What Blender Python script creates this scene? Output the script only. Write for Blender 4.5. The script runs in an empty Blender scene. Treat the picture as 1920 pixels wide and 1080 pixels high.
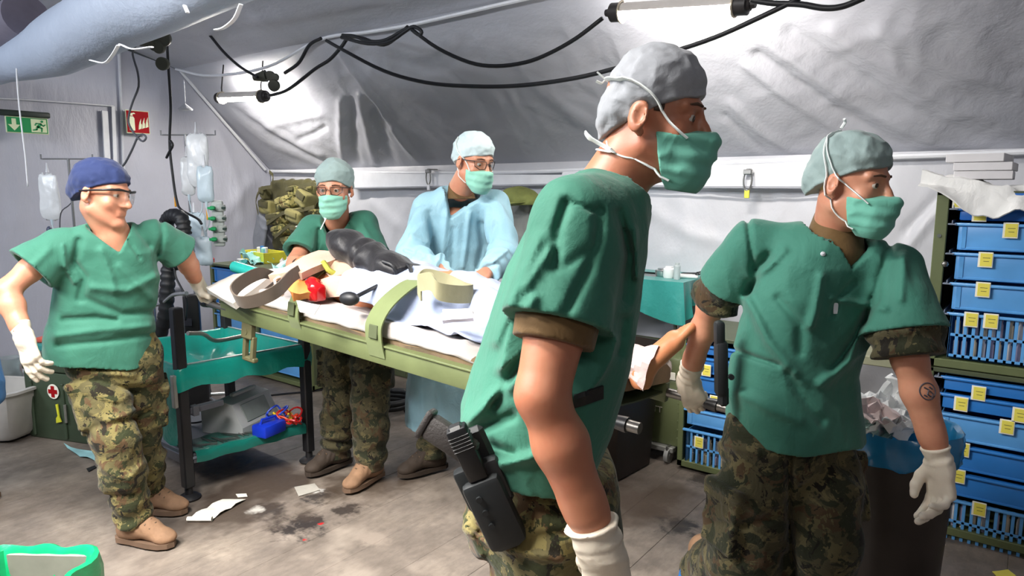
import bpy, bmesh, math, random
import numpy as np
from mathutils import Vector, Matrix
random.seed(7)
SC = bpy.context.scene
COL = SC.collection
A = np.array

# ---------------------------------------------------------------- camera, world, lamps, exposure
# world axes follow the tent: x runs along the tent, y across it towards the back wall, z up
PITCH, FPX = math.radians(8.22), 1280.0
CAM = A([0, 0, 1.5])
FH = A([-.607, .794, 0]); FH = FH / np.linalg.norm(FH)
RH = A([FH[1], -FH[0], 0]); ZZ = A([0, 0, 1.0])
FW = FH * math.cos(PITCH) - ZZ * math.sin(PITCH)
UP = FH * math.sin(PITCH) + ZZ * math.cos(PITCH)
cd = bpy.data.cameras.new('camera'); cam = bpy.data.objects.new('camera', cd); COL.objects.link(cam)
cd.sensor_width = 36; cd.lens = 36 * FPX / 1920; cd.clip_start = .05
cam.matrix_world = Matrix(((RH[0], UP[0], -FW[0], 0), (RH[1], UP[1], -FW[1], 0), (RH[2], UP[2], -FW[2], 1.5), (0, 0, 0, 1)))
SC.camera = cam
w = bpy.data.worlds.new('world'); SC.world = w; w.use_nodes = True
w.node_tree.nodes['Background'].inputs[0].default_value = (.55, .62, .7, 1)
w.node_tree.nodes['Background'].inputs[1].default_value = .05
SC.view_settings.view_transform = 'Standard'; SC.view_settings.look = 'None'
SC.view_settings.exposure = 0.0; SC.view_settings.gamma = 1; SC.view_settings.use_curve_mapping = False
SC.cycles.use_denoising = True
SC.cycles.max_bounces = 7; SC.cycles.diffuse_bounces = 4; SC.cycles.glossy_bounces = 3
SC.cycles.transmission_bounces = 6; SC.cycles.transparent_max_bounces = 8
SC.cycles.sample_clamp_indirect = 6


def area(name, loc, aim, size, power, col, spread=math.pi):
    l = bpy.data.lights.new(name, 'AREA'); l.shape = 'RECTANGLE'; l.size, l.size_y = size; l.energy = power; l.color = col
    o = bpy.data.objects.new(name, l); COL.objects.link(o); o.location = loc
    l.spread = spread
    o.rotation_euler = (Vector(aim) - Vector(loc)).to_track_quat('-Z', 'Y').to_euler()
    return o


# work lamps of the tent that hang outside the frame, plus one added floor fill (the two in the frame are built as lamps further down)
area('lamp_over_stretcher', (-1.8, .3, 2.7), (-1.9, 1.3, 0), (1.3, .25), 80, (1, .97, .93), 2.5)
area('lamp_front_left', (-2.9, -1.2, 2.75), (-2.2, 1.2, .9), (1.3, .25), 54, (.98, .98, 1))
area('fill_front_middle', (-1.9, -.5, 2.7), (-1.75, .95, 0), (1.3, .25), 48, (1, .95, .89), 1.3)  # added fill that brightens the floor in front, not a lamp of the tent
area('lamp_far_left', (-4.9, -1.2, 2.6), (-4.2, 1.4, .3), (1.3, .25), 55, (.84, .92, 1))
area('lamp_front_right', (.9, -.9, 2.6), (-.3, 2.2, .9), (1.3, .25), 9, (1, .97, .95))


# ---------------------------------------------------------------- projection helpers (photo pixel -> point in the tent)
def ray(px, py): return RH * (px - 960) / FPX + UP * (540 - py) / FPX + FW
def pt(px, py, D): d = ray(px, py); return CAM + d * D / (d @ FH)
def pz(px, py, z=0.0): d = ray(px, py); return CAM + d * (z - 1.5) / d[2]
def pY(px, py, y): d = ray(px, py); return CAM + d * y / d[1]
def pX(px, py, x): d = ray(px, py); return CAM + d * x / d[0]
def proj(p):
    v = p - CAM.astype(p.dtype); k = v @ FW.astype(p.dtype)
    k = np.where(k < .05, .05, k)
    return 960 + FPX * (v @ RH.astype(p.dtype)) / k, 540 - FPX * (v @ UP.astype(p.dtype)) / k


# ---------------------------------------------------------------- materials
def lin(c):
    if isinstance(c, str): c = [int(c[i:i + 2], 16) / 255 for i in (0, 2, 4)]
    return tuple(((x / 12.92) if x <= .04045 else ((x + .055) / 1.055) ** 2.4) for x in c) + (1,)


class NT:
    def __init__(s, name):
        s.m = bpy.data.materials.new(name); s.m.use_nodes = True; s.t = s.m.node_tree; s.n = s.t.nodes
        s.b = s.n['Principled BSDF']; s.tc = s.n.new('ShaderNodeTexCoord').outputs['Object']
    def link(s, a, b): s.t.links.new(a, b)
    def noise(s, scale, detail=3, rough=.55, vec=None, dist=0.0):
        n = s.n.new('ShaderNodeTexNoise'); n.inputs['Scale'].default_value = scale; n.inputs['Detail'].default_value = detail
        n.inputs['Roughness'].default_value = rough; n.inputs['Distortion'].default_value = dist
        s.link(vec or s.tc, n.inputs['Vector']); return n.outputs['Fac']
    def mapped(s, scale=(1, 1, 1), loc=(0, 0, 0), rot=(0, 0, 0)):
        n = s.n.new('ShaderNodeMapping'); n.inputs['Scale'].default_value = scale; n.inputs['Location'].default_value = loc
        n.inputs['Rotation'].default_value = rot; s.link(s.tc, n.inputs['Vector']); return n.outputs[0]
    def ramp(s, fac, stops, interp='LINEAR'):
        n = s.n.new('ShaderNodeValToRGB'); r = n.color_ramp; r.interpolation = interp
        while len(r.elements) < len(stops): r.elements.new(.5)
        for e, (p, c) in zip(r.elements, stops): e.position = p; e.color = lin(c) if not isinstance(c, tuple) or len(c) == 3 else c
        s.link(fac, n.inputs[0]); return n.outputs[0]
    def mix(s, fac, a, b, mode='MIX'):
        n = s.n.new('ShaderNodeMix'); n.data_type = 'RGBA'; n.blend_type = mode
        for k, v in ((0, fac), (6, a), (7, b)):
            if isinstance(v, (int, float)): n.inputs[k].default_value = v
            elif isinstance(v, tuple): n.inputs[k].default_value = v
            elif isinstance(v, str): n.inputs[k].default_value = lin(v)
            else: s.link(v, n.inputs[k])
        return n.outputs[2]
    def bump(s, h, strength, dist=.01, prev=None):
        n = s.n.new('ShaderNodeBump'); n.inputs['Strength'].default_value = strength; n.inputs['Distance'].default_value = dist
        s.link(h, n.inputs['Height'])
        if prev is not None: s.link(prev, n.inputs['Normal'])
        s.link(n.outputs[0], s.b.inputs['Normal']); return n.outputs[0]
    def set(s, **k):
        for a, v in k.items():
            i = s.b.inputs[a.replace('_', ' ')]
            if hasattr(v, 'links') or hasattr(v, 'is_linked'): s.link(v, i)
            else: i.default_value = v


MATS = {}
def M(name, col, rough=.6, var=.12, vs=9, bump=.0, bs=60, metal=0.0, sss=0.0, spec=.5, bd=.004, trans=0.0, alpha=1.0, stretch=None, coat=0):
    if name in MATS: return MATS[name]
    t = NT(name); c = lin(col)
    v = t.mapped(stretch) if stretch else None
    f = t.noise(vs, 4, .6, v)
    dk = tuple(x * (1 - var) for x in c[:3]) + (1,); lt = tuple(min(1, x * (1 + var)) for x in c[:3]) + (1,)
    t.set(Base_Color=t.ramp(f, [(.3, dk), (.7, lt)]), Roughness=rough, Metallic=metal)
    t.b.inputs['Specular IOR Level'].default_value = spec
    if sss: t.set(Subsurface_Weight=sss, Subsurface_Radius=(.012, .005, .003)); t.b.inputs['Subsurface Scale'].default_value = 1
    if trans: t.set(Transmission_Weight=trans)
    if alpha < 1: t.set(Alpha=alpha)
    if coat: t.set(Coat_Weight=coat)
    if bump: t.bump(t.noise(bs, 4, .6, v), bump, bd)
    MATS[name] = t.m; return t.m


def M_emit(name, col, strength):
    t = NT(name); t.set(Base_Color=lin(col), Emission_Color=lin(col), Emission_Strength=strength); MATS[name] = t.m; return t.m


# ---------------------------------------------------------------- objects
def tag(o, label=None, cat=None, group=None, kind=None):
    for k, v in (('label', label), ('category', cat), ('group', group), ('kind', kind)):
        if v: o[k] = v
    return o
def link(o, parent=None):
    COL.objects.link(o)
    if parent is not None:
        o.parent = parent  # meshes are modelled in tent coordinates, only the Empties carry a location
        o.matrix_parent_inverse = Matrix.Translation(-Vector(parent.location)) if parent.type == 'EMPTY' else Matrix.Identity(4)
    return o
def empty(name, loc, label=None, cat=None, group=None):
    o = bpy.data.objects.new(name, None); o.empty_display_size = .05; COL.objects.link(o)
    o.location = [float(x) for x in loc]; return tag(o, label, cat, group)
def mesh_np(name, V, Q, mat, parent=None, smooth=True, sharp=None):
    me = bpy.data.meshes.new(name); V = np.asarray(V, np.float32); Q = np.asarray(Q, np.int32); n = Q.shape[1]
    me.vertices.add(len(V)); me.vertices.foreach_set('co', V.ravel())
    me.loops.add(Q.size); me.loops.foreach_set('vertex_index', Q.ravel())
    me.polygons.add(len(Q)); me.polygons.foreach_set('loop_start', np.arange(0, Q.size, n, dtype=np.int32))
    me.polygons.foreach_set('use_smooth', np.full(len(Q), smooth, dtype=bool))
    me.update(calc_edges=True); me.validate()
    if sharp: me.set_sharp_from_angle(angle=math.radians(sharp))
    if mat: me.materials.append(mat)
    return link(bpy.data.objects.new(name, me), parent)
def copy_tree(o, parent=None):
    c = o.copy(); COL.objects.link(c); c.parent = parent
    for ch in o.children: copy_tree(ch, c)
    return c


def rot_to(x, up=(0, 0, 1)):
    """matrix with columns x, y, z: x along the given direction, z as near to up as it can be"""
    x = A(x, float) if not isinstance(x, np.ndarray) else x; x = x / np.linalg.norm(x); u = A(up, float)
    y = np.cross(u, x); y /= np.linalg.norm(y); return np.stack([x, y, np.cross(x, y)], 1)
I3 = np.eye(3)
def rz(a): c, s = math.cos(a), math.sin(a); return A([[c, -s, 0], [s, c, 0], [0, 0, 1.0]])
def rx(a): c, s = math.cos(a), math.sin(a); return A([[1.0, 0, 0], [0, c, -s], [0, s, c]])
def ry(a): c, s = math.cos(a), math.sin(a); return A([[c, 0, s], [0, 1.0, 0], [-s, 0, c]])


class MB:
    """collects shapes into one mesh"""
    def __init__(s): s.v = []; s.f = []
    def add(s, V, Fs):
        o = len(s.v); s.v += [tuple(map(float, p)) for p in V]; s.f += [tuple(i + o for i in f) for f in Fs]; return s
    def box(s, c, size, R=I3, bev=.004, seg=1):
        bm = bmesh.new(); bmesh.ops.create_cube(bm, size=1)
        for v in bm.verts: v.co = (v.co.x * size[0], v.co.y * size[1], v.co.z * size[2])
        if bev: bmesh.ops.bevel(bm, geom=bm.edges[:], offset=min(bev, min(size) * .45), segments=seg, affect='EDGES', profile=.5)
        bm.verts.index_update()
        V = [A(c) + R @ A(v.co) for v in bm.verts]; s.add(V, [[v.index for v in f.verts] for f in bm.faces]); bm.free(); return s
    def box2(s, lo, hi, bev=.004, seg=1):
        lo, hi = A(lo, float), A(hi, float); return s.box((lo + hi) / 2, hi - lo, I3, bev, seg)
    def rings(s, rs, cap=True, closed=False):
        """rs: list of rings (each a list of points of equal count)"""
        n = len(rs[0]); V = [p for r in rs for p in r]; Fs = []
        m = len(rs)
        for i in range(m if closed else m - 1):
            for j in range(n):
                a, b = i * n + j, i * n + (j + 1) % n; c, d = ((i + 1) % m) * n + (j + 1) % n, ((i + 1) % m) * n + j
                Fs.append((a, b, c, d))
        if cap and not closed: Fs.append(tuple(range(n))[::-1]); Fs.append(tuple((m - 1) * n + j for j in range(n)))
        return s.add(V, Fs)
    def tube(s, pts, r, n=8, closed=False, flat=1.0, up=(0, 0, 1)):
        P = [A(p, float) for p in pts]; rs = []; m = len(P); nrm = None
        for i, p in enumerate(P):
            a = P[(i - 1) % m] if (closed or i) else p; b = P[(i + 1) % m] if (closed or i < m - 1) else p
            t = b - a; t = t / (np.linalg.norm(t) + 1e-9)
            if nrm is None:
                u = A(up, float); u = u if abs(u @ t) < .95 else A([1., .2, 0])
                nrm = u - t * (u @ t)
            else: nrm = nrm - t * (nrm @ t)
            nrm = nrm / np.linalg.norm(nrm); bi = np.cross(t, nrm); rr = r[i] if hasattr(r, '__len__') else r
            rs.append([p + rr * (flat * math.cos(2 * math.pi * k / n) * nrm + math.sin(2 * math.pi * k / n) * bi) for k in range(n)])
        return s.rings(rs, True, closed)
    def cyl(s, a, b, r, r2=None, n=20): return s.tube([a, b], [r, r if r2 is None else r2], n)
    def lathe(s, c, prof, n=28, R=I3, sq=None):
        """prof: (radius, z) pairs from bottom to top; closed on itself where radius is 0"""
        rs = []
        for (r, z) in prof:
            ring = []
            for k in range(n):
                a = 2 * math.pi * k / n; x, y = r * math.cos(a), r * math.sin(a)
                if sq: q = (abs(math.cos(a)) ** sq[2] + abs(math.sin(a)) ** sq[2]) ** (-1 / sq[2]); x, y = sq[0] * r * q * math.cos(a), sq[1] * r * q * math.sin(a)
                ring.append(A(c) + R @ A([x, y, z]))
            rs.append(ring)
        return s.rings(rs, True)
    def grid(s, P, thick=0.0):
        """P: rows x cols of points -> sheet (with thickness along its normals if asked)"""
        P = np.asarray(P, float); a, b = P.shape[:2]
        if thick:
            du = np.gradient(P, axis=0); dv = np.gradient(P, axis=1); nn = np.cross(du, dv); nn /= (np.linalg.norm(nn, axis=2, keepdims=True) + 1e-9)
            top, bot = P + nn * thick / 2, P - nn * thick / 2
        else: top = P
        V = list(top.reshape(-1, 3)); Fs = [(i * b + j, i * b + j + 1, (i + 1) * b + j + 1, (i + 1) * b + j) for i in range(a - 1) for j in range(b - 1)]
        if thick:
            o = a * b; V += list(bot.reshape(-1, 3)); Fs += [tuple(o + k for k in f[::-1]) for f in list(Fs)]
            loop = [j for j in range(b)] + [i * b + b - 1 for i in range(1, a)] + [(a - 1) * b + j for j in range(b - 2, -1, -1)] + [i * b for i in range(a - 2, 0, -1)]
            for k in range(len(loop)): p, q = loop[k], loop[(k + 1) % len(loop)]; Fs.append((q, p, p + o, q + o))
        return s.add(V, Fs)
    def prism(s, outline, h, R=I3, c=(0, 0, 0)):
        n = len(outline); V = [A(c) + R @ A([x, y, z]) for z in (0, h) for x, y in outline]
        return s.add(V, [tuple(range(n))[::-1], tuple(range(n, 2 * n))] + [(i, (i + 1) % n, n + (i + 1) % n, n + i) for i in range(n)])
    def build(s, name, mat, parent=None, sharp=35, smooth=True):
        me = bpy.data.meshes.new(name); me.from_pydata(s.v, [], s.f)
        bm = bmesh.new(); bm.from_mesh(me); bmesh.ops.recalc_face_normals(bm, faces=bm.faces[:]); bm.to_mesh(me); bm.free()
        me.polygons.foreach_set('use_smooth', np.full(len(me.polygons), smooth, dtype=bool))
        if smooth and sharp: me.set_sharp_from_angle(angle=math.radians(sharp))
        if mat: me.materials.append(mat)
        return link(bpy.data.objects.new(name, me), parent)


def curve_pts(pts, n=40):
    """smooth line through points (Catmull-Rom)"""
    P = [A(p, float) for p in pts]; P = [2 * P[0] - P[1]] + P + [2 * P[-1] - P[-2]]; out = []
    seg = len(P) - 3; per = max(2, n // seg)
    for i in range(seg):
        p0, p1, p2, p3 = P[i:i + 4]
        for k in range(per):
            t = k / per; out.append(.5 * (2 * p1 + (p2 - p0) * t + (2 * p0 - 5 * p1 + 4 * p2 - p3) * t * t + (3 * p1 - p0 - 3 * p2 + p3) * t ** 3))
    return out + [P[-2]]


# ---------------------------------------------------------------- soft shapes: signed distance fields -> one continuous surface
f32 = np.float32
def vnoise(p, seed=0):
    i = np.floor(p).astype(np.int32); fr = (p - i).astype(f32); u = fr * fr * (3 - 2 * fr)
    def h(dx, dy, dz):
        n = (i[:, 0] + dx) * 374761393 + (i[:, 1] + dy) * 668265263 + (i[:, 2] + dz) * 1274126177 + seed * 974634
        n = (n ^ (n >> 13)) * 1103515245; n = n ^ (n >> 16); return (n & 0xffff).astype(f32) / 32768 - 1
    with np.errstate(over='ignore'):
        x0 = h(0, 0, 0) * (1 - u[:, 0]) + h(1, 0, 0) * u[:, 0]; x1 = h(0, 1, 0) * (1 - u[:, 0]) + h(1, 1, 0) * u[:, 0]
        x2 = h(0, 0, 1) * (1 - u[:, 0]) + h(1, 0, 1) * u[:, 0]; x3 = h(0, 1, 1) * (1 - u[:, 0]) + h(1, 1, 1) * u[:, 0]
    y0 = x0 * (1 - u[:, 1]) + x1 * u[:, 1]; y1 = x2 * (1 - u[:, 1]) + x3 * u[:, 1]
    return y0 * (1 - u[:, 2]) + y1 * u[:, 2]
def ln(v): return np.sqrt((v * v).sum(1))
def smin(a, b, k): h = np.clip(.5 + .5 * (b - a) / k, 0, 1); return b + (a - b) * h - k * h * (1 - h)
def smax(a, b, k): return -smin(-a, -b, k)
def rc(p, a, b, r1, r2):
    a, b = A(a, f32), A(b, f32); ba = b - a; pa = p - a; h = np.clip(pa @ ba / (ba @ ba), 0, 1)[:, None]
    return ln(pa - ba * h) - (r1 + (r2 - r1) * h[:, 0])
def chain(p, pts, k=.02):
    """pts: (point, radius) in a row"""
    d = None
    for (a, ra), (b, rb) in zip(pts[:-1], pts[1:]):
        q = rc(p, a, b, ra, rb); d = q if d is None else smin(d, q, k)
    return d
def fc(p, a, b, r1, r2, ax, k):
    """tapered limb flattened k times along ax"""
    a, b, ax = A(a, f32), A(b, f32), A(ax, f32); ax = ax / np.linalg.norm(ax)
    ba = b - a; pa = p - a; h = np.clip(pa @ ba / (ba @ ba), 0, 1)[:, None]
    v = pa - ba * h; v = v + ax * ((k - 1) * (v @ ax))[:, None]; return (ln(v) - (r1 + (r2 - r1) * h[:, 0])) / (1 + .3 * (k - 1))
def ell(p, c, r, R=None):
    q = p - A(c, f32); q = q @ A(R, f32) if R is not None else q; r = A(r, f32)
    k0 = ln(q / r); return k0 * (k0 - 1) / (ln(q / (r * r)) + 1e-9)
def bx(p, c, h, R=None, r=.0):
    q = p - A(c, f32); q = q @ A(R, f32) if R is not None else q; q = np.abs(q) - (A(h, f32) - r)
    return ln(np.maximum(q, 0)) + np.minimum(q.max(1), 0) - r
def plane(p, c, n): n = A(n, f32); return (p - A(c, f32)) @ (n / np.linalg.norm(n))
def loft(p, rings, right, power=2.3, capk=.0):
    """rings from bottom to top: (centre, half width, half depth[, twist deg]); right = direction of the width"""
    c = A([r[0] for r in rings], float); ax = c[-1] - c[0]; L = np.linalg.norm(ax); ax /= L
    rt = A(right, float); rt = rt - ax * (rt @ ax); rt /= np.linalg.norm(rt); fr = np.cross(ax, rt)
    hs = (c - c[0]) @ ax; cx = (c - c[0]) @ rt; cy = (c - c[0]) @ fr
    q = p - c[0].astype(f32); t = q @ ax.astype(f32); u = q @ rt.astype(f32); v = q @ fr.astype(f32)
    tc = np.clip(t, 0, L)
    u = u - np.interp(tc, hs, cx).astype(f32); v = v - np.interp(tc, hs, cy).astype(f32)
    if len(rings[0]) > 3:
        tw = np.radians(np.interp(tc, hs, [r[3] for r in rings])).astype(f32); u, v = u * np.cos(tw) + v * np.sin(tw), -u * np.sin(tw) + v * np.cos(tw)
    w = np.interp(tc, hs, [r[1] for r in rings]).astype(f32); d = np.interp(tc, hs, [r[2] for r in rings]).astype(f32)
    k = (np.abs(u / w) ** power + np.abs(v / d) ** power) ** (1 / power)
    dd = (k - 1) * np.minimum(w, d); e = np.maximum(-t, t - L)
    return smax(dd, e, capk) if capk else np.maximum(dd, e)
def inpx(p, folds):
    """creases and folds: each (pixel line, depth range or None, width px, height m): geometry pushed out (+) or in (-) along a seam seen in the photo"""
    x, y = proj(p); D = (p - CAM.astype(f32)) @ FH.astype(f32); out = np.zeros(len(p), f32)
    for line, rng, wd, amp in folds:
        best = None
        for (x0, y0), (x1, y1) in zip(line[:-1], line[1:]):
            bx_, by_ = x1 - x0, y1 - y0; h = np.clip(((x - x0) * bx_ + (y - y0) * by_) / (bx_ * bx_ + by_ * by_), 0, 1)
            d = (x - x0 - bx_ * h) ** 2 + (y - y0 - by_ * h) ** 2; best = d if best is None else np.minimum(best, d)
        g = amp * np.exp(-best / (wd * wd))
        if rng: g = g * (1 / (1 + np.exp(np.clip((D - rng) / .02, -30, 30))))
        out += g.astype(f32)
    return out
def wrinkle(p, sc, amp, seed=0, warp=.6):
    """soft cloth wrinkles; sc = frequency per axis"""
    q = p * A(sc, f32); w = vnoise(q * f32(.5), seed + 9); q = q + (warp * w)[:, None]
    n = vnoise(q, seed); m = vnoise(q * f32(2.1), seed + 3)
    return (amp * ((1 - np.abs(n)) ** 2 - .45 + .35 * m)).astype(f32)


EDGES = [(0, 1), (2, 3), (4, 5), (6, 7), (0, 2), (1, 3), (4, 6), (5, 7), (0, 4), (1, 5), (2, 6), (3, 7)]
CORN = A([[x, y, z] for z in (0, 1) for y in (0, 1) for x in (0, 1)])
def polygonize(fn, lo, hi, cell, margin=1.9):
    lo, hi = A(lo, float) - cell * 2, A(hi, float) + cell * 2; B = 8
    nb = np.ceil((hi - lo) / (cell * B)).astype(int) + 1; n = nb * B
    bi = np.stack(np.meshgrid(*[np.arange(k) for k in nb], indexing='ij'), -1).reshape(-1, 3)
    cen = (lo + (bi * B + (B - 1) / 2) * cell).astype(f32); cv = np.concatenate([fn(c) for c in np.array_split(cen, max(1, len(cen) // 300000))])
    act = np.abs(cv) < B * cell * .87 * margin
    vals = np.repeat(np.repeat(np.repeat(cv.reshape(nb), B, 0), B, 1), B, 2).astype(f32)
    off = np.stack(np.meshgrid(*[np.arange(B)] * 3, indexing='ij'), -1).reshape(-1, 3)
    ab = bi[act]; per = 600
    for k in range(0, len(ab), per):
        idx = (ab[k:k + per, None, :] * B + off[None]).reshape(-1, 3); v = fn((lo + idx * cell).astype(f32))
        vals[idx[:, 0], idx[:, 1], idx[:, 2]] = v
    ins = vals < 0
    cnt = np.zeros(n - 1, np.int8)
    for c in CORN: cnt += ins[c[0]:n[0] - 1 + c[0], c[1]:n[1] - 1 + c[1], c[2]:n[2] - 1 + c[2]]
    cells = np.argwhere((cnt > 0) & (cnt < 8))
    cvv = np.stack([vals[cells[:, 0] + c[0], cells[:, 1] + c[1], cells[:, 2] + c[2]] for c in CORN], 1)
    pos = np.zeros((len(cells), 3)); num = np.zeros(len(cells))
    for a, b in EDGES:
        va, vb = cvv[:, a], cvv[:, b]; m = (va < 0) != (vb < 0)
        t = np.where(m, va / np.where(m, va - vb, 1), 0)[:, None]
        pos += np.where(m[:, None], CORN[a] + (CORN[b] - CORN[a]) * t, 0); num += m
    V = lo + (cells + pos / num[:, None]) * cell
    im = np.full(n - 1, -1, np.int32); im[cells[:, 0], cells[:, 1], cells[:, 2]] = np.arange(len(cells))
    Q = []
    for ax in range(3):
        sl0 = [slice(None)] * 3; sl1 = [slice(None)] * 3; sl0[ax] = slice(0, -1); sl1[ax] = slice(1, None)
        a_, b_ = ins[tuple(sl0)], ins[tuple(sl1)]; e = np.argwhere(a_ != b_)
        o1, o2 = [(1, 2), (2, 0), (0, 1)][ax]
        e = e[(e[:, o1] > 0) & (e[:, o2] > 0) & (e[:, o1] < n[o1] - 1) & (e[:, o2] < n[o2] - 1)]
        s_ = a_[e[:, 0], e[:, 1], e[:, 2]]
        def g(d1, d2): q = e.copy(); q[:, o1] -= d1; q[:, o2] -= d2; return im[q[:, 0], q[:, 1], q[:, 2]]
        quad = np.stack([g(1, 1), g(0, 1), g(0, 0), g(1, 0)], 1); quad[~s_] = quad[~s_][:, ::-1]; Q.append(quad)
    Q = np.concatenate(Q); Q = Q[(Q >= 0).all(1)]
    return V, Q
def soft(name, fn, lo, hi, cell, mat, parent=None, margin=1.9, keep=1):
    V, Q = polygonize(fn, lo, hi, cell, margin)
    if keep:  # drop crumbs the cutting left behind
        lab = np.arange(len(V))
        for _ in range(60):
            mn = lab[Q].min(1); new = lab.copy(); np.minimum.at(new, Q.ravel(), np.repeat(mn, 4)); new = new[new]
            if (new == lab).all(): break
            lab = new
        ids, inv, ct = np.unique(lab, return_inverse=True, return_counts=True)
        good = ct[inv] > max(40, ct.max() * .02); Q = Q[good[Q].all(1)]; re = np.cumsum(good) - 1; V = V[good]; Q = re[Q]
    return mesh_np(name, V, Q, mat, parent)
# ================================================================ the tent
XL, XR, YB, YF = -6.45, 3.2, 4.25, -3.75
EAVE, BEND, RIDGE = 1.70, 2.60, 3.32
YBE, YFE = 3.33, -2.83
def fabric(name, col='c9cbd6', tr=.12):
    t = NT(name); f = t.noise(3, 4, .6)
    t.set(Base_Color=t.ramp(f, [(.3, tuple(x * .93 for x in lin(col)[:3]) + (1,)), (.7, lin(col))]), Roughness=.42)
    t.b.inputs['Specular IOR Level'].default_value = .45
    n1 = t.noise(5, 5, .62, t.mapped((1, 1.6, .5), rot=(0, .6, 0)), .15); n2 = t.noise(26, 4, .6, t.mapped((1, 1, .5)), .1)
    b = t.bump(n1, .38, .03); t.bump(n2, .16, .006, b); return t.m
FAB = fabric('tent_fabric', 'b8bac4'); FABW = fabric('tent_fabric_wall', 'd2d3da'); FABG = fabric('tent_fabric_gable', 'bcbecb'); WHITE = M('white_webbing', 'e6e8ee', .5, .05)


def panel(name, c00, c10, c01, nu, nv, mat, folds=(), amp=.012, wsc=(2.2, 2.2, 1.2), sag=0.0, kind=True, seed=1, parent=None):
    """a sheet of tent cloth from corner c00 along two edges, with wrinkles pressed out of it"""
    c00, c10, c01 = A(c00, float), A(c10, float), A(c01, float); eu, ev = c10 - c00, c01 - c00
    u, v = np.meshgrid(np.linspace(0, 1, nu), np.linspace(0, 1, nv), indexing='ij')
    P = (c00 + u[..., None] * eu + v[..., None] * ev).reshape(-1, 3); n = np.cross(eu, ev); n /= np.linalg.norm(n)
    edge = (np.sin(math.pi * v.ravel()) ** .5 * np.minimum(1, 8 * np.minimum(u.ravel(), 1 - u.ravel()))).clip(0, 1)
    d = vnoise((P * A(wsc)).astype(f32), seed) * amp * 2.2 + wrinkle(P.astype(f32), A(wsc) * 2.6, amp * .8, seed + 5) + wrinkle(P.astype(f32), A(wsc) * 6.5, amp * .3, seed + 6)
    if folds: d = d + inpx(P.astype(f32), folds)
    d = d * edge - sag * np.sin(math.pi * v.ravel())
    P = P + n * d[:, None]; i = np.arange((nu - 1) * nv).reshape(nu - 1, nv)[:, :-1].ravel()
    Q = np.stack([i, i + nv, i + nv + 1, i + 1], 1); o = mesh_np(name, P, Q, mat, parent)
    if kind: tag(o, kind='structure')
    return o
# slanted roof side at the back: creases run from the eyelets at the bend down to the eave
BF = []
for ln_, wd, h in (([(640, 103), (683, 160), (723, 217), (773, 283), (800, 318)], 5, .03), ([(655, 190), (660, 250), (672, 312)], 9, -.035),
                   ([(676, 180), (690, 250), (705, 312)], 8, .035), ([(700, 205), (722, 260), (742, 312)], 8, -.03), ([(740, 240), (765, 280), (785, 315)], 7, .025),
                   ([(640, 190), (640, 250), (645, 310)], 7, .03), ([(425, 212), (500, 268), (610, 314)], 7, .04), ([(440, 205), (520, 262), (640, 316)], 6, -.035),
                   ([(470, 215), (560, 275), (600, 290)], 7, .03), ([(560, 262), (590, 250), (610, 238)], 5, -.02), ([(500, 240), (540, 225), (600, 215)], 9, .02),
                   ([(1430, 70), (1600, 195), (1800, 290)], 9, .025), ([(1420, 100), (1560, 205), (1720, 290)], 8, -.028), ([(1400, 120), (1500, 200), (1640, 292)], 9, .022),
                   ([(1480, 60), (1680, 190), (1880, 280)], 12, -.02), ([(1560, 60), (1740, 170), (1920, 255)], 14, .022), ([(1370, 190), (1420, 240), (1500, 295)], 6, .02),
                   ([(1360, 215), (1400, 255), (1450, 297)], 5, -.02), ([(700, 130), (860, 240), (1000, 322)], 14, .018), ([(770, 60), (900, 190), (930, 240)], 12, -.016),
                   ([(1000, 160), (1080, 220), (1150, 250)], 14, .012), ([(1650, 60), (1800, 130), (1920, 170)], 16, .02)):
    BF.append((ln_, None, wd, h))
panel('ceiling_slope_back', (XL, YB, EAVE), (XR, YB, EAVE), (XL, YBE, BEND), 480, 66, FAB, BF, .012, seed=2).name = 'ceiling.001'
panel('ceiling', (XL, YBE, BEND), (XR, YBE, BEND), (XL, .25, RIDGE), 240, 80, FAB, [([(480, 40), (640, 20), (800, -10)], None, 12, .03), ([(420, 70), (560, 50), (700, 25)], None, 9, -.025), ([(400, 110), (480, 100), (590, 74)], None, 12, .03), ([(640, 55), (760, 30), (900, -5)], None, 10, -.02)], .02, sag=.05, seed=4)
panel('ceiling.002', (XL, .25, RIDGE), (XR, .25, RIDGE), (XL, YFE, BEND), 60, 30, FAB, (), .015, seed=6)
panel('ceiling.003', (XL, YFE, BEND), (XR, YFE, BEND), (XL, YF, EAVE), 60, 20, FAB, (), .015, seed=7)
WF = [([(1200, 380), (1300, 440), (1420, 470)], None, 14, .02), ([(700, 380), (760, 430), (770, 500)], None, 12, .02), ([(1690, 480), (1750, 400), (1800, 360)], None, 9, .03),
      ([(1700, 430), (1760, 370)], None, 7, -.03), ([(500, 400), (430, 440), (420, 520)], None, 10, .02), ([(1230, 520), (1300, 560)], None, 12, .02), ([(960, 380), (1000, 420)], None, 10, .02)]
panel('wall_back', (XL, YB, 0), (XR, YB, 0), (XL, YB, EAVE), 380, 68, FABW, WF, .016, seed=3)
panel('wall_front', (XL, YF, EAVE), (XR, YF, EAVE), (XL, YF, 0), 40, 12, FAB, (), .01)
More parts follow.
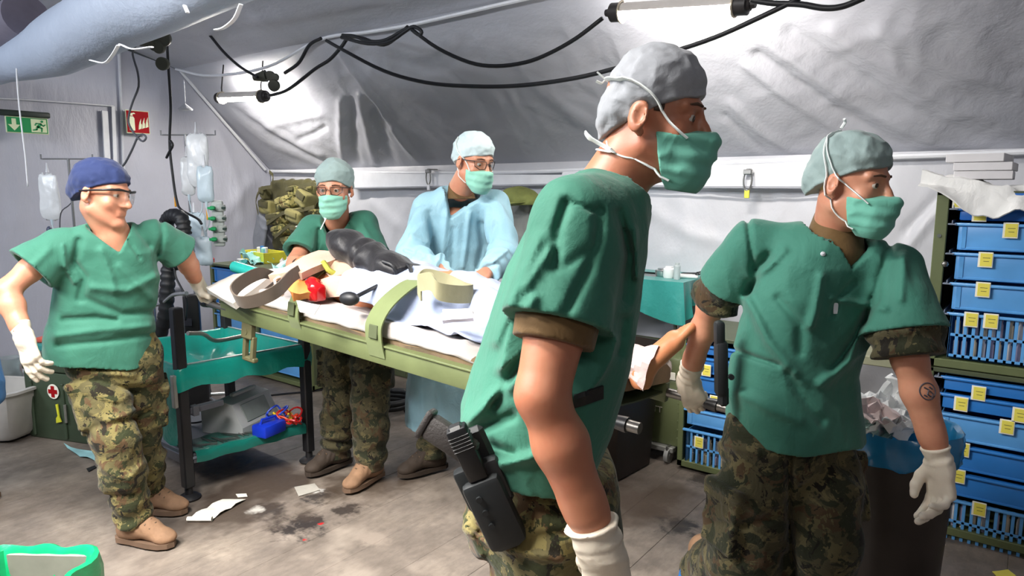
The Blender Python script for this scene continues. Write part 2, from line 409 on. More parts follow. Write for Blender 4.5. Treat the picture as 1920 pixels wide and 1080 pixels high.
def gable(name, x, mat, folds=(), flip=1):
    ys = np.linspace(YF, YB, 170); top = np.interp(ys, [YF, YFE, .25, YBE, YB], [EAVE, BEND, RIDGE, BEND, EAVE])
    vs = np.linspace(0, 1, 60); P = A([[(x, y, t * v) for v in vs] for y, t in zip(ys, top)]).reshape(-1, 3)
    d = vnoise((P * A([1, 1.7, .9])).astype(f32), 12) * .015 + wrinkle(P.astype(f32), (2, 5, 1.2), .008, 3)
    if folds: d = d + inpx(P.astype(f32), folds)
    P[:, 0] += d * flip; i = np.arange(169 * 60).reshape(169, 60)[:, :-1].ravel(); Q = np.stack([i, i + 60, i + 61, i + 1], 1)
    return tag(mesh_np(name, P, Q, mat), kind='structure')
gable('wall_left', XL, FABG, [([(310, 130), (285, 230), (262, 330)], None, 8, .012), ([(410, 250), (440, 330), (450, 420)], None, 9, .03), ([(470, 340), (420, 400), (380, 470)], None, 10, .03), ([(30, 200), (40, 300), (30, 420)], None, 8, .012)])
gable('wall_right', XR, FAB, (), -1)
# floor of boards that run across the tent
def floor_mat():
    t = NT('floor_boards'); a = t.noise(1.6, 5, .62); b = t.noise(7, 5, .65); c = t.noise(34, 4, .7, t.mapped((1, .35, 1)))
    base = t.ramp(a, [(.3, '655c55'), (.52, '83786e'), (.72, 'a39688')]); base = t.mix(t.ramp(b, [(.45, (0, 0, 0, 1)), (.75, (.5, .5, .5, 1))]), base, '5d5248')
    base = t.mix(t.ramp(c, [(.35, (.35, .35, .35, 1)), (.6, (0, 0, 0, 1))]), base, '4a443f')
    g = t.noise(3.1, 3, .6, t.mapped(loc=(5, 3, 1))); base = t.mix(t.ramp(g, [(.55, (0, 0, 0, 1)), (.75, (.45, .45, .45, 1))]), base, 'b8ab9d')
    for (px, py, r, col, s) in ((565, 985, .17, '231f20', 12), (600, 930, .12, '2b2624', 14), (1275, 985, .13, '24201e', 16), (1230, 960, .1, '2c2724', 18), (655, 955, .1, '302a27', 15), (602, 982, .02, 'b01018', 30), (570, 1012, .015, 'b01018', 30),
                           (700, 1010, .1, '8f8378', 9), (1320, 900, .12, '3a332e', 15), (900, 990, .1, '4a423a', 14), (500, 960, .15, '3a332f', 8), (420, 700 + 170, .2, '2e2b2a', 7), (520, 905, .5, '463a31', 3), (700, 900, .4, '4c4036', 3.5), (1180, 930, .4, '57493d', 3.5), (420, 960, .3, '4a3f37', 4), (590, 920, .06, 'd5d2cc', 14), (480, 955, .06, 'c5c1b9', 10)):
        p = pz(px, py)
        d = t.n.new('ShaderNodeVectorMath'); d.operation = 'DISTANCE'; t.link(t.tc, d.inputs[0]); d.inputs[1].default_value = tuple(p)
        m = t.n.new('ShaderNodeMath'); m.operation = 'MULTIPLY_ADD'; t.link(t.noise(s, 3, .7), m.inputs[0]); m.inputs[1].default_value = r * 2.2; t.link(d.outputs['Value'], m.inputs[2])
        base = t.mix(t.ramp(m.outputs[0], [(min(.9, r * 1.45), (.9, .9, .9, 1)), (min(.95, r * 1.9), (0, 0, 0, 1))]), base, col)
    t.set(Base_Color=base, Roughness=t.ramp(b, [(.3, (.38, .38, .38, 1)), (.7, (.62, .62, .62, 1))]))
    x = t.bump(c, .35, .004); t.bump(b, .3, .006, x); return t.m
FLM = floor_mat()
fl = tag(MB().box2((XL, YF, -.06), (XR, YB, -.012), 0).build('floor', M('floor_gap', '4a443d', .9)), kind='structure')
x = XL; k = 0
while x < XR:
    y0 = YF + (k % 2) * .2
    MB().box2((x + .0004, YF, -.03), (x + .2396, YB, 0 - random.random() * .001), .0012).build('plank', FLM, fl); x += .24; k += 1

# eave tube, valance and door outline
TR = MB()
e = [pY(x_, y_, YB - .05) for x_, y_ in ((505, 321), (760, 324), (1000, 322), (1400, 304), (1760, 291), (1919, 285))]; e = [e[0]] + e[1:] + [e[-1] + A([2.5, 0, .05])]
tag(MB().tube(curve_pts(e, 40), .016, 8).build('trim_1', WHITE), kind='structure')
def strip(name, top, bot, mat, dz=0, n=60, amp=.012, seed=1):
    a, b = A(curve_pts(top, n)), A(curve_pts(bot, n)); m = min(len(a), len(b)); a, b = a[:m], b[:m]
    P = np.stack([a + (b - a) * t for t in np.linspace(0, 1, 7)], 1); q = P.reshape(-1, 3)
    q[:, 1] -= (vnoise((q * A([5, 1, 3])).astype(f32), seed) * amp).astype(float); return MB().grid(q.reshape(P.shape), .004).build(name, mat)
V1 = [(648, 322), (760, 326), (900, 327), (1095, 328)]; V2 = [(652, 352), (760, 351), (900, 347), (1095, 344)]
tag(strip('trim_2', [pY(x_, y_, YB - .09) for x_, y_ in V1], [pY(x_, y_, YB - .09) for x_, y_ in V2], WHITE), kind='structure')
V1 = [(1055, 322), (1250, 313), (1400, 308), (1530, 302)]; V2 = [(1050, 352), (1250, 348), (1400, 352), (1530, 350)]
tag(strip('trim_3', [pY(x_, y_, YB - .08) for x_, y_ in V1], [pY(x_, y_, YB - .08) for x_, y_ in V2], WHITE, seed=4), kind='structure')
tag(MB().tube([pY(x_, y_, YB - .1) for x_, y_ in ((650, 353), (900, 349), (1100, 345), (1300, 351), (1530, 352))], .008, 6).build('trim_4', M('grey_rail', '9a9ca4', .4, .05)), kind='structure')
tag(MB().tube(curve_pts([pX(x_, y_, XL + .03) for x_, y_ in ((-60, 182), (60, 188), (212, 199))], 12), .018, 6, flat=.4).tube([pX(212, 199, XL + .03), pX(217, 330, XL + .03), pX(222, 560, XL + .03)], .018, 6, flat=.4)
    .tube([pX(196, 208, XL + .03), pX(203, 330, XL + .03)], .03, 6, flat=.4).build('door_1', WHITE), kind='structure')
tag(MB().tube([pX(223, 95, XL + .03), pX(232, 330, XL + .03)], .012, 6).build('trim_5', M('gable_seam', 'd2d4dc', .5, .05)), kind='structure')
tag(MB().tube(curve_pts([A([XL + .02, YBE, BEND]), A([XL + .03, YB - .08, EAVE])], 6), .014, 6).build('trim_6', WHITE), kind='structure')
tag(MB().tube(curve_pts([pY(x_, y_, YBE - .03) for x_, y_ in ((330, 130), (395, 142), (500, 126), (600, 74), (690, 60), (767, 47), (870, 24), (975, 0))] + [A([-1.5, YBE - .03, 2.58]), A([XR, YBE - .03, 2.58])], 60), .012, 6).build('trim_7', WHITE), kind='structure')

# air duct under the ridge with its tie cords
DU = fabric('duct_fabric', 'aebacd')
def duct():
    lo = [(-140, 196), (0, 158), (60, 150), (130, 133), (200, 105), (265, 75), (350, 42), (460, 0), (640, -70)]
    up = [(-140, 120), (0, 88), (60, 62), (75, 45), (110, 20), (150, -8), (215, -45), (330, -110), (520, -200)]
    R_ = []
    for (a, b), (c, d) in zip(lo, up):
        p, q = pY(a, b, 1.55), pY(c, d, 1.55); R_.append(((p + q) / 2, p - q))
    dr = [R_[min(i + 1, len(R_) - 1)][0] - R_[max(i - 1, 0)][0] for i in range(len(R_))]; dr = [k / np.linalg.norm(k) for k in dr]
    R_ = [(c_, np.linalg.norm(v - k * (v @ k)) / 2 * .97) for (c_, v), k in zip(R_, dr)]
    cs = curve_pts([c for c, _ in R_], 64); rs = np.interp(np.linspace(0, 1, len(cs)), np.linspace(0, 1, len(R_)), [r for _, r in R_])
    rings = []
    for i, (c, r) in enumerate(zip(cs, rs)):
        t = cs[min(i + 1, len(cs) - 1)] - cs[max(i - 1, 0)]; m = rot_to(t); ring = []
        for k in range(40):
            a = 2 * math.pi * k / 40; w_ = 1 + .02 * math.sin(2 * a + i * .2) + .012 * math.sin(3 * a + i * .5) + .01 * math.sin(i * .5)
            ring.append(c + r * w_ * (m[:, 1] * math.cos(a) + m[:, 2] * math.sin(a)))
        rings.append(ring)
    o = MB().rings(rings, True).build('air_duct', DU, sharp=None)
    tag(o, 'wide pale fabric air duct hanging under the tent roof, upper left corner', 'duct'); return o
du = duct()
for ps, lb in (([(222, 85), (210, 105), (196, 118), (170, 113)], 'long'), ([(225, 83), (250, 92), (285, 88)], ''), ([(452, 8), (440, 35), (420, 52), (404, 56)], ''), ([(346, 10), (352, 24)], '')):
    MB().tube(curve_pts([pY(a, b, 1.3) for a, b in ps], 14), .008, 6, flat=.4).build('tie_cord', WHITE, du)
MB().tube([pY(3, 62, 1.5), pY(50, 30, 1.5)], [.13, .12], 20).build('end_sleeve', M('mauve_grey_sleeve', '6f6a78', .5), du)['label'] = 'mauve grey end sleeve'

# work lamps: glowing tube, dark end caps, bracket
GLOW = M_emit('lamp_tube', 'fff8ee', 170.0); CAP = M('lamp_cap', '2e2a2a', .5, .1); GUARD = M('lamp_guard', 'c8bda8', .3, .05, metal=.4)
def lamp(a, b, r, label, hang, arc):
    d = b - a; L = np.linalg.norm(d); m = rot_to(d); o = empty('tube_lamp', a, label, 'lamp')
    MB().cyl(a + d * .1, b - d * .1, r, n=18).build('glass_tube', GLOW, o)
    hood = [[a + d * t + (m[:, 1] * math.cos(x) + m[:, 2] * math.sin(x)) * r * 1.22 for x in np.linspace(arc, math.pi + .1, 13)] for t in np.linspace(.1, .9, 5)]
    MB().grid(hood, .003).build('reflector_hood', M('lamp_hood', 'd8d2cc', .5, .05), o)
    for s, e in ((a, a + d * .1), (b, b - d * .1)):
        MB().tube([s, s + (e - s) * .15, s + (e - s) * .2, e], [r * .8, r * .95, r * 1.35, r * 1.35], 16).tube([s - (e - s) * .3, s], [r * .5, r * .6], 10).build('end_cap', CAP, o)
        ring = [e + (m[:, 1] * math.cos(x) + m[:, 2] * math.sin(x)) * r * 1.45 for x in np.linspace(0, 2 * math.pi, 14, endpoint=False)]
        MB().tube(ring, r * .16, 6, True).build('clamp_ring', GUARD, o)
        MB().tube([e + A([0, 0, r]), e + A([0, 0, r + .05]), e + A([0, .03, hang])], .006, 6).build('hanger', CAP, o)
    return o
lamp(pY(1143, 24, 3.02), pY(1408, 8, 3.02), .033, 'long bright tube lamp hung near the roof fold above the tall man', .3, 1.5)
lamp(pY(408, 184, 3.3), pY(500, 180, 3.3), .034, 'short bright tube lamp hung from the roof at the far end of the tent', .28, .75)

# dark junction boxes and cables under the roof
OLV = M('dark_olive_plastic', '4b4c42', .5, .1); BLK = M('black_rubber', '17181c', .5, .15); GRC = M('grey_cord', '55575e', .5, .1)
def junction(px, py, y, s, label, tilt=0, cs=((-.9, 0, .55), (.15, .25, .62), (.5, -.15, .5), (.25, -1.15, .62))):
    c = pY(px, py, y); o = empty('cable_socket', c, label, 'socket')
    MB().tube([c + RH * -1.6 * s, c + RH * -.3 * s + A([0, 0, .2 * s])], [.3 * s, .6 * s], 12).build('plug', OLV, o)
    for dx, dz, r in cs:
        q = c + RH * dx * s + ZZ * dz * s; f_ = -FH * .25 * s + ZZ * -.05 * s
        MB().tube([q - f_, q + f_ * .6, q + f_, q + f_ * 1.02], [r * s * .9, r * s, r * s * .92, r * s * .5], 18).build('socket_cap', OLV, o)
    return o
junction(298, 80, 1.9, .065, 'dark olive cable coupling with round caps under the air duct', cs=((-.3, -.1, .6), (.35, .35, .7), (0, -.4, .5), (.2, -1.7, .55)))
junction(505, 146, 3.1, .075, 'olive cable coupling with hanging cap beside the short tube lamp', cs=((-.6, .05, .45), (.1, .2, .5), (.55, .05, .42), (.45, -.75, .6)))
def cable(ps, y, r, label, mat=BLK, name='cable', n=60, group='black cables under the roof'):
    P = [pY(a, b, y if not isinstance(y, (list, tuple)) else y[i]) for i, (a, b) in enumerate(ps)]
    return tag(MB().tube(curve_pts(P, n), r, 8).build(name, mat, sharp=None), label, 'cable', group)
cable([(367, 34), (395, 68), (420, 98), (450, 125), (483, 145)], 3.0, .011, 'black cable from the air duct down to the olive coupling by the short lamp')
cable([(534, 137), (560, 118), (580, 85), (602, 72)], 3.1, .012, 'short black cable rising from the olive coupling to the roof fold')
cable([(503, 180), (540, 168), (590, 130), (618, 112), (640, 88), (655, 70), (680, 72), (720, 84), (752, 62), (765, 50)], 3.1, .012, 'black cable from the short lamp up into the bundle under the roof')
cable([(612, 76), (640, 92), (720, 133), (800, 155), (890, 162), (980, 160), (1080, 146), (1165, 125), (1250, 100), (1340, 70), (1430, 30), (1500, -4)], 2.9, .011, 'long black cable sagging across the roof behind the tall man')
cable([(640, 70), (690, 82), (730, 78), (758, 60), (775, 50), (790, 58), (786, 66), (773, 56), (820, 90), (880, 117), (930, 124), (985, 117), (1030, 100), (1080, 72), (1130, 34)], 3.02, .011, 'black cable sagging from the bundle to the long bright tube lamp')
cable([(642, 66), (665, 68), (690, 77), (722, 75), (765, 52)], 3.08, .011, 'top cable of the tied black bundle at the roof fold')
cable([(1408, 0), (1450, 6), (1500, 8), (1545, 15), (1580, 12), (1620, -4)], 2.9, .012, 'black cable leaving the right end of the long tube lamp')
cable([(313, 80), (316, 130), (320, 200), (318, 270), (324, 330), (331, 375), (340, 393), (370, 410), (378, 420)], 2.2, .008, 'black lead hanging from the coupling down to the infusion stand')
cable([(318, 262), (324, 272), (318, 284), (312, 296)], 2.19, .008, 'black tape end tied around the hanging lead', n=10)
cable([(285, 72), (262, 78), (249, 96), (252, 115), (258, 135), (260, 162), (250, 188), (243, 210), (241, 230), (250, 248), (258, 258), (268, 265), (274, 258), (268, 252), (258, 258), (248, 280), (235, 305), (222, 320)], 1.9, .006, 'thin grey lead hanging with a loop in front of the red sign', GRC)
cable([(31, 128), (32, 150), (36, 200), (42, 250), (48, 300), (52, 350)], 1.42, .004, 'thin white cord hanging in front of the exit sign', WHITE, 'cord', 30, 'loose cords')
o = empty('ceiling_hook', pY(348, 205, 2.8), 'small white dish on a thin cord hanging above the infusion bags', 'hook')
q = pY(348, 207, 2.8); MB().lathe(q, [(0, 0), (.05, .0), (.055, .012), (.03, .03), (.006, .05), (0, .05)], 16).build('dish', WHITE, o); MB().tube([q + ZZ * .05, pY(345, 150, 2.8)], .003, 5).build('cord', WHITE, o)

# signs on the gable
RS = np.stack([A([0, 1., 0]), A([0, 0, 1.]), A([1., 0, 0])], 1)
SGN = M('sign_green', '0f8f4e', .4, .03); SRD = M('sign_red', 'a00c14', .7, .03, spec=.2); SGL = M('sign_pale', 'dfe8c0', .4, .03); FRM = M('sign_frame', '23302a', .5)
def capsule2(a, b, r, n=6):
    a, b = A(a, float), A(b, float); d = (b - a) / np.linalg.norm(b - a); p = A([-d[1], d[0]]); out = []
    for k in range(n + 1): t = math.pi * k / n; out.append(b + r * (p * math.cos(t) * -1 + d * math.sin(t)))
    for k in range(n + 1): t = math.pi * k / n; out.append(a + r * (p * math.cos(t) - d * math.sin(t)))
    return out
def disc2(c, r, n=14): return [(c[0] + r * math.cos(2 * math.pi * k / n), c[1] + r * math.sin(2 * math.pi * k / n)) for k in range(n)]
c = pX(51, 235, -6.28); o = empty('exit_sign', c, 'green emergency exit sign with arrow and running figure under a dark rail', 'sign')
MB().box(c, (.012, .285, .125), I3, .003).build('plate', SGL, o); MB().box(c + A([.007, 0, 0]), (.006, .272, .112), I3, .001).build('green_field', SGN, o)
MB().box(c + A([.0, -.05, .085]), (.05, .42, .045), I3, .012, 2).build('lamp_rail', FRM, o)
MB().box(c + A([.011, .075, 0]), (.003, .105, .1), I3, .0005).build('pale_field', SGL, o)
MB().prism([(-.09 + x_, z_) for x_, z_ in ((-.014, .045), (.014, .045), (.014, .0), (.04, .0), (0, -.045), (-.04, 0), (-.014, 0))], .003, RS, c + A([.011, 0, 0])).build('arrow', SGL, o)
m = MB(); cc = c + A([.013, .075, 0])
for a, b, r in (((.012, .012), (-.008, -.008), .009), ((-.006, -.008), (.018, -.018), .006), ((.018, -.018), (.016, -.042), .005), ((-.01, -.01), (-.018, -.03), .006), ((-.018, -.03), (-.04, -.034), .005), ((.012, .014), (.03, .0), .004), ((.03, 0), (.042, .01), .004), ((.008, .016), (-.018, .018), .004), ((-.018, .018), (-.026, .004), .004)):
    m.prism(capsule2(a, b, r), .003, RS, cc)
m.prism(disc2((.022, .034), .009), .003, RS, cc).build('running_figure', SGN, o)
c = pX(258, 229, -6.36); o = empty('fire_sign', c, 'red fire extinguisher sign on the pale gable wall', 'sign')
MB().box(c, (.01, .2, .2), I3, .003).build('plate', SGL, o); MB().box(c + A([.006, 0, 0]), (.006, .186, .186), I3, .001).build('red_field', SRD, o)
m = MB(); cc = c + A([.009, 0, 0])
m.prism([(-.075, -.075), (-.03, -.075), (-.03, .03), (-.04, .045), (-.065, .045), (-.075, .03)], .003, RS, cc); m.prism([(-.062, .05), (-.043, .05), (-.043, .065), (-.02, .068), (-.03, .078), (-.065, .07)], .003, RS, cc)
m.prism(capsule2((-.07, .06), (-.084, .0), .005), .003, RS, cc).build('extinguisher_symbol', SGL, o)
m = MB()
for dx in (0, .03, .06):
    m.prism([(.0 + dx, -.065 + dx * .3), (.025 + dx, -.055 + dx * .3), (.03 + dx * .9, -.02 + dx * .3), (.022 + dx, -.01 + dx * .3), (.026 + dx, .03 + dx * .3), (.012 + dx, .0 + dx * .3), (.004 + dx, -.03 + dx * .3)], .003, RS, cc)
m.build('flame_symbol', SGL, o)
# ================================================================ people: cloth and skin
def skin_mat(name, col, red='b0523f'):
    t = NT(name); f = t.noise(14, 5, .65); g = t.noise(90, 3, .6); b = t.mix(t.ramp(f, [(.4, (0, 0, 0, 1)), (.8, (.4, .4, .4, 1))]), col, red)
    t.set(Base_Color=b, Roughness=.45, Subsurface_Weight=.12, Subsurface_Radius=(.012, .005, .003)); t.b.inputs['Subsurface Scale'].default_value = 1
    t.bump(g, .12, .002); return t.m
SKIN_M = skin_mat('skin_tanned', 'b87a5c'); SKIN_W = skin_mat('skin_fair', 'cb9073'); SKIN_P = skin_mat('skin_patient', 'd08a60', 'b9603e')
def cloth_mat(name, col, dk, rough=.75, bs=1.0, wv=True):
    t = NT(name); f = t.noise(5, 4, .6); t.set(Base_Color=t.mix(t.ramp(f, [(.3, (0, 0, 0, 1)), (.75, (1, 1, 1, 1))]), dk, col), Roughness=rough)
    t.b.inputs['Specular IOR Level'].default_value = .3; t.set(Sheen_Weight=.15)
    a = t.bump(t.noise(9, 4, .55, t.mapped((1, 1, .7)), .7), .34 * bs, .02); b = t.bump(t.noise(38, 4, .6, None, .6), .3 * bs, .005, a)
    if wv: t.bump(t.noise(700, 1, .5), .12, .001, b)
    return t.m
SCRUB = cloth_mat('scrub_green', '3b7864', '346e5b'); SCRUB_D = cloth_mat('scrub_green_deep', '3d7a69', '367060')
GOWN = cloth_mat('gown_blue', 'a2cbd9', '90bccd', .55, 1.3); GOWN2 = cloth_mat('gown_strong_blue', '2c7fc0', '2874b3', .6)
CAPG = cloth_mat('cap_pale_green', '97aaa8', '8a9e9c', .7, 1.0); CAPGR = cloth_mat('cap_grey', 'a0a2a7', '94979c', .7); CAPW = cloth_mat('cap_whitish', 'cfe0e2', 'c0d4d6', .7); CAPB = cloth_mat('cap_navy', '2a3866', '24315a', .8, .6)
MASKM = cloth_mat('mask_mint', '93cfba', '88c6b0', .65, .6); MASKD = cloth_mat('mask_teal', '70b8a3', '65ae99', .65, .6); STRAPW = M('mask_tie', 'e6ebe9', .7, .05)
BROWN = cloth_mat('brown_undershirt', '6d5330', '5e4728'); GLOVE = M('latex_glove', 'ddd2c0', .5, .05, 12, .25, 60, sss=.05); GLOVEW = M('latex_glove_pale', 'e2d7c6', .5, .05, 12, .25, 60, sss=.05)
HAIRD = M('dark_hair', '3a2a20', .8, .3, 80, .5, 200); HAIRB = M('blond_hair', 'c9a468', .7, .25, 80, .5, 200)
EYEW = M('eye_white', 'cfc5ba', .2, .03); IRIS = M('iris', '4a3a2a', .15, .2); BLKP = M('black_plastic', '151517', .35, .1); BROW = M('brow_hair', '5a4030', .8, .2)
BOOTT = M('boot_suede', '8a6a50', .85, .2, 14, .4, 70); BOOTS = M('boot_sole', '6b5442', .8, .2); BOOTD = M('boot_dark', '3a2f26', .8, .2, 14, .4, 70)
def camo_mat(name, base='5f583a', lite='7a7046', br='5a4630', dk='343822', bk='231f16', sc=1.25):
    t = NT(name); st = lambda f, p, e=.012: t.ramp(f, [(p, (0, 0, 0, 1)), (p + e, (1, 1, 1, 1))])
    w = lambda k, l, d=4: t.noise(k * sc, d, .62, t.mapped(loc=l), .6)
    c = t.mix(st(w(11, (0, 0, 0)), .52), base, lite); c = t.mix(st(w(9, (3, 1, 7)), .56), c, br); c = t.mix(st(w(12, (7, 9, 2)), .53), c, dk); c = t.mix(st(w(15, (2, 6, 11)), .6), c, bk)
    c = t.mix(st(w(42, (5, 5, 5), 2), .66), c, dk); c = t.mix(st(w(40, (8, 1, 5), 2), .68), c, lite)
    t.set(Base_Color=c, Roughness=.85, Sheen_Weight=.1); t.b.inputs['Specular IOR Level'].default_value = .2
    a = t.bump(t.noise(10, 4, .6, None, 1.2), .5, .02); t.bump(t.noise(45, 4, .6), .35, .005, a); return t.m
CAMO = camo_mat('camouflage_cloth'); CAMOD = camo_mat('camouflage_cloth_dark', '48432f', '5c553a', '473826', '2a2d1e', '1d1a14')


def L3(a, b): return float(np.linalg.norm(A(a) - A(b)))


def near(p, c, r, fn):
    d0 = ln(p - A(c, f32)) - f32(r); m = d0 < .03; out = (d0 + .012).astype(f32)
    if m.any(): out[m] = fn(p[m])
    return out


FINGERS = ((.030, .090, .042, .026, .021, .0098), (.010, .094, .047, .030, .022, .0100), (-.010, .090, .043, .028, .021, .0095), (-.028, .080, .033, .021, .018, .0084))
class Hand:
    """five-fingered hand: x from wrist to knuckles, y towards the thumb, z out of the back of the hand"""
    def __init__(s, o, x, back, side, curl=((20, 25, 15),) * 4, spread=3, thumb=0.0, sc=1.0):
        s.o = A(o, float); x = A(x, float); x = x / np.linalg.norm(x); z = A(back, float); z = z - x * (z @ x); z /= np.linalg.norm(z)
        s.R = np.stack([x, np.cross(z, x) * side, z], 1); s.sc = sc; s.curl = curl; s.spread = spread; s.th = thumb
        if len(curl) == 3: s.curl = (curl,) * 4
    def w(s, q): return s.o + s.R @ (A(q, float) * s.sc)
    def sdf(s, p, grow=0.0):
        q = ((p - s.o.astype(f32)) @ s.R.astype(f32)) / f32(s.sc); d = None
        for (y, x, a, b, c, r), cu in zip(FINGERS, s.curl):
            k = fc(q, (0, y * .55, 0), (x, y, 0), .0155, .0125, (0, 0, 1), 1.05); d = k if d is None else smin(d, k, .012)
        d = smin(d, fc(q, (.03, .0, -.004), (.07, 0, -.003), .034, .033, (0, 0, 1), 2.6), .012)
        for i, ((y, x, a, b, c, r), cu) in enumerate(zip(FINGERS, s.curl)):
            P = A([x - .004, y, 0.]); th = 0; sp = math.radians((1.5 - i) * s.spread); fd = None
            for L, da, r0, r1 in ((a, cu[0], r, r * .94), (b, cu[1], r * .96, r * .88), (c, cu[2], r * .9, r * .78)):
                th += math.radians(da); Q = P + L * A([math.cos(th) * math.cos(sp), math.cos(th) * math.sin(sp), -math.sin(th)])
                k = rc(q, P, Q, r0, r1); fd = k if fd is None else smin(fd, k, .003); P = Q
            d = smin(d, fd, .003)
        t = s.th; T = [(.018, .022, -.006), (.048, .046 - .006 * t, -.016 - .012 * t), (.076 - .006 * t, .056 - .02 * t, -.024 - .03 * t), (.102 - .016 * t, .060 - .04 * t, -.03 - .042 * t)]
        td = chain(q, list(zip(T, (.017, .013, .0112, .0088))), .006); d = smin(d, td, .007)
        return d * s.sc - grow


class Head:
    """x to the person's right, y forward, z up; origin between the ears"""
    def __init__(s, c, face, up=(0, 0, 1), sc=1.0):
        s.c = A(c, float); y = A(face, float); y /= np.linalg.norm(y); z = A(up, float); z = z - y * (z @ y); z /= np.linalg.norm(z)
        s.R = np.stack([np.cross(y, z), y, z], 1); s.sc = sc
    def w(s, q): return s.c + s.R @ (A(q, float) * s.sc)
    def loc(s, p): return ((p - s.c.astype(f32)) @ s.R.astype(f32)) / f32(s.sc)
    def skull(s, q):
        d = ell(q, (0, -.008, .045), (.075, .091, .085)); d = smin(d, ell(q, (0, .028, -.03), (.062, .066, .085)), .03)
        for x in (-1, 1): d = smin(d, rc(q, (x * .05, .005, -.055), (x * .014, .074, -.098), .022, .017), .022)
        d = smin(d, ell(q, (0, .083, -.1), (.02, .016, .016)), .015); return d
    def sdf(s, p):
        q = s.loc(p); d = s.skull(q)
        for x in (-1, 1):
            d = smin(d, rc(q, (x * .014, .083, .03), (x * .048, .068, .03), .011, .010), .014)
            d = smin(d, ell(q, (x * .042, .062, -.025), (.022, .018, .02)), .02)
            d = -smin(-d, ell(q, (x * .031, .096, .009), (.019, .014, .0125)), .012)
            e = np.maximum(ell(q, (x * .031, .073, .009), (.0145, .0145, .0145)), -bx(q, (x * .032, .092, .007), (.0115, .012, .0036), None, .003)); d = smin(d, e, .004)
        nose = chain(q, [((0, .088, .022), .008), ((0, .102, -.006), .010), ((0, .113, -.024), .0125)], .008)
        for x in (-1, 1): nose = smin(nose, ell(q, (x * .013, .1, -.028), (.0085, .012, .008)), .006)
        d = smin(d, nose, .009)
        d = smin(d, rc(q, (-.018, .089, -.053), (.018, .089, -.053), .006, .006), .008); d = smin(d, rc(q, (-.015, .088, -.065), (.015, .088, -.065), .0065, .0065), .007)
        d = np.maximum(d, -rc(q, (-.018, .0995, -.0592), (.018, .0995, -.0592), .0022, .0022))
        for x in (-1, 1):
            er = ell(q, (x * .081, -.008, .0), (.0085, .021, .033), ry(-.18 * x) @ rz(-.3 * x)); er = np.maximum(er, -ell(q, (x * .091, -.004, .004), (.0085, .0125, .021)))
            er = smin(er, ell(q, (x * .079, .0, -.03), (.006, .008, .009)), .005); d = smin(d, er, .006)
        return d * s.sc


def eyes(h, parent, look=(0, 0), iris=IRIS):
    for x in (-1, 1):
        c = h.w((x * .031, .0735, .009)); e = MB()
        for k in range(1): e.lathe(c, [(.0135 * h.sc * math.sin(math.pi * j / 10), -.0135 * h.sc * math.cos(math.pi * j / 10)) for j in range(11)], 16, h.R)
        eo = e.build('eye', EYEW, parent, sharp=None)
        n = h.R @ A([look[0], 1, look[1]]); n /= np.linalg.norm(n); m = rot_to(n)
        MB().lathe(c + n * .0118 * h.sc, [(.0062 * h.sc, 0), (.0062 * h.sc, .0012), (.003 * h.sc, .0022), (0, .0024)], 14, np.stack([m[:, 1], m[:, 2], m[:, 0]], 1)).build('iris', iris, eo)


def brows(h, parent, mat=BROW):
    for x in (-1, 1): MB().tube([push(h, h.w(q), .001) for q in ((x * .016, .097, .0345), (x * .032, .092, .037), (x * .05, .077, .0315))], [.0026, .0032, .0016], 6).build('eyebrow', mat, parent)


def push(h, p, gap, extra=None, it=8):
    p = A(p, float)
    for _ in range(it):
        q = p[None].astype(f32); d = float(h.sdf(q)[0])
        if extra is not None: d = min(d, float(extra(q)[0]))
        n = p - (h.c + h.R @ A([0, -.01, .01])); n /= np.linalg.norm(n); p = p + n * (gap - d) * .8
    return p


def cap_fn(h, r=(.087, .1, .09), c=(0, -.008, .052), front=.062, back=-.035, sag=0.0, seed=1, amp=.005, lump=()):
    n = A([0, -(front - back), .2]); n /= np.linalg.norm(n)
    def f(p):
        q = h.loc(p); d = ell(q, c, r); d = smin(d, ell(q, (0, -.056, .0), (.07, .05 + sag, .055)), .03)
        for lc, lr in lump: d = smin(d, ell(q, lc, lr), .02)
        d = d - wrinkle(q, (16, 16, 22), amp, seed) - .0025 * vnoise(q * f32(60), seed)
        pl = (q - A([0, .1, front], f32)) @ n.astype(f32) + .003 * np.sin(q[:, 0] * 60) ; edge = np.exp(-(pl - .012) ** 2 / (.010 ** 2)) * .0025
        return np.maximum(d + edge, -pl) * h.sc
    return f


def mask_fn(h, top=.0, wd=.07, seed=3, fwd=0.0):
    def f(p):
        q = h.loc(p); d = h.skull(q); d = smin(d, chain(q, [((0, .098, .0), .010), ((0, .118 + fwd, -.03), .012)], .01), .03); d = smin(d, ell(q, (0, .085 + fwd, -.07), (.045, .035, .055)), .03)
        d = d - .0085 - .0018 * np.sin(q[:, 2] * 190 + q[:, 0] * 9) * (q[:, 2] > -.1) - wrinkle(q, (26, 26, 34), .0022, seed)
        z1 = top - .25 * np.abs(q[:, 0]) - .0 * q[:, 1]
        d = np.maximum(d, q[:, 2] - z1); d = np.maximum(d, -(q[:, 2] + .128)); d = np.maximum(d, np.abs(q[:, 0]) - wd); d = np.maximum(d, (.036 - .25 * (q[:, 2] + .06)) - q[:, 1]); return d * h.sc
    return f


def straps(h, parent, caps, lines, wid=.004):
    nk = lambda p: np.minimum(caps(p), fc(p, h.w((0, -.02, -.05)), h.w((0, -.05, -.2)), .058 * h.sc, .064 * h.sc, h.R[:, 0], 1.03))
    for ps in lines:
        pts = curve_pts([h.w(q) if len(q) == 3 else q for q in ps], 26)
        P = [push(h, p, .0035, nk) for p in pts]; MB().tube(P, wid * h.sc, 6, flat=.4).build('mask_tie', STRAPW, parent)


def shell(d, t): return np.maximum(d, -(d + t))


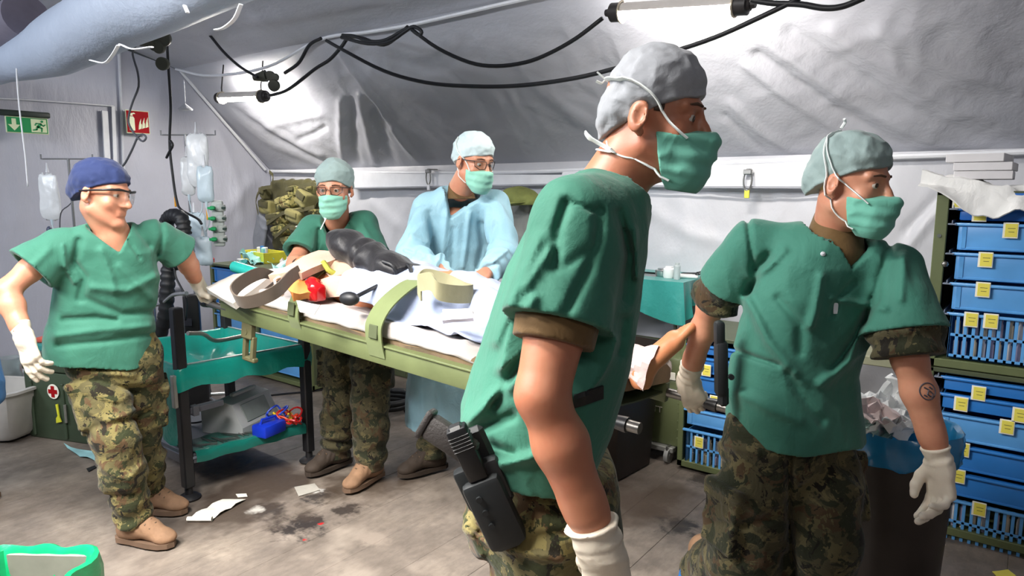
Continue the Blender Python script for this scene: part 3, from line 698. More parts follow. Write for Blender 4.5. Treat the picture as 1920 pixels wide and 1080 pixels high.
class P_:
    """shared state of one person"""
    def __init__(s, label, base, group=None): s.root = empty('person', base, label, 'person', group)
    def soft(s, name, fn, lo, hi, cell, mat, label=None, parent=None, margin=1.9):
        o = soft(name, fn, lo, hi, cell, mat, parent or s.root, margin)
        if label: o['label'] = label
        return o
def bounds(pts, pad):
    P = A([A(q, float) for q in pts]); return P.min(0) - pad, P.max(0) + pad


def scrub(p_, rings, right, sleeves, neckc, neckdir, front, cell, mat, folds=(), v=.1, amp=.006, sc=(5, 5, 3), seed=1, slit=True, label=None, collar=.066, power=2.4, thick=.011, shoulders=None, name='scrub_top', warpz=0.0):
    """loose top: lofted trunk, two sleeves cut open at their ends, V neck, creases. sleeves: (shoulder, end, r0, r1)"""
    nd = A(neckdir, float); nd /= np.linalg.norm(nd); fr = A(front, float); fr = fr - nd * (fr @ nd); fr /= np.linalg.norm(fr); sd = np.cross(fr, nd)
    hemc = A(rings[0][0], float); up_ = A(rings[-1][0]) - hemc; up_ /= np.linalg.norm(up_)
    low = [(hemc - up_ * .08,) + tuple(rings[0][1:])] + list(rings)
    def f(p):
        d = loft(p, low, right, power, .04)
        for k in (shoulders or []): d = smin(d, rc(p, *k), .05)
        cuts = []; dt = d
        for (a, b, r0, r1) in sleeves:
            a, b = A(a, float), A(b, float); u = (b - a) / np.linalg.norm(b - a); s_ = rc(p, a, b + u * .03, r0, r1 + (r1 - r0) * .2)
            cuts.append(np.maximum(np.maximum(rc(p, b, b + u * .2, r1 + .05, r1 + .05), -plane(p, b, u)), s_ - dt - .004)); d = smin(d, s_, .035)
        d0 = d + amp * .3; d = d - wrinkle(p, sc, amp, seed) - wrinkle(p, A(sc) * 2.7, amp * .5, seed + 4) - .001 * vnoise(p * f32(24), seed + 2)
        if folds: d = d - 1.25 * inpx(p, folds)
        d = np.minimum(d, d0 + .012)
        for c_ in cuts: d = np.maximum(d, -c_)
        hem = plane(p, hemc, -up_) + (.006 * np.sin(p @ sd.astype(f32) * 23 + p @ fr.astype(f32) * 17)).astype(f32)
        d = np.maximum(d, hem)
        d = np.maximum(d, -(d0 + thick + .012))
        q = p - A(neckc, f32); a = q @ sd.astype(f32); b = q @ fr.astype(f32); c = q @ nd.astype(f32)
        hole = np.maximum(np.sqrt(a * a + (b * .9) ** 2) - collar - np.maximum(c, 0) * .3, -c - .045)
        vv = np.maximum(np.maximum(np.abs(a) - collar * np.clip((c + v) / v, 0, 1.3), -b), -(c + v))
        d = np.maximum(d, -np.minimum(hole, vv)); return d
    pts = [r[0] for r in rings] + [q for s_ in sleeves for q in s_[:2]]
    lo, hi = bounds(pts, .24); return p_.soft(name, f, lo, hi, cell, mat, label, None, 2.6)


def legs(p_, pelvis, right, hips, knees, ankles, rad, cell, mat, front, folds=(), amp=.008, seed=4, pocket=True, name='camouflage_trousers', pel=(.165, .125), label=None, top=.1):
    """hips, knees, ankles: pairs; rad: (hip, knee, ankle) radii"""
    pelvis = A(pelvis, float); right = A(right, float); right /= np.linalg.norm(right); front = A(front, float); front /= np.linalg.norm(front)
    def f(p):
        d = loft(p, [(pelvis - ZZ * .12, pel[0] * .95, pel[1]), (pelvis, pel[0], pel[1]), (pelvis + ZZ * top, pel[0] * .92, pel[1] * .9)], right, 2.3, .03)
        for h_, k_, a_ in zip(hips, knees, ankles):
            h_, k_, a_ = A(h_, float), A(k_, float), A(a_, float); l = chain(p, [(h_, rad[0]), ((h_ + k_) / 2, rad[0] * .93), (k_, rad[1])], .04)
            l = smin(l, chain(p, [(k_, rad[1]), (k_ * .55 + a_ * .45, rad[1] * .98), (a_, rad[2])], .04), .03); d = smin(d, l, .02)
            if pocket:
                out = right * (1 if (h_ - pelvis) @ right > 0 else -1); c = h_ * .42 + k_ * .58 + out * rad[0] * .86; m = rot_to(k_ - h_, out)
                d = smin(d, bx(p, c, (.095, .07, .022), m, .012), .012); d = smin(d, bx(p, c - m[:, 0] * .075 + out * .008, (.03, .074, .02), m, .008), .004)
        s_ = wrinkle(p, (7, 7, 12), amp, seed); low = A(ankles[0])[2]
        d = d - s_ - .002 * vnoise(p * f32(22), seed + 1)
        for k_, a_ in zip(knees, ankles):
            z = (p - A(a_, f32)) @ ((A(k_) - A(a_)) / np.linalg.norm(A(k_) - A(a_))).astype(f32); near_ = ln(p - A(a_, f32)) < .28
            d = d - np.where(near_, .006 * np.sin(z * 75 + 2.2 * vnoise(p * f32(8), 8)) * np.clip(1 - z / .28, 0, 1), 0).astype(f32)
        if folds: d = d - inpx(p, folds)
        for k_, a_ in zip(knees, ankles): d = np.maximum(d, np.where(ln(p - A(a_, f32)) < .3, plane(p, A(a_) - (A(k_) - A(a_)) / L3(k_, a_) * .05, A(a_) - A(k_)), -1).astype(f32))
        return d
    lo, hi = bounds([pelvis + ZZ * .15, *hips, *knees, *ankles], .17); return p_.soft(name, f, lo, hi, cell, mat, label, None, 2.2)


def boot(p_, ankle, toe, cell=.007, mat=BOOTT, sole=BOOTS, up=None):
    """ankle joint ~0.1 above the sole; toe: direction of the foot on the floor"""
    a = A(ankle, float); x = A(toe, float); z = A(up, float) if up is not None else ZZ; x = x - z * (x @ z); x /= np.linalg.norm(x); y = np.cross(z, x); b0 = a - z * .105
    W = lambda u, v, w_: b0 + x * u + y * v + z * w_
    def f(p):
        d = rc(p, W(0, 0, .19), W(-.005, 0, .08), .056, .052); d = smin(d, fc(p, W(-.045, 0, .05), W(.0, 0, .06), .044, .046, y, 1.05), .03)
        d = smin(d, fc(p, W(.02, 0, .075), W(.13, .003, .045), .046, .036, z, 1.1), .035); d = smin(d, ell(p, W(.145, .003, .036), (.05, .043, .028), np.stack([x, y, z], 1)), .02); d = smin(d, fc(p, W(.0, 0, .11), W(.085, 0, .062), .046, .040, y, 1.05), .02); d = smin(d, ell(p, W(.0, 0, .125), (.052, .05, .03), np.stack([x, y, z], 1)), .02)
        q = (p - b0.astype(f32)); u = q @ x.astype(f32); w_ = q @ z.astype(f32)
        d = d - .0025 * np.sin(u * 230 + w_ * 120) * ((u > .0) & (u < .1) & (w_ > .06)) - .0015 * vnoise(p * f32(40), 3)
        return np.maximum(d, .016 - w_)
    lo, hi = bounds([W(-.1, -.06, 0), W(.21, .06, 0), W(.2, -.06, 0), W(0, 0, .24)], .06); o = p_.soft('boot', f, lo, hi, cell, mat)
    out = [(u_ * .95, v_ * .88) for u_, v_ in ((-.098, -.02), (-.098, .02), (-.075, .042), (.0, .044), (.09, .054), (.15, .05), (.19, .03), (.204, 0), (.19, -.03), (.15, -.05), (.09, -.054), (0, -.044), (-.075, -.042))]
    MB().prism(out, .022, np.stack([x, y, z], 1), b0).build('sole', sole, o)
    l = MB()
    for k in range(4): u = .035 + .022 * k; h_ = .134 - .0135 * k; l.tube([W(u, -.032, h_ - .012), W(u + .006, 0, h_ + .004), W(u, .032, h_ - .012)], .0035, 6)
    l.build('laces', M('boot_lace', '5e4a38', .8), o); return o


def glove(p_, hand, elbow, cell=.0035, mat=GLOVE, cuff=.075, r=.036, amp=.0016, seed=2, label=None):
    o = hand.o; u = A(elbow, float) - o; u /= np.linalg.norm(u); z = hand.R[:, 2]
    def f(p):
        d = hand.sdf(p, .002); d = smin(d, fc(p, o + u * -.01, o + u * (cuff + .02), r * .92, r * 1.12, z, 1.22), .02)
        t = plane(p, o, u); rim = np.exp(-((t - cuff + .004) / .004) ** 2) * .0028
        d = d - wrinkle(p, (30, 30, 30), amp, seed) - rim - .0016 * np.sin(t * 190 + 3 * vnoise(p * f32(18), 4)) * ((t > .0) & (t < cuff))
        return np.maximum(d, t - cuff)
    lo, hi = bounds([o, o + u * cuff, hand.w((.2, .0, 0)), hand.w((.1, .08, 0)), hand.w((.1, -.06, -.06)), hand.w((.08, 0, -.09))], .06)
    ob = p_.soft('glove', f, lo, hi, cell, mat); 
    if label: ob['label'] = label
    return ob


def arm(p, sh, el, wr, r=(.054, .044, .043, .030), z=None):
    sh, el, wr = A(sh, float), A(el, float), A(wr, float); d = chain(p, [(sh, r[0]), (sh * .45 + el * .55, r[0] * .93), (el, r[1])], .03)
    f_ = el * .68 + wr * .32; d = smin(d, chain(p, [(el, r[1] * .9), (f_, r[2]), (el * .25 + wr * .75, r[3] * 1.12)], .02), .02)
    ax = z if z is not None else np.cross(wr - el, sh - el); return smin(d, fc(p, el * .3 + wr * .7, wr, r[3] * 1.12, r[3], ax, 1.25), .02)


def body(p_, head, neckb, trunk, right, arms, hands, legs_, cell, mat, armr=None, neckr=(.056, .062), sc=1.0, margin=2.0):
    """one continuous skin surface: head, neck, trunk, arms with hands, legs (the covered parts run slim under the clothes)"""
    armr = armr or (.05, .044, .043, .030)
    def f(p):
        d = near(p, head.c, .2, head.sdf); n0 = head.w((0, -.02, -.05)); d = smin(d, fc(p, n0, neckb, neckr[0] * head.sc, neckr[1] * head.sc, head.R[:, 0], 1.03), .025)
        d = smin(d, loft(p, trunk, right, 2.2, .04), .04)
        for (s_, e_, w_), h in zip(arms, hands):
            a_ = arm(p, s_, e_, w_, armr, h.R[:, 2] if h else None)
            if h: a_ = smin(a_, near(p, h.w((.08, 0, 0)), .16, lambda q: h.sdf(q, -.0018)), .012)
            d = smin(d, a_, .025)
        for c_ in legs_: d = smin(d, chain(p, c_, .03), .04)
        return d
    pts = [head.w((0, 0, .15)), head.w((0, .12, 0)), neckb] + [r[0] for r in trunk] + [q for a in arms for q in a] + [q[0] for c in legs_ for q in c] + [h.w((.19, 0, 0)) for h in hands if h]
    lo, hi = bounds(pts, .13); return p_.soft('body', f, lo, hi, cell, mat, None, None, margin)
# ================================================================ the five helpers, left to right
# stretcher poles, needed by the hands that hold them
NL, NR_ = A([-3.087, 1.65, .97]), A([-.867, 1.65, .85]); FL_, FR_ = A([-3.087, 2.21, .95]), A([-.82, 2.21, .77])
SD = (NR_ - NL) / np.linalg.norm(NR_ - NL)

# ---- helper at the head end: navy cap, safety glasses
def helper_left():
    base = pz(250, 1000); P = P_('person in navy cap and safety glasses gripping the head end of the stretcher', base)
    sc = .97
    hd = Head(pt(192, 366, 2.72), RH * .985 - FH * .12 - ZZ * .16, ZZ + RH * .04 + FH * .08, 1.02)
    nb = pt(212, 436, 2.75); rt = -(RH * .86 + FH * .5)  # person's right
    fr = np.cross(ZZ, rt) * -1; fr = fr if fr @ -FH > 0 else -fr
    sr, sl = pt(112, 458, 2.66), pt(292, 436, 2.88); er, el = pt(12, 545, 2.52), pt(346, 482, 3.0); wr = pt(45, 632, 2.46); wl = pt(369, 528, 3.13)
    hr = Hand(wr, pt(64, 692, 2.45) - wr, -FH - RH * .25, -1, ((8, 14, 10), (14, 22, 14), (20, 30, 18), (24, 34, 20)), 3, .2, .98)
    gp = NL + SD * .01; hl = Hand(wl, gp + ZZ * .025 - wl, A([-.25, -.55, .6]), 1, (58, 75, 45), 1, 1.0, .95)
    pel = pt(215, 655, 2.82); hpr, hpl = pel + rt * .085 + A([0, 0, -.02]), pel - rt * .085 + A([0, 0, -.02])
    kr, kl = pt(216, 822, 2.68), pt(262, 815, 2.95); ar, al = pt(252, 968, 2.74), pt(277, 925, 3.02); ar[2] = .115; al[2] = .115
    trunk = [(pel - ZZ * .1, .13, .1), (pt(200, 590, 2.8), .12, .09), (pt(205, 500, 2.78), .14, .1), (pt(208, 448, 2.76), .1, .07)]
    body(P, hd, nb, trunk, rt, [(sr, er, wr), (sl, el, wl)], [hr, hl], [[(hpr, .08), (kr, .055), (ar, .04)], [(hpl, .08), (kl, .055), (al, .04)]], .0055, SKIN_W, (.043, .042, .041, .029))
    eyes(hd, P.root, (-.1, 0)); brows(hd, P.root)
    capf = cap_fn(hd, (.089, .108, .088), (0, -.016, .055), .068, -.035, .012, 2, .004, lump=(((0, -.095, .0), (.05, .04, .045)),)); lo, hi = bounds([hd.c], .2)
    P.soft('surgical_cap', capf, lo, hi, .004, CAPB, 'navy blue cloth cap')
    glasses(hd, P.root, True)
    rings = [(pt(190, 668, 2.8), .205, .15), (pt(190, 625, 2.8), .2, .15), (pt(195, 580, 2.8), .188, .142), (pt(204, 510, 2.79), .185, .135), (pt(208, 460, 2.77), .165, .11), (pt(212, 425, 2.76), .1, .075)]
    F_ = [([(118, 460), (122, 500), (140, 530)], 2.9, 4, .008), ([(148, 452), (140, 490), (160, 520), (150, 560)], 2.9, 7, -.014), ([(190, 470), (210, 520), (215, 545)], 2.9, 7, .010), ([(120, 600), (180, 596), (218, 600)], 2.9, 6, -.012), ([(105, 630), (180, 620), (280, 612)], 2.9, 8, .012),
          ([(110, 648), (200, 640), (285, 625)], 2.9, 6, -.009), ([(240, 450), (262, 485)], 2.9, 3, -.006), ([(225, 500), (285, 560)], 2.9, 8, .009), ([(160, 560), (230, 590), (286, 585)], 2.9, 7, -.010), ([(170, 540), (240, 545), (290, 520)], 2.9, 8, .010), ([(300, 400), (305, 440), (298, 475)], 3.2, 5, -.010), ([(262, 395), (258, 430), (280, 460)], 2.95, 6, -.008), ([(90, 470), (60, 500)], 2.9, 8, .008)]
    ns = A(er) * .55 + A(sr) * .45; nl_ = A(el) * .78 + A(sl) * .22
    scrub(P, rings, rt, [(sr - ZZ * .01, ns, .066, .098), (sl - ZZ * .01, nl_, .06, .088)], nb + ZZ * .015, hd.w((0, 0, .0)) - nb, fr, .006, SCRUB, F_, .085, .006, (5, 5, 4), 11, shoulders=[(nb - ZZ * .025, sr - ZZ * .01, .055, .058), (nb - ZZ * .025, sl - ZZ * .01, .055, .054)], collar=.066)
    TF = [([(125, 712), (190, 715), (255, 735)], None, 5, -.012), ([(130, 690), (190, 700), (250, 705)], None, 6, .012), ([(145, 760), (200, 790), (255, 770)], None, 7, .014), ([(180, 800), (230, 790), (280, 770)], None, 6, -.012), ([(190, 880), (240, 900), (268, 870)], None, 6, .012), ([(205, 930), (250, 925), (285, 890)], None, 6, -.012), ([(160, 745), (220, 760)], None, 5, -.01)]
    legs(P, pel - ZZ * .02, rt, (hpr - ZZ * .03, hpl - ZZ * .03), (kr, kl), (ar, al), (.102, .085, .07), .0065, CAMO, fr, TF, .010, 4)
    boot(P, ar, RH * .95 - FH * .25); boot(P, al, RH * .8 - FH * .1)
    glove(P, hr, er, .004, GLOVE, .055, .035); glove(P, hl, el, .004, GLOVE, .06, .034)
    w_ = MB(); c = pt(288, 497, 2.655); return P


def glasses(hd, parent, safety=False, dark=BLKP):
    f = MB(); g = MB(); k = 1.05 if safety else 1
    for x in (-1, 1):
        o = [(x * (.004 + (.006 if not safety else .0)), .106, .012), (x * .012, .106, .026), (x * .05, .094, .028), (x * .062, .079, .022), (x * .058, .082, -.0), (x * .04, .098, -.012), (x * .015, .106, -.008)]
        P = [hd.w(q) for q in o]
        if safety: f.tube([hd.w((x * .004, .114, .03)), hd.w((x * .035, .108, .033)), hd.w((x * .066, .085, .03)), hd.w((x * .082, .04, .02)), hd.w((x * .086, .0, .012)), hd.w((x * .086, -.03, .006))], [.0035, .0042, .005, .004, .0035, .003], 8)
        else:
            f.tube(P, .0017, 6, True); f.tube([hd.w((x * .062, .079, .022)), hd.w((x * .078, .04, .016)), hd.w((x * .083, .0, .012)), hd.w((x * .084, -.02, .0))], .0022, 6)
        rows = []
        for i in range(9):
            t = i / 8; x_ = x * (.005 + .06 * t) * k; y_ = (.112 if safety else .104) - .034 * t ** 2.2
            rows.append([hd.w((x_, y_ + .002 * math.sin(math.pi * j / 4), (.03 if safety else .026) - j * ((.054 - .014 * t) / 4 if safety else (.036 - .006 * t) / 4))) for j in range(5)])
        g.grid(rows, .0015)
    if not safety: f.tube([hd.w((-.007, .107, .014)), hd.w((0, .112, .017)), hd.w((.007, .107, .014))], .0016, 6)
    o = f.build('glasses', dark, parent); o['label'] = 'safety glasses with dark frame' if safety else 'thin dark framed glasses'
    g.build('lens', M('clear_lens', 'f2f4f4', .05, 0, trans=1.0, alpha=.35), o)


# ---- tall man in front, profile to the right
def man_front():
    base = pz(985, 1640); P = P_('tall person in green scrubs with brown undershirt and holstered pistol, walking right in front', base)
    hd = Head(pt(1222, 226, 1.35), RH * .9 - FH * .40 - ZZ * .14, ZZ + RH * .06, .985)
    nb = pt(1148, 352, 1.37); rt = -FH * .97 + RH * .1; fr = RH * .97 + FH * .2
    sr, sl = pt(1085, 412, 1.23), pt(1140, 405, 1.54); er, wr = pt(1016, 740, 1.13), pt(1124, 1022, 1.13); el, wl = pt(1120, 610, 1.66), NR_ + A([-.13, -.04, .07])
    hr = Hand(wr, pt(1146, 1122, 1.14) - wr, -RH * .45 - FH * .85, -1, (20, 30, 20), 2, .35, 1.1)
    hl = Hand(wl, NR_ + A([-.08, 0, .02]) - wl, A([-.2, -.9, .5]), 1, (55, 75, 45), 1, 1.0, 1.05)
    pel = pt(1018, 900, 1.42); hpr, hpl = pel + rt * .1 - ZZ * .03, pel - rt * .1 - ZZ * .03
    kr, kl = hpr + A([0, 0, -.43]) + RH * -.02, hpl + A([0, 0, -.41]) + RH * .14; ar, al = kr * 1, kl * 1; ar = kr - RH * .08; al = kl + RH * .02; ar[2] = .115; al[2] = .115
    trunk = [(pel - ZZ * .1, .14, .11), (pt(1025, 760, 1.41), .13, .1), (pt(1075, 550, 1.39), .15, .11), (pt(1130, 390, 1.38), .11, .07)]
    body(P, hd, nb, trunk, rt, [(sr, er, wr), (sl, el, wl)], [hr, hl], [[(hpr, .085), (kr, .06), (ar, .042)], [(hpl, .085), (kl, .06), (al, .042)]], .0042, SKIN_M, (.06, .046, .047, .034), (.06, .068), 1.05)
    eyes(hd, P.root, (.1, -.1)); brows(hd, P.root)
    capf = cap_fn(hd, (.089, .094, .09), (0, .0, .055), .06, -.05, -.008, 5, .006, lump=(((0, -.08, -.01), (.05, .03, .05)),)); lo, hi = bounds([hd.c], .22)
    P.soft('surgical_cap', capf, lo, hi, .0035, CAPGR, 'grey surgical cap')
    mf = mask_fn(hd, -.008, .068, 3); P.soft('face_mask', mf, lo, hi, .0035, MASKD, 'teal pleated surgical mask')
    ex = lambda p: np.minimum(capf(p), mf(p))
    for s_ in (1, -1):
        straps(hd, P.root, ex, [[(s_ * .06, .085, -.03), (s_ * .07, .06, -.012), (s_ * .082, .03, .022), (s_ * .088, -.01, .05), (s_ * .06, -.09, .07), (s_ * .02, -.12, .08)], [(s_ * .05, .06, -.105), (s_ * .062, .035, -.105), (s_ * .07, .01, -.1), (s_ * .07, -.04, -.09), (s_ * .05, -.085, -.07)]], .0062)
    MB().tube(curve_pts([hd.w((.05, -.085, -.07)), pt(1150, 285, 1.31), pt(1125, 270, 1.33), pt(1105, 258, 1.34), pt(1098, 250, 1.35)], 12), [.006] * 9 + [.008] * 50, 6, flat=.35).build('mask_tie', STRAPW, P.root)
    MB().tube(curve_pts([hd.w((.02, -.12, .08)), pt(1146, 158, 1.38), pt(1136, 150, 1.4), pt(1128, 156, 1.4), pt(1118, 152, 1.4)], 12), .005, 6, flat=.35).build('mask_tie', STRAPW, P.root)
    hairf = lambda p: (lambda q: np.maximum(np.maximum(hd.skull(q) - .004, np.maximum(-q[:, 2] - .045 , q[:, 2] - .03)), np.minimum(q[:, 1] + .03, np.maximum(np.abs(q[:, 1] - .026) - .009, -q[:, 2] + .012))) * hd.sc)(hd.loc(p))
    P.soft('hair', hairf, lo, hi, .004, HAIRD, 'short dark hair below the cap')
    rings = [(pt(990, 842, 1.41), .205, .145), (pt(992, 805, 1.41), .21, .15), (pt(1015, 740, 1.41), .205, .155), (pt(1048, 640, 1.40), .2, .148), (pt(1072, 540, 1.39), .2, .135), (pt(1100, 440, 1.385), .19, .112), (pt(1128, 370, 1.38), .14, .08), (pt(1150, 325, 1.37), .09, .065)]
    up_ = A([0, 0, 1.])
    F_ = [([(1125, 395), (1120, 450), (1105, 500), (1060, 590)], 1.36, 9, -.01), ([(1000, 560), (960, 640), (940, 690)], 1.45, 10, .012), ([(1000, 640), (950, 720), (925, 760)], 1.45, 9, -.014), ([(990, 700), (930, 740), (880, 790)], 1.45, 11, .015),
          ([(960, 780), (900, 800), (865, 820)], 1.45, 9, -.010), ([(1150, 640), (1120, 700), (1090, 740)], 1.42, 12, .014), ([(1170, 600), (1160, 660)], 1.42, 9, -.010), ([(940, 870), (990, 860), (1060, 830)], 1.45, 10, .010), ([(900, 830), (960, 850)], 1.45, 9, -.008),
          ([(1040, 460), (1010, 500), (985, 540)], 1.3, 9, .009), ([(1100, 470), (1060, 500)], 1.3, 8, -.006), ([(1062, 380), (1045, 430), (1040, 500)], 1.4, 9, -.014), ([(1160, 400), (1180, 480), (1172, 560)], 1.45, 10, -.012), ([(1010, 450), (960, 560), (930, 640)], 1.5, 12, .010),
          ([(1075, 380), (1110, 395), (1128, 395)], 1.35, 5, -.008), ([(1190, 430), (1194, 520)], 1.45, 6, .006)]
    ua = (er - sr); se = sr + ua * .60; neckax = hd.w((0, -.01, 0)) - nb
    scrub(P, rings, rt, [(sr + A([0, 0, .0]), se, .078, .094), (sl, sl + (el - sl) * .7, .07, .085)], nb + A([0, 0, .01]), neckax, fr, .0055, SCRUB, F_, .09, .0055, (5, 5, 3.2), 21, shoulders=[(nb - ZZ * .03, sr, .06, .072), (nb - ZZ * .03, sl, .055, .06)], collar=.07)
    u = ua / L3(er, sr); e2 = sr + ua * .715
    P.soft('undershirt_sleeve', lambda p: shell(np.maximum(rc(p, sr + ua * .3, sr + ua * .8, .077, .070) - wrinkle(p, (8, 8, 8), .004, 3), np.maximum(plane(p, e2, u), -plane(p, sr + ua * .45, u))) - .0015 * 0, .009), *bounds([sr, er], .13), .0045, BROWN, 'brown undershirt sleeve')
    TF = [([(860, 990), (950, 1030), (1050, 1050)], None, 8, .012), ([(900, 1000), (980, 1010), (1060, 1000)], None, 9, -.012), ([(850, 920), (870, 980), (900, 1040)], None, 9, .012), ([(1000, 940), (1080, 960)], None, 10, -.010)]
    legs(P, pel - ZZ * .01, rt, (hpr - ZZ * .02, hpl - ZZ * .02), (kr, kl), (ar, al), (.118, .1, .08), .0065, CAMO, fr, TF, .009, 14, pel=(.185, .165), top=.08)
    boot(P, ar, RH, .009, BOOTT); boot(P, al, RH, .009, BOOTT)
    glove(P, hr, er, .0035, GLOVE, .045, .045, .003); glove(P, hl, el, .005, GLOVE)
    # pistol in its holster at the right hip
    c = pt(898, 895, 1.20); ax = pt(930, 960, 1.22) - pt(855, 800, 1.2); ax /= np.linalg.norm(ax); m = rot_to(ax, -FH)   # x down the slide, z towards us
    hol = MB(); W = lambda u, v, w_: c + m @ A([u, v, w_])
    hol.box(W(.075, -.0, .0), (.15, .075, .042), m, .012, 2).box(W(.02, .0, -.012), (.09, .09, .03), m, .01, 2).box(W(-.0, .02, -.03), (.17, .04, .02), m, .008).box(W(.13, 0, .0), (.05, .055, .036), m, .01, 2)
    for k in (.03, .06, .09): hol.cyl(W(k, -.012, .02), W(k, -.012, .026), .006, n=10)
    ho = hol.build('holster', M('holster_black', '1c2022', .55, .15), P.root); ho['label'] = 'black hip holster'
    g = MB(); g.box(W(-.055, .0, .0), (.11, .038, .03), m, .005, 2)
    for k in range(5): g.box(W(-.095 + k * .007, .0, .0), (.003, .040, .031), m, .001)
    g.box(W(-.108, .0, .0), (.012, .03, .026), m, .006)
    po = g.build('pistol_slide', M('pistol_black', '191a1c', .4, .15), ho)
    gr = MB(); gd = pt(800, 790, 1.22) - pt(868, 835, 1.2); gd /= np.linalg.norm(gd); gm = rot_to(gd, -FH); gb = pt(866, 838, 1.2)
    gr.box(gb + gd * .025, (.105, .05, .032), gm, .01, 2).box(gb + gd * .08, (.014, .058, .035), gm, .005, 2); gr.build('pistol_grip', M('pistol_grip_dark', '2a2624', .55, .15, 12, .3, 200), ho)
    bd = []
    for k in range(9):
        r_ = []
        for dy in (12, 4, -4, -12):
            q = onfront(P, 1076 + 6.8 * k, 762 - 2.2 * k + dy - 10); r_.append(q - FH * .002)
        bd.append(r_)
    MB().grid(bd, .004).build('strap', M('belt_black', '1b1c1d', .6), P.root)['label'] = 'short black strap across the top'
    return P


# ---- helper at the foot end: pale green cap, mask, tattoo
def helper_right():
    base = pz(1450, 1330); P = P_('person in green scrubs with round forearm tattoo, holding the foot end of the stretcher', base)
    face = -FH * .76 + RH * .62 - ZZ * .14; hd = Head(pt(1592, 347, 1.80), face, ZZ + RH * .08 - FH * .05, .97)
    nb = pt(1564, 436, 1.86); fr = -FH * .93 + RH * .35; rt = -(RH * .93 + FH * .35)
    sr, sl = pt(1412, 458, 1.95), pt(1676, 505, 1.80); er, el = pt(1333, 572, 2.1), pt(1705, 672, 1.72); wr = FR_ + A([-.085, -.03, .085]); wl = pt(1762, 868, 1.68)
    hr = Hand(wr, FR_ + A([-.06, -.015, .0]) - wr, A([.1, -.9, .25]), -1, (35, 75, 45), 1, 1.0, 1.0)
    hl = Hand(wl, pt(1766, 930, 1.68) - wl, FH * .2 + RH * .9, 1, ((14, 24, 14), (24, 32, 18), (36, 40, 22), (44, 44, 26)), 6, .35, .98)
    pel = pt(1480, 790, 1.93); hpr, hpl = pel + rt * .09 - ZZ * .03, pel - rt * .09 - ZZ * .03
    kr, kl = pt(1395, 1050, 1.9), pt(1545, 1010, 1.83); ar, al = pt(1330, 1015, 2.42), pt(1500, 1290, 1.9); ar = pz(1318, 1072, .13); al[2] = .115
    trunk = [(pel - ZZ * .1, .14, .1), (pt(1495, 690, 1.93), .12, .095), (pt(1530, 580, 1.9), .14, .1), (pt(1545, 480, 1.87), .1, .07)]
    body(P, hd, nb, trunk, rt, [(sr, er, wr), (sl, el, wl)], [hr, hl], [[(hpr, .08), (kr, .055), (ar, .04)], [(hpl, .08), (kl, .055), (al, .04)]], .0045, SKIN_W, (.044, .043, .041, .029), (.052, .058))
    eyes(hd, P.root, (.25, 0)); brows(hd, P.root)
    capf = cap_fn(hd, (.09, .1, .093), (0, -.008, .055), .066, -.04, .004, 8, .007, lump=(((0, -.09, .0), (.05, .035, .05)),)); lo, hi = bounds([hd.c], .22)
    P.soft('surgical_cap', capf, lo, hi, .0035, CAPG, 'pale green surgical cap')
    mf = mask_fn(hd, -.012, .066, 5, .004); P.soft('face_mask', mf, lo, hi, .0035, MASKD, 'mint pleated surgical mask')
    ex = lambda p: np.minimum(capf(p), mf(p))
    for s_ in (1, -1):
        straps(hd, P.root, ex, [[(s_ * .056, .08, -.035), (s_ * .066, .06, -.02), (s_ * .08, .03, .0), (s_ * .088, -.005, .03), (s_ * .08, -.04, .09), (s_ * .03, -.07, .14)], [(s_ * .05, .055, -.1), (s_ * .06, .035, -.095), (s_ * .068, .01, -.07), (s_ * .083, -.02, -.01), (s_ * .088, -.03, .04), (s_ * .07, -.05, .1), (0, -.06, .146)]], .0055)
    MB().tube([hd.w((0, -.055, .145)), hd.w((-.005, -.05, .162)), hd.w((.004, -.05, .17))], .004, 6).build('mask_tie', STRAPW, P.root)
    hairf = lambda p: (lambda q: np.maximum(np.maximum(hd.skull(q) - .006 - .003 * vnoise(q * f32(60), 3), np.maximum(-q[:, 2] - .075, q[:, 2] - .03)), q[:, 1] + .028) * hd.sc)(hd.loc(p))
    P.soft('hair', hairf, lo, hi, .004, HAIRB, 'blond hair at the nape')
    rings = [(pt(1490, 802, 1.93), .192, .165), (pt(1488, 745, 1.93), .19, .158), (pt(1490, 690, 1.93), .182, .145), (pt(1508, 620, 1.92), .184, .14), (pt(1530, 550, 1.9), .186, .13), (pt(1550, 490, 1.88), .165, .11), (pt(1562, 434, 1.865), .088, .07)]
    F_ = [([(1440, 480), (1420, 500), (1400, 550)], 2.0, 9, -.012), ([(1470, 470), (1440, 500), (1410, 520)], 2.0, 8, .009), ([(1540, 520), (1530, 580), (1520, 610)], 2.0, 9, .012), ([(1600, 530), (1570, 560), (1560, 590)], 2.0, 7, -.010), ([(1560, 560), (1620, 570), (1660, 580)], 2.0, 6, .009),
          ([(1620, 620), (1590, 680), (1540, 720)], 2.0, 10, .013), ([(1640, 560), (1600, 640), (1560, 690)], 2.0, 9, -.013), ([(1370, 655), (1420, 672), (1460, 685)], 2.0, 5, -.010), ([(1400, 560), (1440, 640), (1490, 700)], 2.0, 10, .010), ([(1480, 700), (1500, 740), (1540, 790)], 2.0, 9, -.010),
          ([(1390, 740), (1450, 770), (1500, 790)], 2.0, 10, .008), ([(1670, 460), (1650, 520), (1640, 570)], 1.9, 8, -.010), ([(1695, 480), (1690, 560)], 1.9, 9, .008), ([(1400, 400), (1405, 440), (1412, 500)], 2.05, 5, -.010), ([(1460, 560), (1500, 610), (1500, 660)], 2.0, 9, -.008)]
    sre = sr + (er - sr) * .62; sle = sl + (el - sl) * .70; nax = hd.w((0, -.02, 0)) - nb
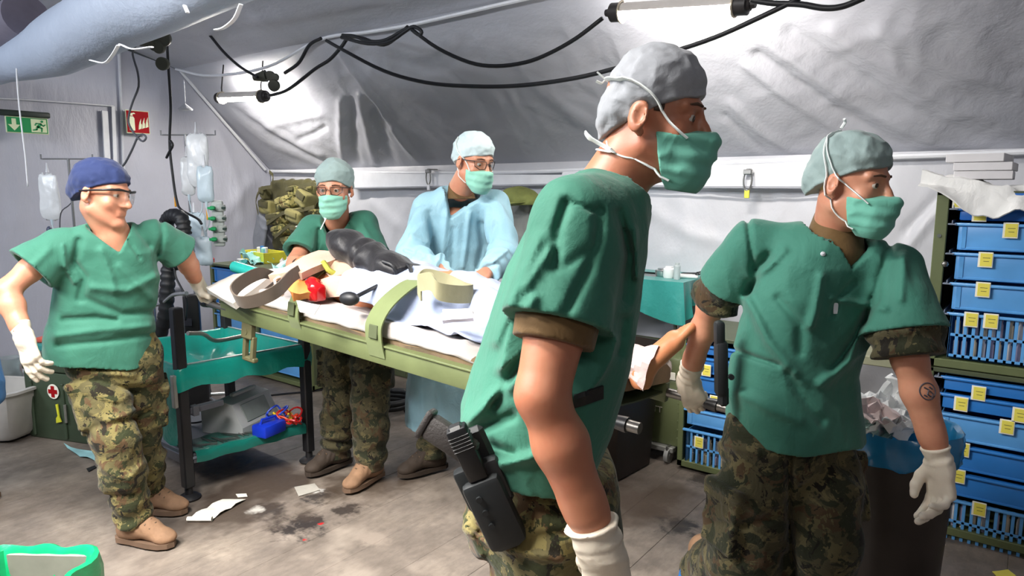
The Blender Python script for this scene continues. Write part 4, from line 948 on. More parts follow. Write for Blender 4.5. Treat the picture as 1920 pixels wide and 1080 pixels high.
    scrub(P, rings, rt, [(sr, sre, .066, .082), (sl, sle, .066, .1)], nb + ZZ * .012, ZZ + RH * .15, fr, .005, SCRUB_D, F_, .10, .007, (5, 5, 3.4), 31, shoulders=[(nb - ZZ * .03, sr, .052, .06), (nb - ZZ * .03, sl, .052, .056)], collar=.077)
    P.soft('undershirt', lambda p: np.minimum(np.maximum(fc(p, nb + ZZ * .055 + RH * .008, nb - ZZ * .05, .06, .085, fr, 1.1) - wrinkle(p, (9, 9, 9), .003, 4), plane(p, nb + ZZ * .05, nax)), loft(p, [(pt(1550, 560, 1.88), .12, .085), (pt(1562, 462, 1.868), .1, .075)], rt, 2.3, .03)), *bounds([nb], .2), .005, BROWN, 'brown undershirt at the neck')
    for s_, e_, a0, a1, r in ((sr, er, .5, .95, .078), (sl, el, .6, .98, .09)):
        s_, e_ = A(s_), A(e_); u = (e_ - s_) / L3(e_, s_)
        P.soft('rolled_camouflage_sleeve', lambda p: shell(np.maximum(rc(p, s_ + (e_ - s_) * a0, s_ + (e_ - s_) * (a1 + .2), r, r * .93) - wrinkle(p, (9, 9, 12), .010, 6) - .004 * np.sin(plane(p, s_, u) * 120 + 2 * vnoise(p * f32(12), 2)), np.maximum(plane(p, s_ + (e_ - s_) * a1, u), -plane(p, s_ + (e_ - s_) * a0, u))), .012), *bounds([s_, e_], .13), .0045, CAMOD)
    TF = [([(1330, 900), (1380, 930), (1420, 960)], None, 10, .014), ([(1340, 980), (1400, 985), (1460, 960)], None, 9, -.012), ([(1480, 840), (1478, 960), (1490, 1080)], None, 7, -.02), ([(1380, 860), (1330, 880)], None, 9, -.010), ([(1560, 880), (1610, 920)], None, 9, .012), ([(1340, 830), (1420, 850)], None, 9, .010)]
    legs(P, pel - ZZ * .01, rt, (hpr - ZZ * .02, hpl - ZZ * .02), (kr, kl), (ar, al), (.118, .1, .078), .0065, CAMOD, fr, TF, .010, 24, pel=(.168, .135), top=.02)
    boot(P, ar, RH * .4 - FH * .8, .008, BOOTT); boot(P, al, fr, .009)
    sh = P.soft('shoe_cover', lambda p: np.maximum(ell(p, pz(1300, 1082, .1), (.05, .06, .09)) - wrinkle(p, (20, 20, 20), .006), -plane(p, pz(1300, 1082, .03), ZZ)), *bounds([pz(1300, 1082, .1)], .13), .006, M('shoe_cover_blue', '2a78c8', .5)); sh['label'] = 'blue shoe cover'
    glove(P, hr, er, .0035, GLOVE, .07, .036, .002); glove(P, hl, el, .0035, GLOVEW, .045, .034)
    # tattoo ring on the forearm, thin ink following the skin
    c0 = pt(1712, 728, 1.6); aa = el * .68 + wl * .32
    ink = M('tattoo_ink', '4a4650', .6, .2); m = MB(); d = wl - el; d /= np.linalg.norm(d); mm = rot_to(d, -FH)
    def onarm(u, v):
        p = el + d * (.075 + u) + mm[:, 1] * v - FH * .1
        for _ in range(14): p = p + FH * float(arm(p[None].astype(f32), sl, el, wl, (.05, .043, .041, .029), hl.R[:, 2])[0] - .0006) * .9
        return p
    m.tube([onarm(.021 * math.cos(t), .019 * math.sin(t)) for t in np.linspace(0, 2 * math.pi, 22, endpoint=False)], .0016, 5, True)
    for q in ([(-.012, -.006), (-.004, .002), (.006, -.004), (.014, .002)], [(.0, .004), (.01, .010), (.016, .004)], [(-.01, .006), (-.002, .012)], [(.006, -.012), (.012, -.006)]): m.tube([onarm(*k) for k in q], .002, 5)
    m.build('tattoo', ink, P.root)['label'] = 'round dark tattoo on the forearm'
    # holster on the right hip
    c = pt(1352, 690, 1.86); hx = MB(); m = rot_to(-ZZ * .95 + RH * .05, -FH); W = lambda u, v, w_: c + m @ A([u, v, w_])
    hx.box(W(0, 0, 0), (.16, .035, .04), m, .012, 2).box(W(-.1, -.004, .0), (.07, .028, .034), m, .01, 2).box(W(.08, .005, 0), (.06, .028, .03), m, .008).cyl(W(.02, .02, .02), W(.02, .02, .03), .008)
    hx.build('holster', M('holster_black', '1c2022', .55, .15), P.root)['label'] = 'black hip holster'
    for q in ((1543, 476), (1601, 488)):
        k = onfront(P, *q); MB().lathe(k, [(0, -.004), (.006, -.002), (.006, .002), (0, .004)], 12, rot_to(ZZ, -FH)).build('snap_button', WHITE, P.root)
    w_ = MB().box(onfront(P, 1567, 578), (.012, .004, .03), rot_to(RH), .001).build('cloth_tag', WHITE, P.root)
    return P
def onfront(P, px, py):
    """the point where the ray through that pixel meets the top"""
    o = [c for c in P.root.children if c.name.startswith(('scrub_top', 'surgical_gown'))][0]; d = ray(px, py); d /= np.linalg.norm(d)
    bpy.context.view_layer.update(); im = o.matrix_world.inverted(); ok, loc, nn, i = o.ray_cast(im @ Vector(CAM), im.to_3x3() @ Vector(d))
    return A(o.matrix_world @ loc) - d * .002 if ok else pt(px, py, 1.8)


# ---- helper behind the stretcher: mint mask, glasses
def helper_back():
    P = P_('person in green scrubs with mint mask and glasses, bending over the patient behind the stretcher', pz(690, 885))
    hd = Head(pt(628, 356, 3.38), -FH * .97 - RH * .05 - ZZ * .14, ZZ - FH * .12, 1.0)
    nb = pt(632, 414, 3.45); rt = -RH; fr = -FH
    sr, sl = pt(586, 428, 3.46), pt(684, 420, 3.5); er, wr = pt(556, 488, 3.3), pt(548, 512, 3.08); el, wl = pt(702, 490, 3.4), pt(660, 515, 3.15)
    hr = Hand(wr, pt(556, 520, 2.98) - wr, ZZ, -1, (30, 30, 20), 3, .2, .95); hl = Hand(wl, pt(640, 520, 3.05) - wl, ZZ, 1, (30, 30, 20), 3, .2, .95)
    pel = pt(668, 590, 3.55); hpr, hpl = pel + rt * .085 - ZZ * .03, pel - rt * .085 - ZZ * .03
    kr, kl = pt(640, 745, 3.5), pt(694, 748, 3.38); ar, al = pz(630, 838, .12), pz(694, 862, .12)
    trunk = [(pel - ZZ * .1, .13, .1), (pt(655, 540, 3.55), .12, .09), (pt(640, 480, 3.5), .14, .1), (pt(634, 440, 3.46), .1, .07)]
    body(P, hd, nb, trunk, rt, [(sr, er, wr), (sl, el, wl)], [hr, hl], [[(hpr, .08), (kr, .055), (ar, .04)], [(hpl, .08), (kl, .055), (al, .04)]], .006, SKIN_W, (.042, .04, .039, .028))
    eyes(hd, P.root); brows(hd, P.root); glasses(hd, P.root)
    capf = cap_fn(hd, (.092, .108, .098), (0, -.014, .056), .06, -.04, .01, 12, .006); lo, hi = bounds([hd.c], .2)
    P.soft('surgical_cap', capf, lo, hi, .0048, CAPG, 'pale green surgical cap'); mf = mask_fn(hd, -.006, .07, 7, .004); P.soft('face_mask', mf, lo, hi, .0048, MASKM, 'mint surgical mask')
    MB().tube(curve_pts([hd.w((.06, .03, -.1)), pt(610, 410, 3.28), pt(606, 420, 3.3), pt(601, 430, 3.3)], 8), .006, 6, flat=.4).build('mask_tie', STRAPW, P.root)
    rings = [(pt(672, 625, 3.55), .19, .14), (pt(664, 560, 3.55), .185, .14), (pt(646, 490, 3.52), .18, .13), (pt(638, 446, 3.48), .165, .11), (pt(634, 410, 3.45), .085, .07)]
    F_ = [([(598, 430), (595, 460), (590, 475)], None, 4, -.012), ([(625, 450), (622, 480)], None, 4, .01), ([(655, 420), (672, 450), (680, 480)], None, 4, -.012), ([(680, 420), (700, 460)], None, 5, .008), ([(620, 420), (628, 440), (640, 448)], None, 3, .006)]
    scrub(P, rings, rt, [(sr, sr + (er - sr) * .8, .062, .085), (sl, sl + (el - sl) * .85, .062, .09)], nb + ZZ * .012, hd.c - nb, fr, .0065, SCRUB, F_, .09, .006, (5, 5, 4), 41, shoulders=[(nb - ZZ * .03, sr, .052, .056), (nb - ZZ * .03, sl, .052, .056)], collar=.064)
    legs(P, pel - ZZ * .02, rt, (hpr - ZZ * .03, hpl - ZZ * .03), (kr, kl), (ar, al), (.105, .092, .08), .0075, CAMOD, fr, [([(660, 700), (700, 730)], None, 5, .012), ([(665, 790), (705, 810)], None, 5, -.012)], .010, 44)
    boot(P, ar, -FH * .7 - RH * .6, .008, BOOTD, BOOTD); boot(P, al, -FH * .8 - RH * .45, .008, BOOTT); return P


# ---- helper in the pale blue gown
def gowned():
    P = P_('person in pale blue surgical gown and dark glasses, hands over the patient', pz(800, 885))
    hd = Head(pt(888, 304, 3.36), -FH * .72 + RH * .66 - ZZ * .28, ZZ + RH * .12 - FH * .1, 1.02)
    nb = pt(864, 354, 3.45); fr = -FH * .97 + RH * .2; rt = -(RH * .97 + FH * .2)
    sr, sl = pt(800, 388, 3.46), pt(926, 384, 3.43); er, el = pt(772, 480, 3.3), pt(948, 478, 3.28); wr, wl = pt(838, 517, 3.02), pt(912, 512, 3.0)
    hr = Hand(wr, pt(868, 524, 2.97) - wr, ZZ * .8 - FH * .5, -1, (35, 45, 25), 2, .6, 1.0); hl = Hand(wl, pt(886, 526, 2.93) - wl, ZZ * .7 - FH * .6, 1, (35, 45, 25), 2, .6, 1.0)
    pel = pt(850, 575, 3.6); hpr, hpl = pel + rt * .09 - ZZ * .03, pel - rt * .09 - ZZ * .03
    kr, kl = pt(822, 730, 3.52), pt(880, 730, 3.6); ar, al = pz(808, 845, .12), pz(880, 838, .12)
    trunk = [(pel - ZZ * .1, .14, .1), (pt(850, 520, 3.57), .12, .09), (pt(856, 450, 3.52), .14, .1), (pt(858, 392, 3.46), .1, .07)]
    body(P, hd, nb, trunk, rt, [(sr, er, wr), (sl, el, wl)], [hr, hl], [[(hpr, .08), (kr, .055), (ar, .04)], [(hpl, .08), (kl, .055), (al, .04)]], .006, SKIN_W)
    eyes(hd, P.root, (0, -.4)); brows(hd, P.root); glasses(hd, P.root)
    capf = cap_fn(hd, (.09, .108, .09), (0, -.014, .054), .06, -.035, .012, 15, .006, lump=(((0, -.095, .0), (.045, .035, .04)),)); lo, hi = bounds([hd.c], .2)
    P.soft('surgical_cap', capf, lo, hi, .0045, CAPW, 'whitish surgical cap'); mf = mask_fn(hd, -.012, .066, 9, .002); P.soft('face_mask', mf, lo, hi, .0045, MASKM, 'mint surgical mask')
    ex = lambda p: np.minimum(capf(p), mf(p))
    for s_ in (1, -1): straps(hd, P.root, ex, [[(s_ * .064, .062, -.025), (s_ * .08, .03, .01), (s_ * .09, -.02, .05), (s_ * .07, -.06, .1)], [(s_ * .058, .04, -.1), (s_ * .07, .0, -.08), (s_ * .07, -.05, -.05)]], .0055)
    hairf = lambda p: (lambda q: np.maximum(np.maximum(hd.skull(q) - .005, np.maximum(-q[:, 2] - .04, q[:, 2] - .03)), q[:, 1] + .04) * hd.sc)(hd.loc(p))
    P.soft('hair', hairf, lo, hi, .005, HAIRD, 'short dark hair below the cap')
    rings = [(pt(848, 790, 3.58), .25, .22), (pt(846, 700, 3.58), .23, .2), (pt(848, 610, 3.6), .195, .16), (pt(852, 520, 3.57), .18, .14), (pt(856, 460, 3.53), .185, .13), (pt(860, 400, 3.48), .165, .105), (pt(863, 356, 3.455), .085, .07)]
    F_ = [([(838, 400), (832, 450), (828, 510)], 3.5, 6, .014), ([(850, 430), (848, 500)], 3.5, 6, -.012), ([(880, 400), (875, 450), (868, 500)], 3.5, 5, .012), ([(900, 420), (905, 460), (895, 500)], 3.5, 5, -.014), ([(805, 400), (812, 440), (815, 490)], 3.5, 6, -.014), ([(770, 440), (800, 455)], 3.5, 4, .012), ([(760, 470), (800, 485)], 3.4, 4, -.012), ([(780, 500), (812, 495)], 3.3, 4, .012),
          ([(930, 420), (920, 460)], 3.5, 5, -.010), ([(925, 490), (950, 470)], 3.4, 4, .012), ([(905, 505), (930, 495)], 3.3, 4, -.010), ([(790, 700), (795, 800)], None, 7, .012), ([(815, 700), (825, 790)], None, 8, -.012)]
    ra = (er - wr) / L3(er, wr)
    nd = hd.c - nb
    def f(p):
        d = loft(p, [(rings[0][0] - ZZ * .08,) + rings[0][1:]] + rings, rt, 2.3, .04)
        for s_ in (sr, sl): d = smin(d, rc(p, nb - ZZ * .03, s_, .052, .062), .05)
        for s_, e_, w_ in ((sr, er, wr), (sl, el, wl)):
            k = chain(p, [(s_, .068), (e_, .074), (w_, .05)], .03) - .007 * np.sin(plane(p, e_, w_ - e_) * 70 + 3 * vnoise(p * f32(9), 5)); u = (w_ - e_); d = smin(d, np.maximum(k, plane(p, w_ - u / np.linalg.norm(u) * .005, u)), .03)
        d0 = d + .004; d = d - wrinkle(p, (6, 6, 3.5), .010, 51) - wrinkle(p, (15, 15, 9), .004, 5) - inpx(p, F_) - .002 * vnoise(p * f32(20), 6); d = np.minimum(d, d0 + .014)
        d = np.maximum(d, plane(p, rings[0][0], -ZZ) + .01 * np.sin(p[:, 0] * 14)); d = np.maximum(d, -(d0 + .028))
        q = p - (nb + ZZ * .012).astype(f32); n_ = nd / np.linalg.norm(nd); c = q @ n_.astype(f32); b = q @ fr.astype(f32); a = q @ np.cross(fr, n_).astype(f32)
        hole = np.maximum(np.sqrt(a * a + b * b) - .066, -c - .04); vv = np.maximum(np.maximum(np.abs(a) - .066 * np.clip((c + .1) / .1, 0, 1.3), -b), -(c + .1))
        return np.maximum(d, -np.minimum(hole, vv))
    P.soft('surgical_gown', f, *bounds([rings[0][0], rings[-1][0], er, el, wr, wl], .25), .0065, GOWN, 'pale blue long surgical gown', None, 2.6)
    legs(P, pel - ZZ * .02, rt, (hpr - ZZ * .03, hpl - ZZ * .03), (kr, kl), (ar, al), (.1, .085, .075), .009, CAMOD, fr, (), .008, 54, False)
    P.soft('collar', lambda p: np.maximum(np.maximum(fc(p, nb + ZZ * .0, nb - ZZ * .06 + fr * .01, .064, .075, fr, 1.1), plane(p, nb + ZZ * .005, nd)), -plane(p, nb - ZZ * .05, ZZ)), *bounds([nb], .15), .006, BROWN, 'brown undershirt collar')
    boot(P, ar, -FH * .5 - RH * .8, .009, BOOTD, BOOTD); boot(P, al, -FH * .9, .009, BOOTD, BOOTD); return P


# ---- someone in a strong blue gown, mostly outside the left edge
def edge_person():
    c = A([*(pt(-118, 600, 3.0)[:2]), 0.]); P = P_('person in strong blue gown mostly cut off by the left edge of the picture', c)
    hd = Head(c + ZZ * 1.55, RH * .9 + FH * .3, ZZ, 1.0); nb = c + ZZ * 1.4; rt = -FH; fr = RH
    sh = [c + ZZ * 1.34 + rt * s * .18 for s in (1, -1)]; e = [k - ZZ * .27 + rt * s * .04 + RH * .02 for k, s in zip(sh, (1, -1))]; w_ = [k - ZZ * .25 - RH * .02 for k in e]
    hs = [Hand(k, -ZZ + RH * .2, rt * s, -s, (20, 25, 15), 2, .3, .95) for k, s in zip(w_, (1, -1))]; hp = [c + ZZ * .85 + rt * s * .09 for s in (1, -1)]; an = [c + ZZ * .115 + rt * s * .1 for s in (1, -1)]
    body(P, hd, nb, [(c + ZZ * .8, .13, .1), (c + ZZ * 1.05, .12, .09), (c + ZZ * 1.35, .1, .07)], rt, list(zip(sh, e, w_)), hs, [[(h_, .08), ((h_ + a_) / 2, .055), (a_, .04)] for h_, a_ in zip(hp, an)], .012, SKIN_W)
    def f(p):
        d = loft(p, [(c + ZZ * .5, .23, .2), (c + ZZ * .9, .2, .17), (c + ZZ * 1.25, .19, .13), (c + ZZ * 1.4, .09, .07)], rt, 2.3, .04)
        for s_, e_, k in zip(sh, e, w_): d = smin(d, chain(p, [(s_, .075), (e_, .07), (k, .05)], .03), .03)
        return np.maximum(d - wrinkle(p, (6, 6, 4), .012, 3), -np.maximum(ln(p - (nb + ZZ * .03).astype(f32)) - .075, -9))
    P.soft('surgical_gown', f, *bounds([c + ZZ * .5, c + ZZ * 1.4, *e, *w_], .25), .012, GOWN2, 'strong blue surgical gown')
    legs(P, c + ZZ * .85, rt, hp, [(h_ + a_) / 2 for h_, a_ in zip(hp, an)], an, (.1, .085, .075), .014, CAMOD, fr, (), .008, 3, False)
    for a_ in an: boot(P, a_, -FH - RH * .6, .012)
    P.soft('surgical_cap', cap_fn(hd), *bounds([hd.c], .2), .008, CAPB, 'navy cap')
if True:
    import time; T0 = time.time()
    for fn in (helper_left, man_front, helper_right, helper_back, gowned, edge_person):
        fn(); print(fn.__name__, round(time.time() - T0, 1))
# ================================================================ stretcher, patient and what lies on it
OLIVE = M('olive_paint', '616a45', .5, .12, 7, .1, 80); OLIVE2 = M('olive_paint_dark', '4c543c', .5, .15, 7, .1, 80); STEEL = M('steel', '9a9a98', .3, .08, metal=.9); DKMET = M('dark_metal', '232326', .4, .1)
SHEET = cloth_mat('sheet_white', 'c3bbb7', 'b5ada9', .8, 1.0); SHEETB = cloth_mat('sheet_pale_blue', 'aab4ce', '9da8c2', .8, 1.2); PADM = cloth_mat('pad_soiled_edge', '8b7458', '6f5a42', .8)
def S(u, v, h=0.0):
    n = NL + (NR_ - NL) * u; f_ = FL_ + (FR_ - FL_) * u; return n + (f_ - n) * v + ZZ * h
def srot(u=.5):
    x = SD; y = S(u, 1) - S(u, 0); y /= np.linalg.norm(y); y = y - x * (x @ y); y /= np.linalg.norm(y); return np.stack([x, y, np.cross(x, y)], 1)
SR = srot()
st = empty('stretcher', S(.5, .5), 'long olive stretcher with dark pole ends, carried by the helpers', 'stretcher')
for v in (0, 1):
    a, b = S(.07, v), S(.925, v); x = (b - a) / np.linalg.norm(b - a); m = rot_to(x)
    MB().box((a + b) / 2, (np.linalg.norm(b - a), .032, .074), m, .007, 2).box((a + b) / 2 + m[:, 2] * .036, (np.linalg.norm(b - a) * .995, .046, .008), m, .002).build('side_rail', OLIVE, st)
    for p, q in ((S(0, v), a), (b, S(1, v))):
        g = MB().tube([p, q + (q - p) * .3], .0165, 14).build('handle', M('handle_grey', '6d6a66', .35, .1, metal=.6), st)
        e = p if p is not a and L3(p, S(0, v)) < 1e-6 else q
        d = x if e is q else -x; MB().tube([e - d * .03, e, e + d * .012, e + d * .014], [.019, .0225, .0225, .014], 16).build('end_cap', DKMET, g)
MB().grid([[S(u, v, .0 - .02 * math.sin(math.pi * v)) for v in np.linspace(.03, .97, 9)] for u in np.linspace(.08, .92, 20)], .006).build('canvas', OLIVE2, st)
for u in (.2, .78): MB().tube([S(u, .02, -.035), S(u, .98, -.035)], .012, 10).build('spreader_bar', OLIVE2, st)
for u in (.16, .8):
    for v in (0, 1):
        c = S(u, v, -.075); m = MB(); m.box(c + ZZ * .01, (.075, .03, .085), SR, .006).box(c + A([-.0, 0, -.07]) + SR[:, 0] * .03, (.02, .024, .1), SR, .004).box(c + A([-.0, 0, -.07]) - SR[:, 0] * .03, (.02, .024, .1), SR, .004).box(c + ZZ * -.125, (.09, .03, .022), SR, .006)
        m.cyl(c - SR[:, 1] * .018, c + SR[:, 1] * .018, .014, n=12).build('folding_foot', M('olive_bracket', '5f5c40', .5, .15), st)

# padded mattress with soiled edge, white sheet over it
def pad():
    rows = []
    ma = MB(); us = np.linspace(.07, .93, 60)
    for u in us:
        e = .012 * math.sin(u * 37); ring = []
        for v, h in ((.03, .0), (.012 + e * .3, .02), (.02, .052), (.06, .066), (.5, .072), (.94, .066), (.985, .05), (.99, .02), (.97, .0), (.5, -.003)): ring.append(S(u, v, h + .038 + .004 * math.sin(u * 60 + v * 9)))
        rows.append(ring)
    o = ma.rings(rows).build('mattress', PADM); tag(o, 'thin padded mattress with soiled brown edge on the stretcher', 'mattress')
pad()
HU, TU = .205, .30     # head and collar of the patient along the stretcher
def body_h(u, v):
    """height of the lying body above the mattress"""
    w = np.interp(u, [.26, .30, .42, .52, .56, .95], [.0, .25, .26, .26, .2, .15]); c = np.interp(u, [.26, .3, .4, .5, .56], [.0, .20, .195, .185, .17]); x = (v - .52) * .57
    t = c * max(0, 1 - (abs(x) / (w + .02)) ** 2.2) ** .5 if w > .02 and u < .56 else 0
    l = 0
    if u > .5:
        r = np.interp(u, [.5, .55, .72, .78, .88, .92], [.06, .095, .075, .07, .055, .045])
        for vc in (.36, .68):
            dx = abs((v - vc) * .57); l = max(l, (2 * r * max(0, 1 - (dx / (r * 1.35)) ** 2) ** .5))
        t = max(t, l * np.interp(u, [.5, .56], [.3, 1]))
    return t
def sheet(name, u0, u1, v0, v1, lift, mat, label, cat, drop=.0, seed=1, nu=110, nv=60, edge=.02, wr=.012, near_drop=.07, over=True):
    us, vs = np.linspace(u0, u1, nu), np.linspace(v0, v1, nv); P = np.zeros((nu, nv, 3))
    H = A([[body_h(u, v) if over else 0.0 for v in vs] for u in us])
    for _ in range(5): H[1:-1, 1:-1] = (H[1:-1, 1:-1] * 2 + H[:-2, 1:-1] + H[2:, 1:-1] + H[1:-1, :-2] + H[1:-1, 2:]) / 6
    for i, u in enumerate(us):
        for j, v in enumerate(vs):
            uu, vv = u + .006 * math.sin(v * 23 + seed), v; h = .118 + lift + H[i, j]; k = 0
            if v < .02: k = (.02 - v) * .57; vv = .02 - k * .18; h -= k * .95 
            if v > .99: k = (v - .99) * .57; vv = .99 + k * .18; h -= k * .95
            P[i, j] = S(uu, vv, h)
    q = P.reshape(-1, 3).astype(f32); n = wrinkle(q, (9, 9, 6), wr, seed) + vnoise(q * f32(16), seed) * wr * .4
    P = P + (np.maximum(n, -.012 - lift * .4)[:, None] * (ZZ * .8 - SR[:, 1] * .55 * (q @ SR[:, 1].astype(f32) < 1.72)[:, None])).reshape(P.shape)
    return tag(MB().grid(P, .004).build(name, mat, sharp=None), label, cat)
sheet('bed_sheet', .075, .925, -.085, 1.1, .0, SHEET, 'white sheet wrapped over the stretcher mattress, creased along the near edge', 'sheet', seed=3, wr=.016, over=False)
sheet('blanket', .425, .865, .04, .98, .014, SHEETB, 'pale blue white cover crumpled over the lying patient', 'blanket', seed=8, wr=.02)
# the patient: one body, bare shoulder and bare feet show
def patient():
    P = P_('person lying on the stretcher under white covers, bare shoulder and bare foot showing', S(.5, .5, .12))
    B = lambda u, v, h: S(u, v, .125 + h)
    hd = Head(B(.20, .5, .05), ZZ * .9 + SD * .3, -SD, .95); nb = B(.285, .52, .06)
    sr, sl = B(.315, .27, .07), B(.315, .8, .07); er, el = B(.41, .33, .03), B(.42, .78, .03); wr, wl = B(.52, .33, .02), B(.52, .7, .02)
    hr, hl = Hand(wr, SD, ZZ, -1, (15, 20, 15)), Hand(wl, SD, ZZ, 1, (15, 20, 15))
    y = SR[:, 1]
    def foot(p, an, toe, sole_n):
        x = toe / np.linalg.norm(toe); side = np.cross(sole_n, x); side /= np.linalg.norm(side); W = lambda a, b, c: an + x * a + side * b + np.cross(x, side) * c
        d = smin(rc(p, W(-.04, 0, -.03), W(-.02, 0, .0), .036, .040), fc(p, W(0, 0, -.01), W(.12, 0, -.022), .044, .040, np.cross(x, side), 1.2), .03)
        for k, (b, l, r) in enumerate(((-.030, .188, .015), (-.008, .188, .0105), (.010, .182, .010), (.025, .172, .0095), (.038, .16, .009))): d = smin(d, rc(p, W(.12, b * .8, -.022), W(l, b, -.024), r * 1.1, r), .006)
        return d
    an1, an2 = pt(1206, 683, 2.13), pt(1128, 655, 2.25); t1 = pt(1284, 598, 2.16) - an1; t2 = pt(1165, 580, 2.26) - an2
    trunk = [(B(.56, .52, .09), .16, .09), (B(.46, .52, .085), .14, .085), (B(.36, .52, .09), .165, .095), (B(.29, .52, .08), .11, .07)]
    k1, k2 = B(.72, .36, .09), B(.72, .68, .09)
    def f(p):
        d = near(p, hd.c, .2, hd.sdf); d = smin(d, rc(p, hd.w((0, -.02, -.05)), nb, .055, .06), .025); d = smin(d, loft(p, trunk, -y, 2.3, .04), .05)
        for s_, e_, w_, h in ((sr, er, wr, hr), (sl, el, wl, hl)): d = smin(d, smin(arm(p, s_, e_, w_, z=ZZ), near(p, h.w((.08, 0, 0)), .16, h.sdf), .012), .03)
        for h_, k_, a_, t_ in ((B(.56, .37, .09), k1, an1, t1), (B(.56, .67, .09), k2, an2, t2)):
            l = chain(p, [(h_, .085), (k_, .058)], .03); l = smin(l, chain(p, [(k_, .056), (k_ * .6 + a_ * .4, .052), (a_, .036)], .03), .02); l = smin(l, near(p, a_ + t_ * .4, .2, lambda q: foot(q, a_, t_, SD * -.7 + ZZ * .1 - y * .6)), .02); d = smin(d, l, .04)
        return d - .0015 * vnoise(p * f32(30), 4)
    P.soft('body', f, *bounds([hd.w((0, 0, .14)), nb, sr, sl, er, el, k1, k2, an1 + t1 * 1.1, an2 + t2 * 1.1, B(.3, .5, .2)], .16), .0055, SKIN_P)
    hx = lambda p: (lambda q: np.maximum(hd.skull(q) - .006, np.maximum(q[:, 1] - .045, -q[:, 2] - .01)) * hd.sc)(hd.loc(p)); P.soft('hair', hx, *bounds([hd.c], .17), .005, HAIRD)
    eyes(hd, P.root)
    # foil wrap round the shin
    m = []
    for i, t in enumerate(np.linspace(-.15, .03, 9)):
        d = (an1 - k1) / L3(an1, k1); mm = rot_to(d); c = an1 + d * t - ZZ * .004; m.append([c + (mm[:, 1] * math.cos(a) + mm[:, 2] * math.sin(a)) * (.055 + .02 * (i > 6) * (.5 + .5 * math.sin(a * 5)) + .006 * math.sin(a * 7 + i * 2)) for a in np.linspace(0, 2 * math.pi, 28, endpoint=False)])
    MB().rings(m, False).build('leg_wrap', cloth_mat('wrap_pinkish_white', 'ead6d2', 'dfc6c2', .6, 1.2), P.root)['label'] = 'crinkled white wrap around the shin'
    return P
PAT = patient()

def over_body(px, py):
    b = next(c for c in PAT.root.children if c.name.startswith('body')); d = ray(px, py); d /= np.linalg.norm(d); bpy.context.view_layer.update(); im = b.matrix_world.inverted()
    ok, loc, nn, i = b.ray_cast(im @ Vector(CAM), im.to_3x3() @ Vector(d)); return A(b.matrix_world @ loc) - d * .028 + ZZ * .006 if ok else pt(px, py, 2.75)
def slab(name, pts, D, thick, mat, label, cat, group=None, seed=1, wr=.005, parent=None, n=7):
    """soft flat pack whose outline is given by four corners (pixels) and depths"""
    c = [pt(px, py, d) if d else over_body(px, py) for (px, py), d in zip(pts, D)]; P = A([[c[0] * (1 - u) * (1 - v) + c[1] * u * (1 - v) + c[2] * u * v + c[3] * (1 - u) * v for v in np.linspace(0, 1, n)] for u in np.linspace(0, 1, n)])
    q = P.reshape(-1, 3).astype(f32); P = P + ZZ * (wrinkle(q, (14, 14, 14), wr, seed)[:, None] + np.repeat(np.outer(np.sin(np.linspace(0, math.pi, n)), np.sin(np.linspace(0, math.pi, n))).reshape(-1, 1), 1, 1) * thick * .6).reshape(n, n, 1)
    o = MB().grid(P, thick).build(name, mat, parent, sharp=50)
    return tag(o, label, cat, group) if parent is None else o
TAN = cloth_mat('tan_wrap', 'c7a58c', 'b8957c', .7); TAN2 = cloth_mat('tan_wrap_pink', 'd2b3a0', 'c4a48f', .7); REDB = M('red_plastic', 'c0141c', .2, .1, coat=.4); ORNG = M('orange_plastic', 'e87722', .4, .1); TEAL = cloth_mat('teal_drape', '3a9c95', '33908a', .35, .8)
WEBB = cloth_mat('brown_grey_webbing', '5a4f44', '4c4239', .7, .3); WEBO = cloth_mat('olive_webbing', '6f7b50', '646e46', .7, .3); WEBT = cloth_mat('pale_olive_webbing', '9f9b7c', '908c6c', .7, .3)
slab('dressing_pack', [(596, 500), (650, 494), (682, 512), (622, 528)], (0, 0, 0, 0), .03, TAN, 'flat tan dressing pack lying on the patient chest, left of the black roll', 'dressing')
slab('dressing_pack', [(606, 528), (652, 520), (648, 556), (606, 560)], (0, 0, 0, 0), .03, TAN2, 'thick pinkish tan dressing pack leaning beside the red bag', 'dressing', seed=4)
slab('dressing_wrap', [(505, 522), (598, 474), (668, 480), (566, 518)], (2.72, 2.98, 2.98, 2.68), .03, TAN2, 'pale tan wrap stretched over the patient head', 'dressing', seed=6, wr=.009)
o = tag(soft('red_bag', lambda p: smin(ell(p, pt(586, 541, 2.72), (.075, .04, .05), rz(-.5)), bx(p, pt(594, 548, 2.7), (.045, .03, .035), rz(-.3), .015), .02) - wrinkle(p, (18, 18, 18), .006, 4), *bounds([pt(586, 541, 2.72)], .13), .006, REDB), 'glossy red bag wedged beside the patient shoulder', 'bag')
sh_ = tag(slab('orange_pad', [(540, 535), (575, 530), (590, 555), (550, 556)], (2.72, 2.76, 2.66, 2.64), .04, M('orange_pad', 'd98a45', .5, .15), None, None, parent=None), 'rounded orange pad between the strap and the red bag', 'pad')
tag(MB().tube(curve_pts([pt(606, 492, 2.8), pt(612, 500, 2.78), pt(618, 508, 2.77), pt(634, 516, 2.78)], 10), .012, 8).build('tube_holder', M('yellow_green_plastic', '9a9a3c', .5)), 'yellow green tube holder on the dressing', 'holder')
t = empty('airway_tube', pt(556, 520, 2.7), 'pale tube with blue connector lying over the tan wrap', 'tube')
MB().tube(curve_pts([pt(515, 535, 2.68), pt(518, 548, 2.66), pt(530, 552, 2.66), pt(515, 525, 2.7), pt(545, 515, 2.72), pt(562, 513, 2.73)], 24), .006, 8).build('tubing', M('pale_tube', 'e0c8b4', .4), t); MB().cyl(pt(556, 513, 2.72), pt(568, 511, 2.72), .014, .011).build('connector', M('connector_blue', '1f8fb5', .4), t)

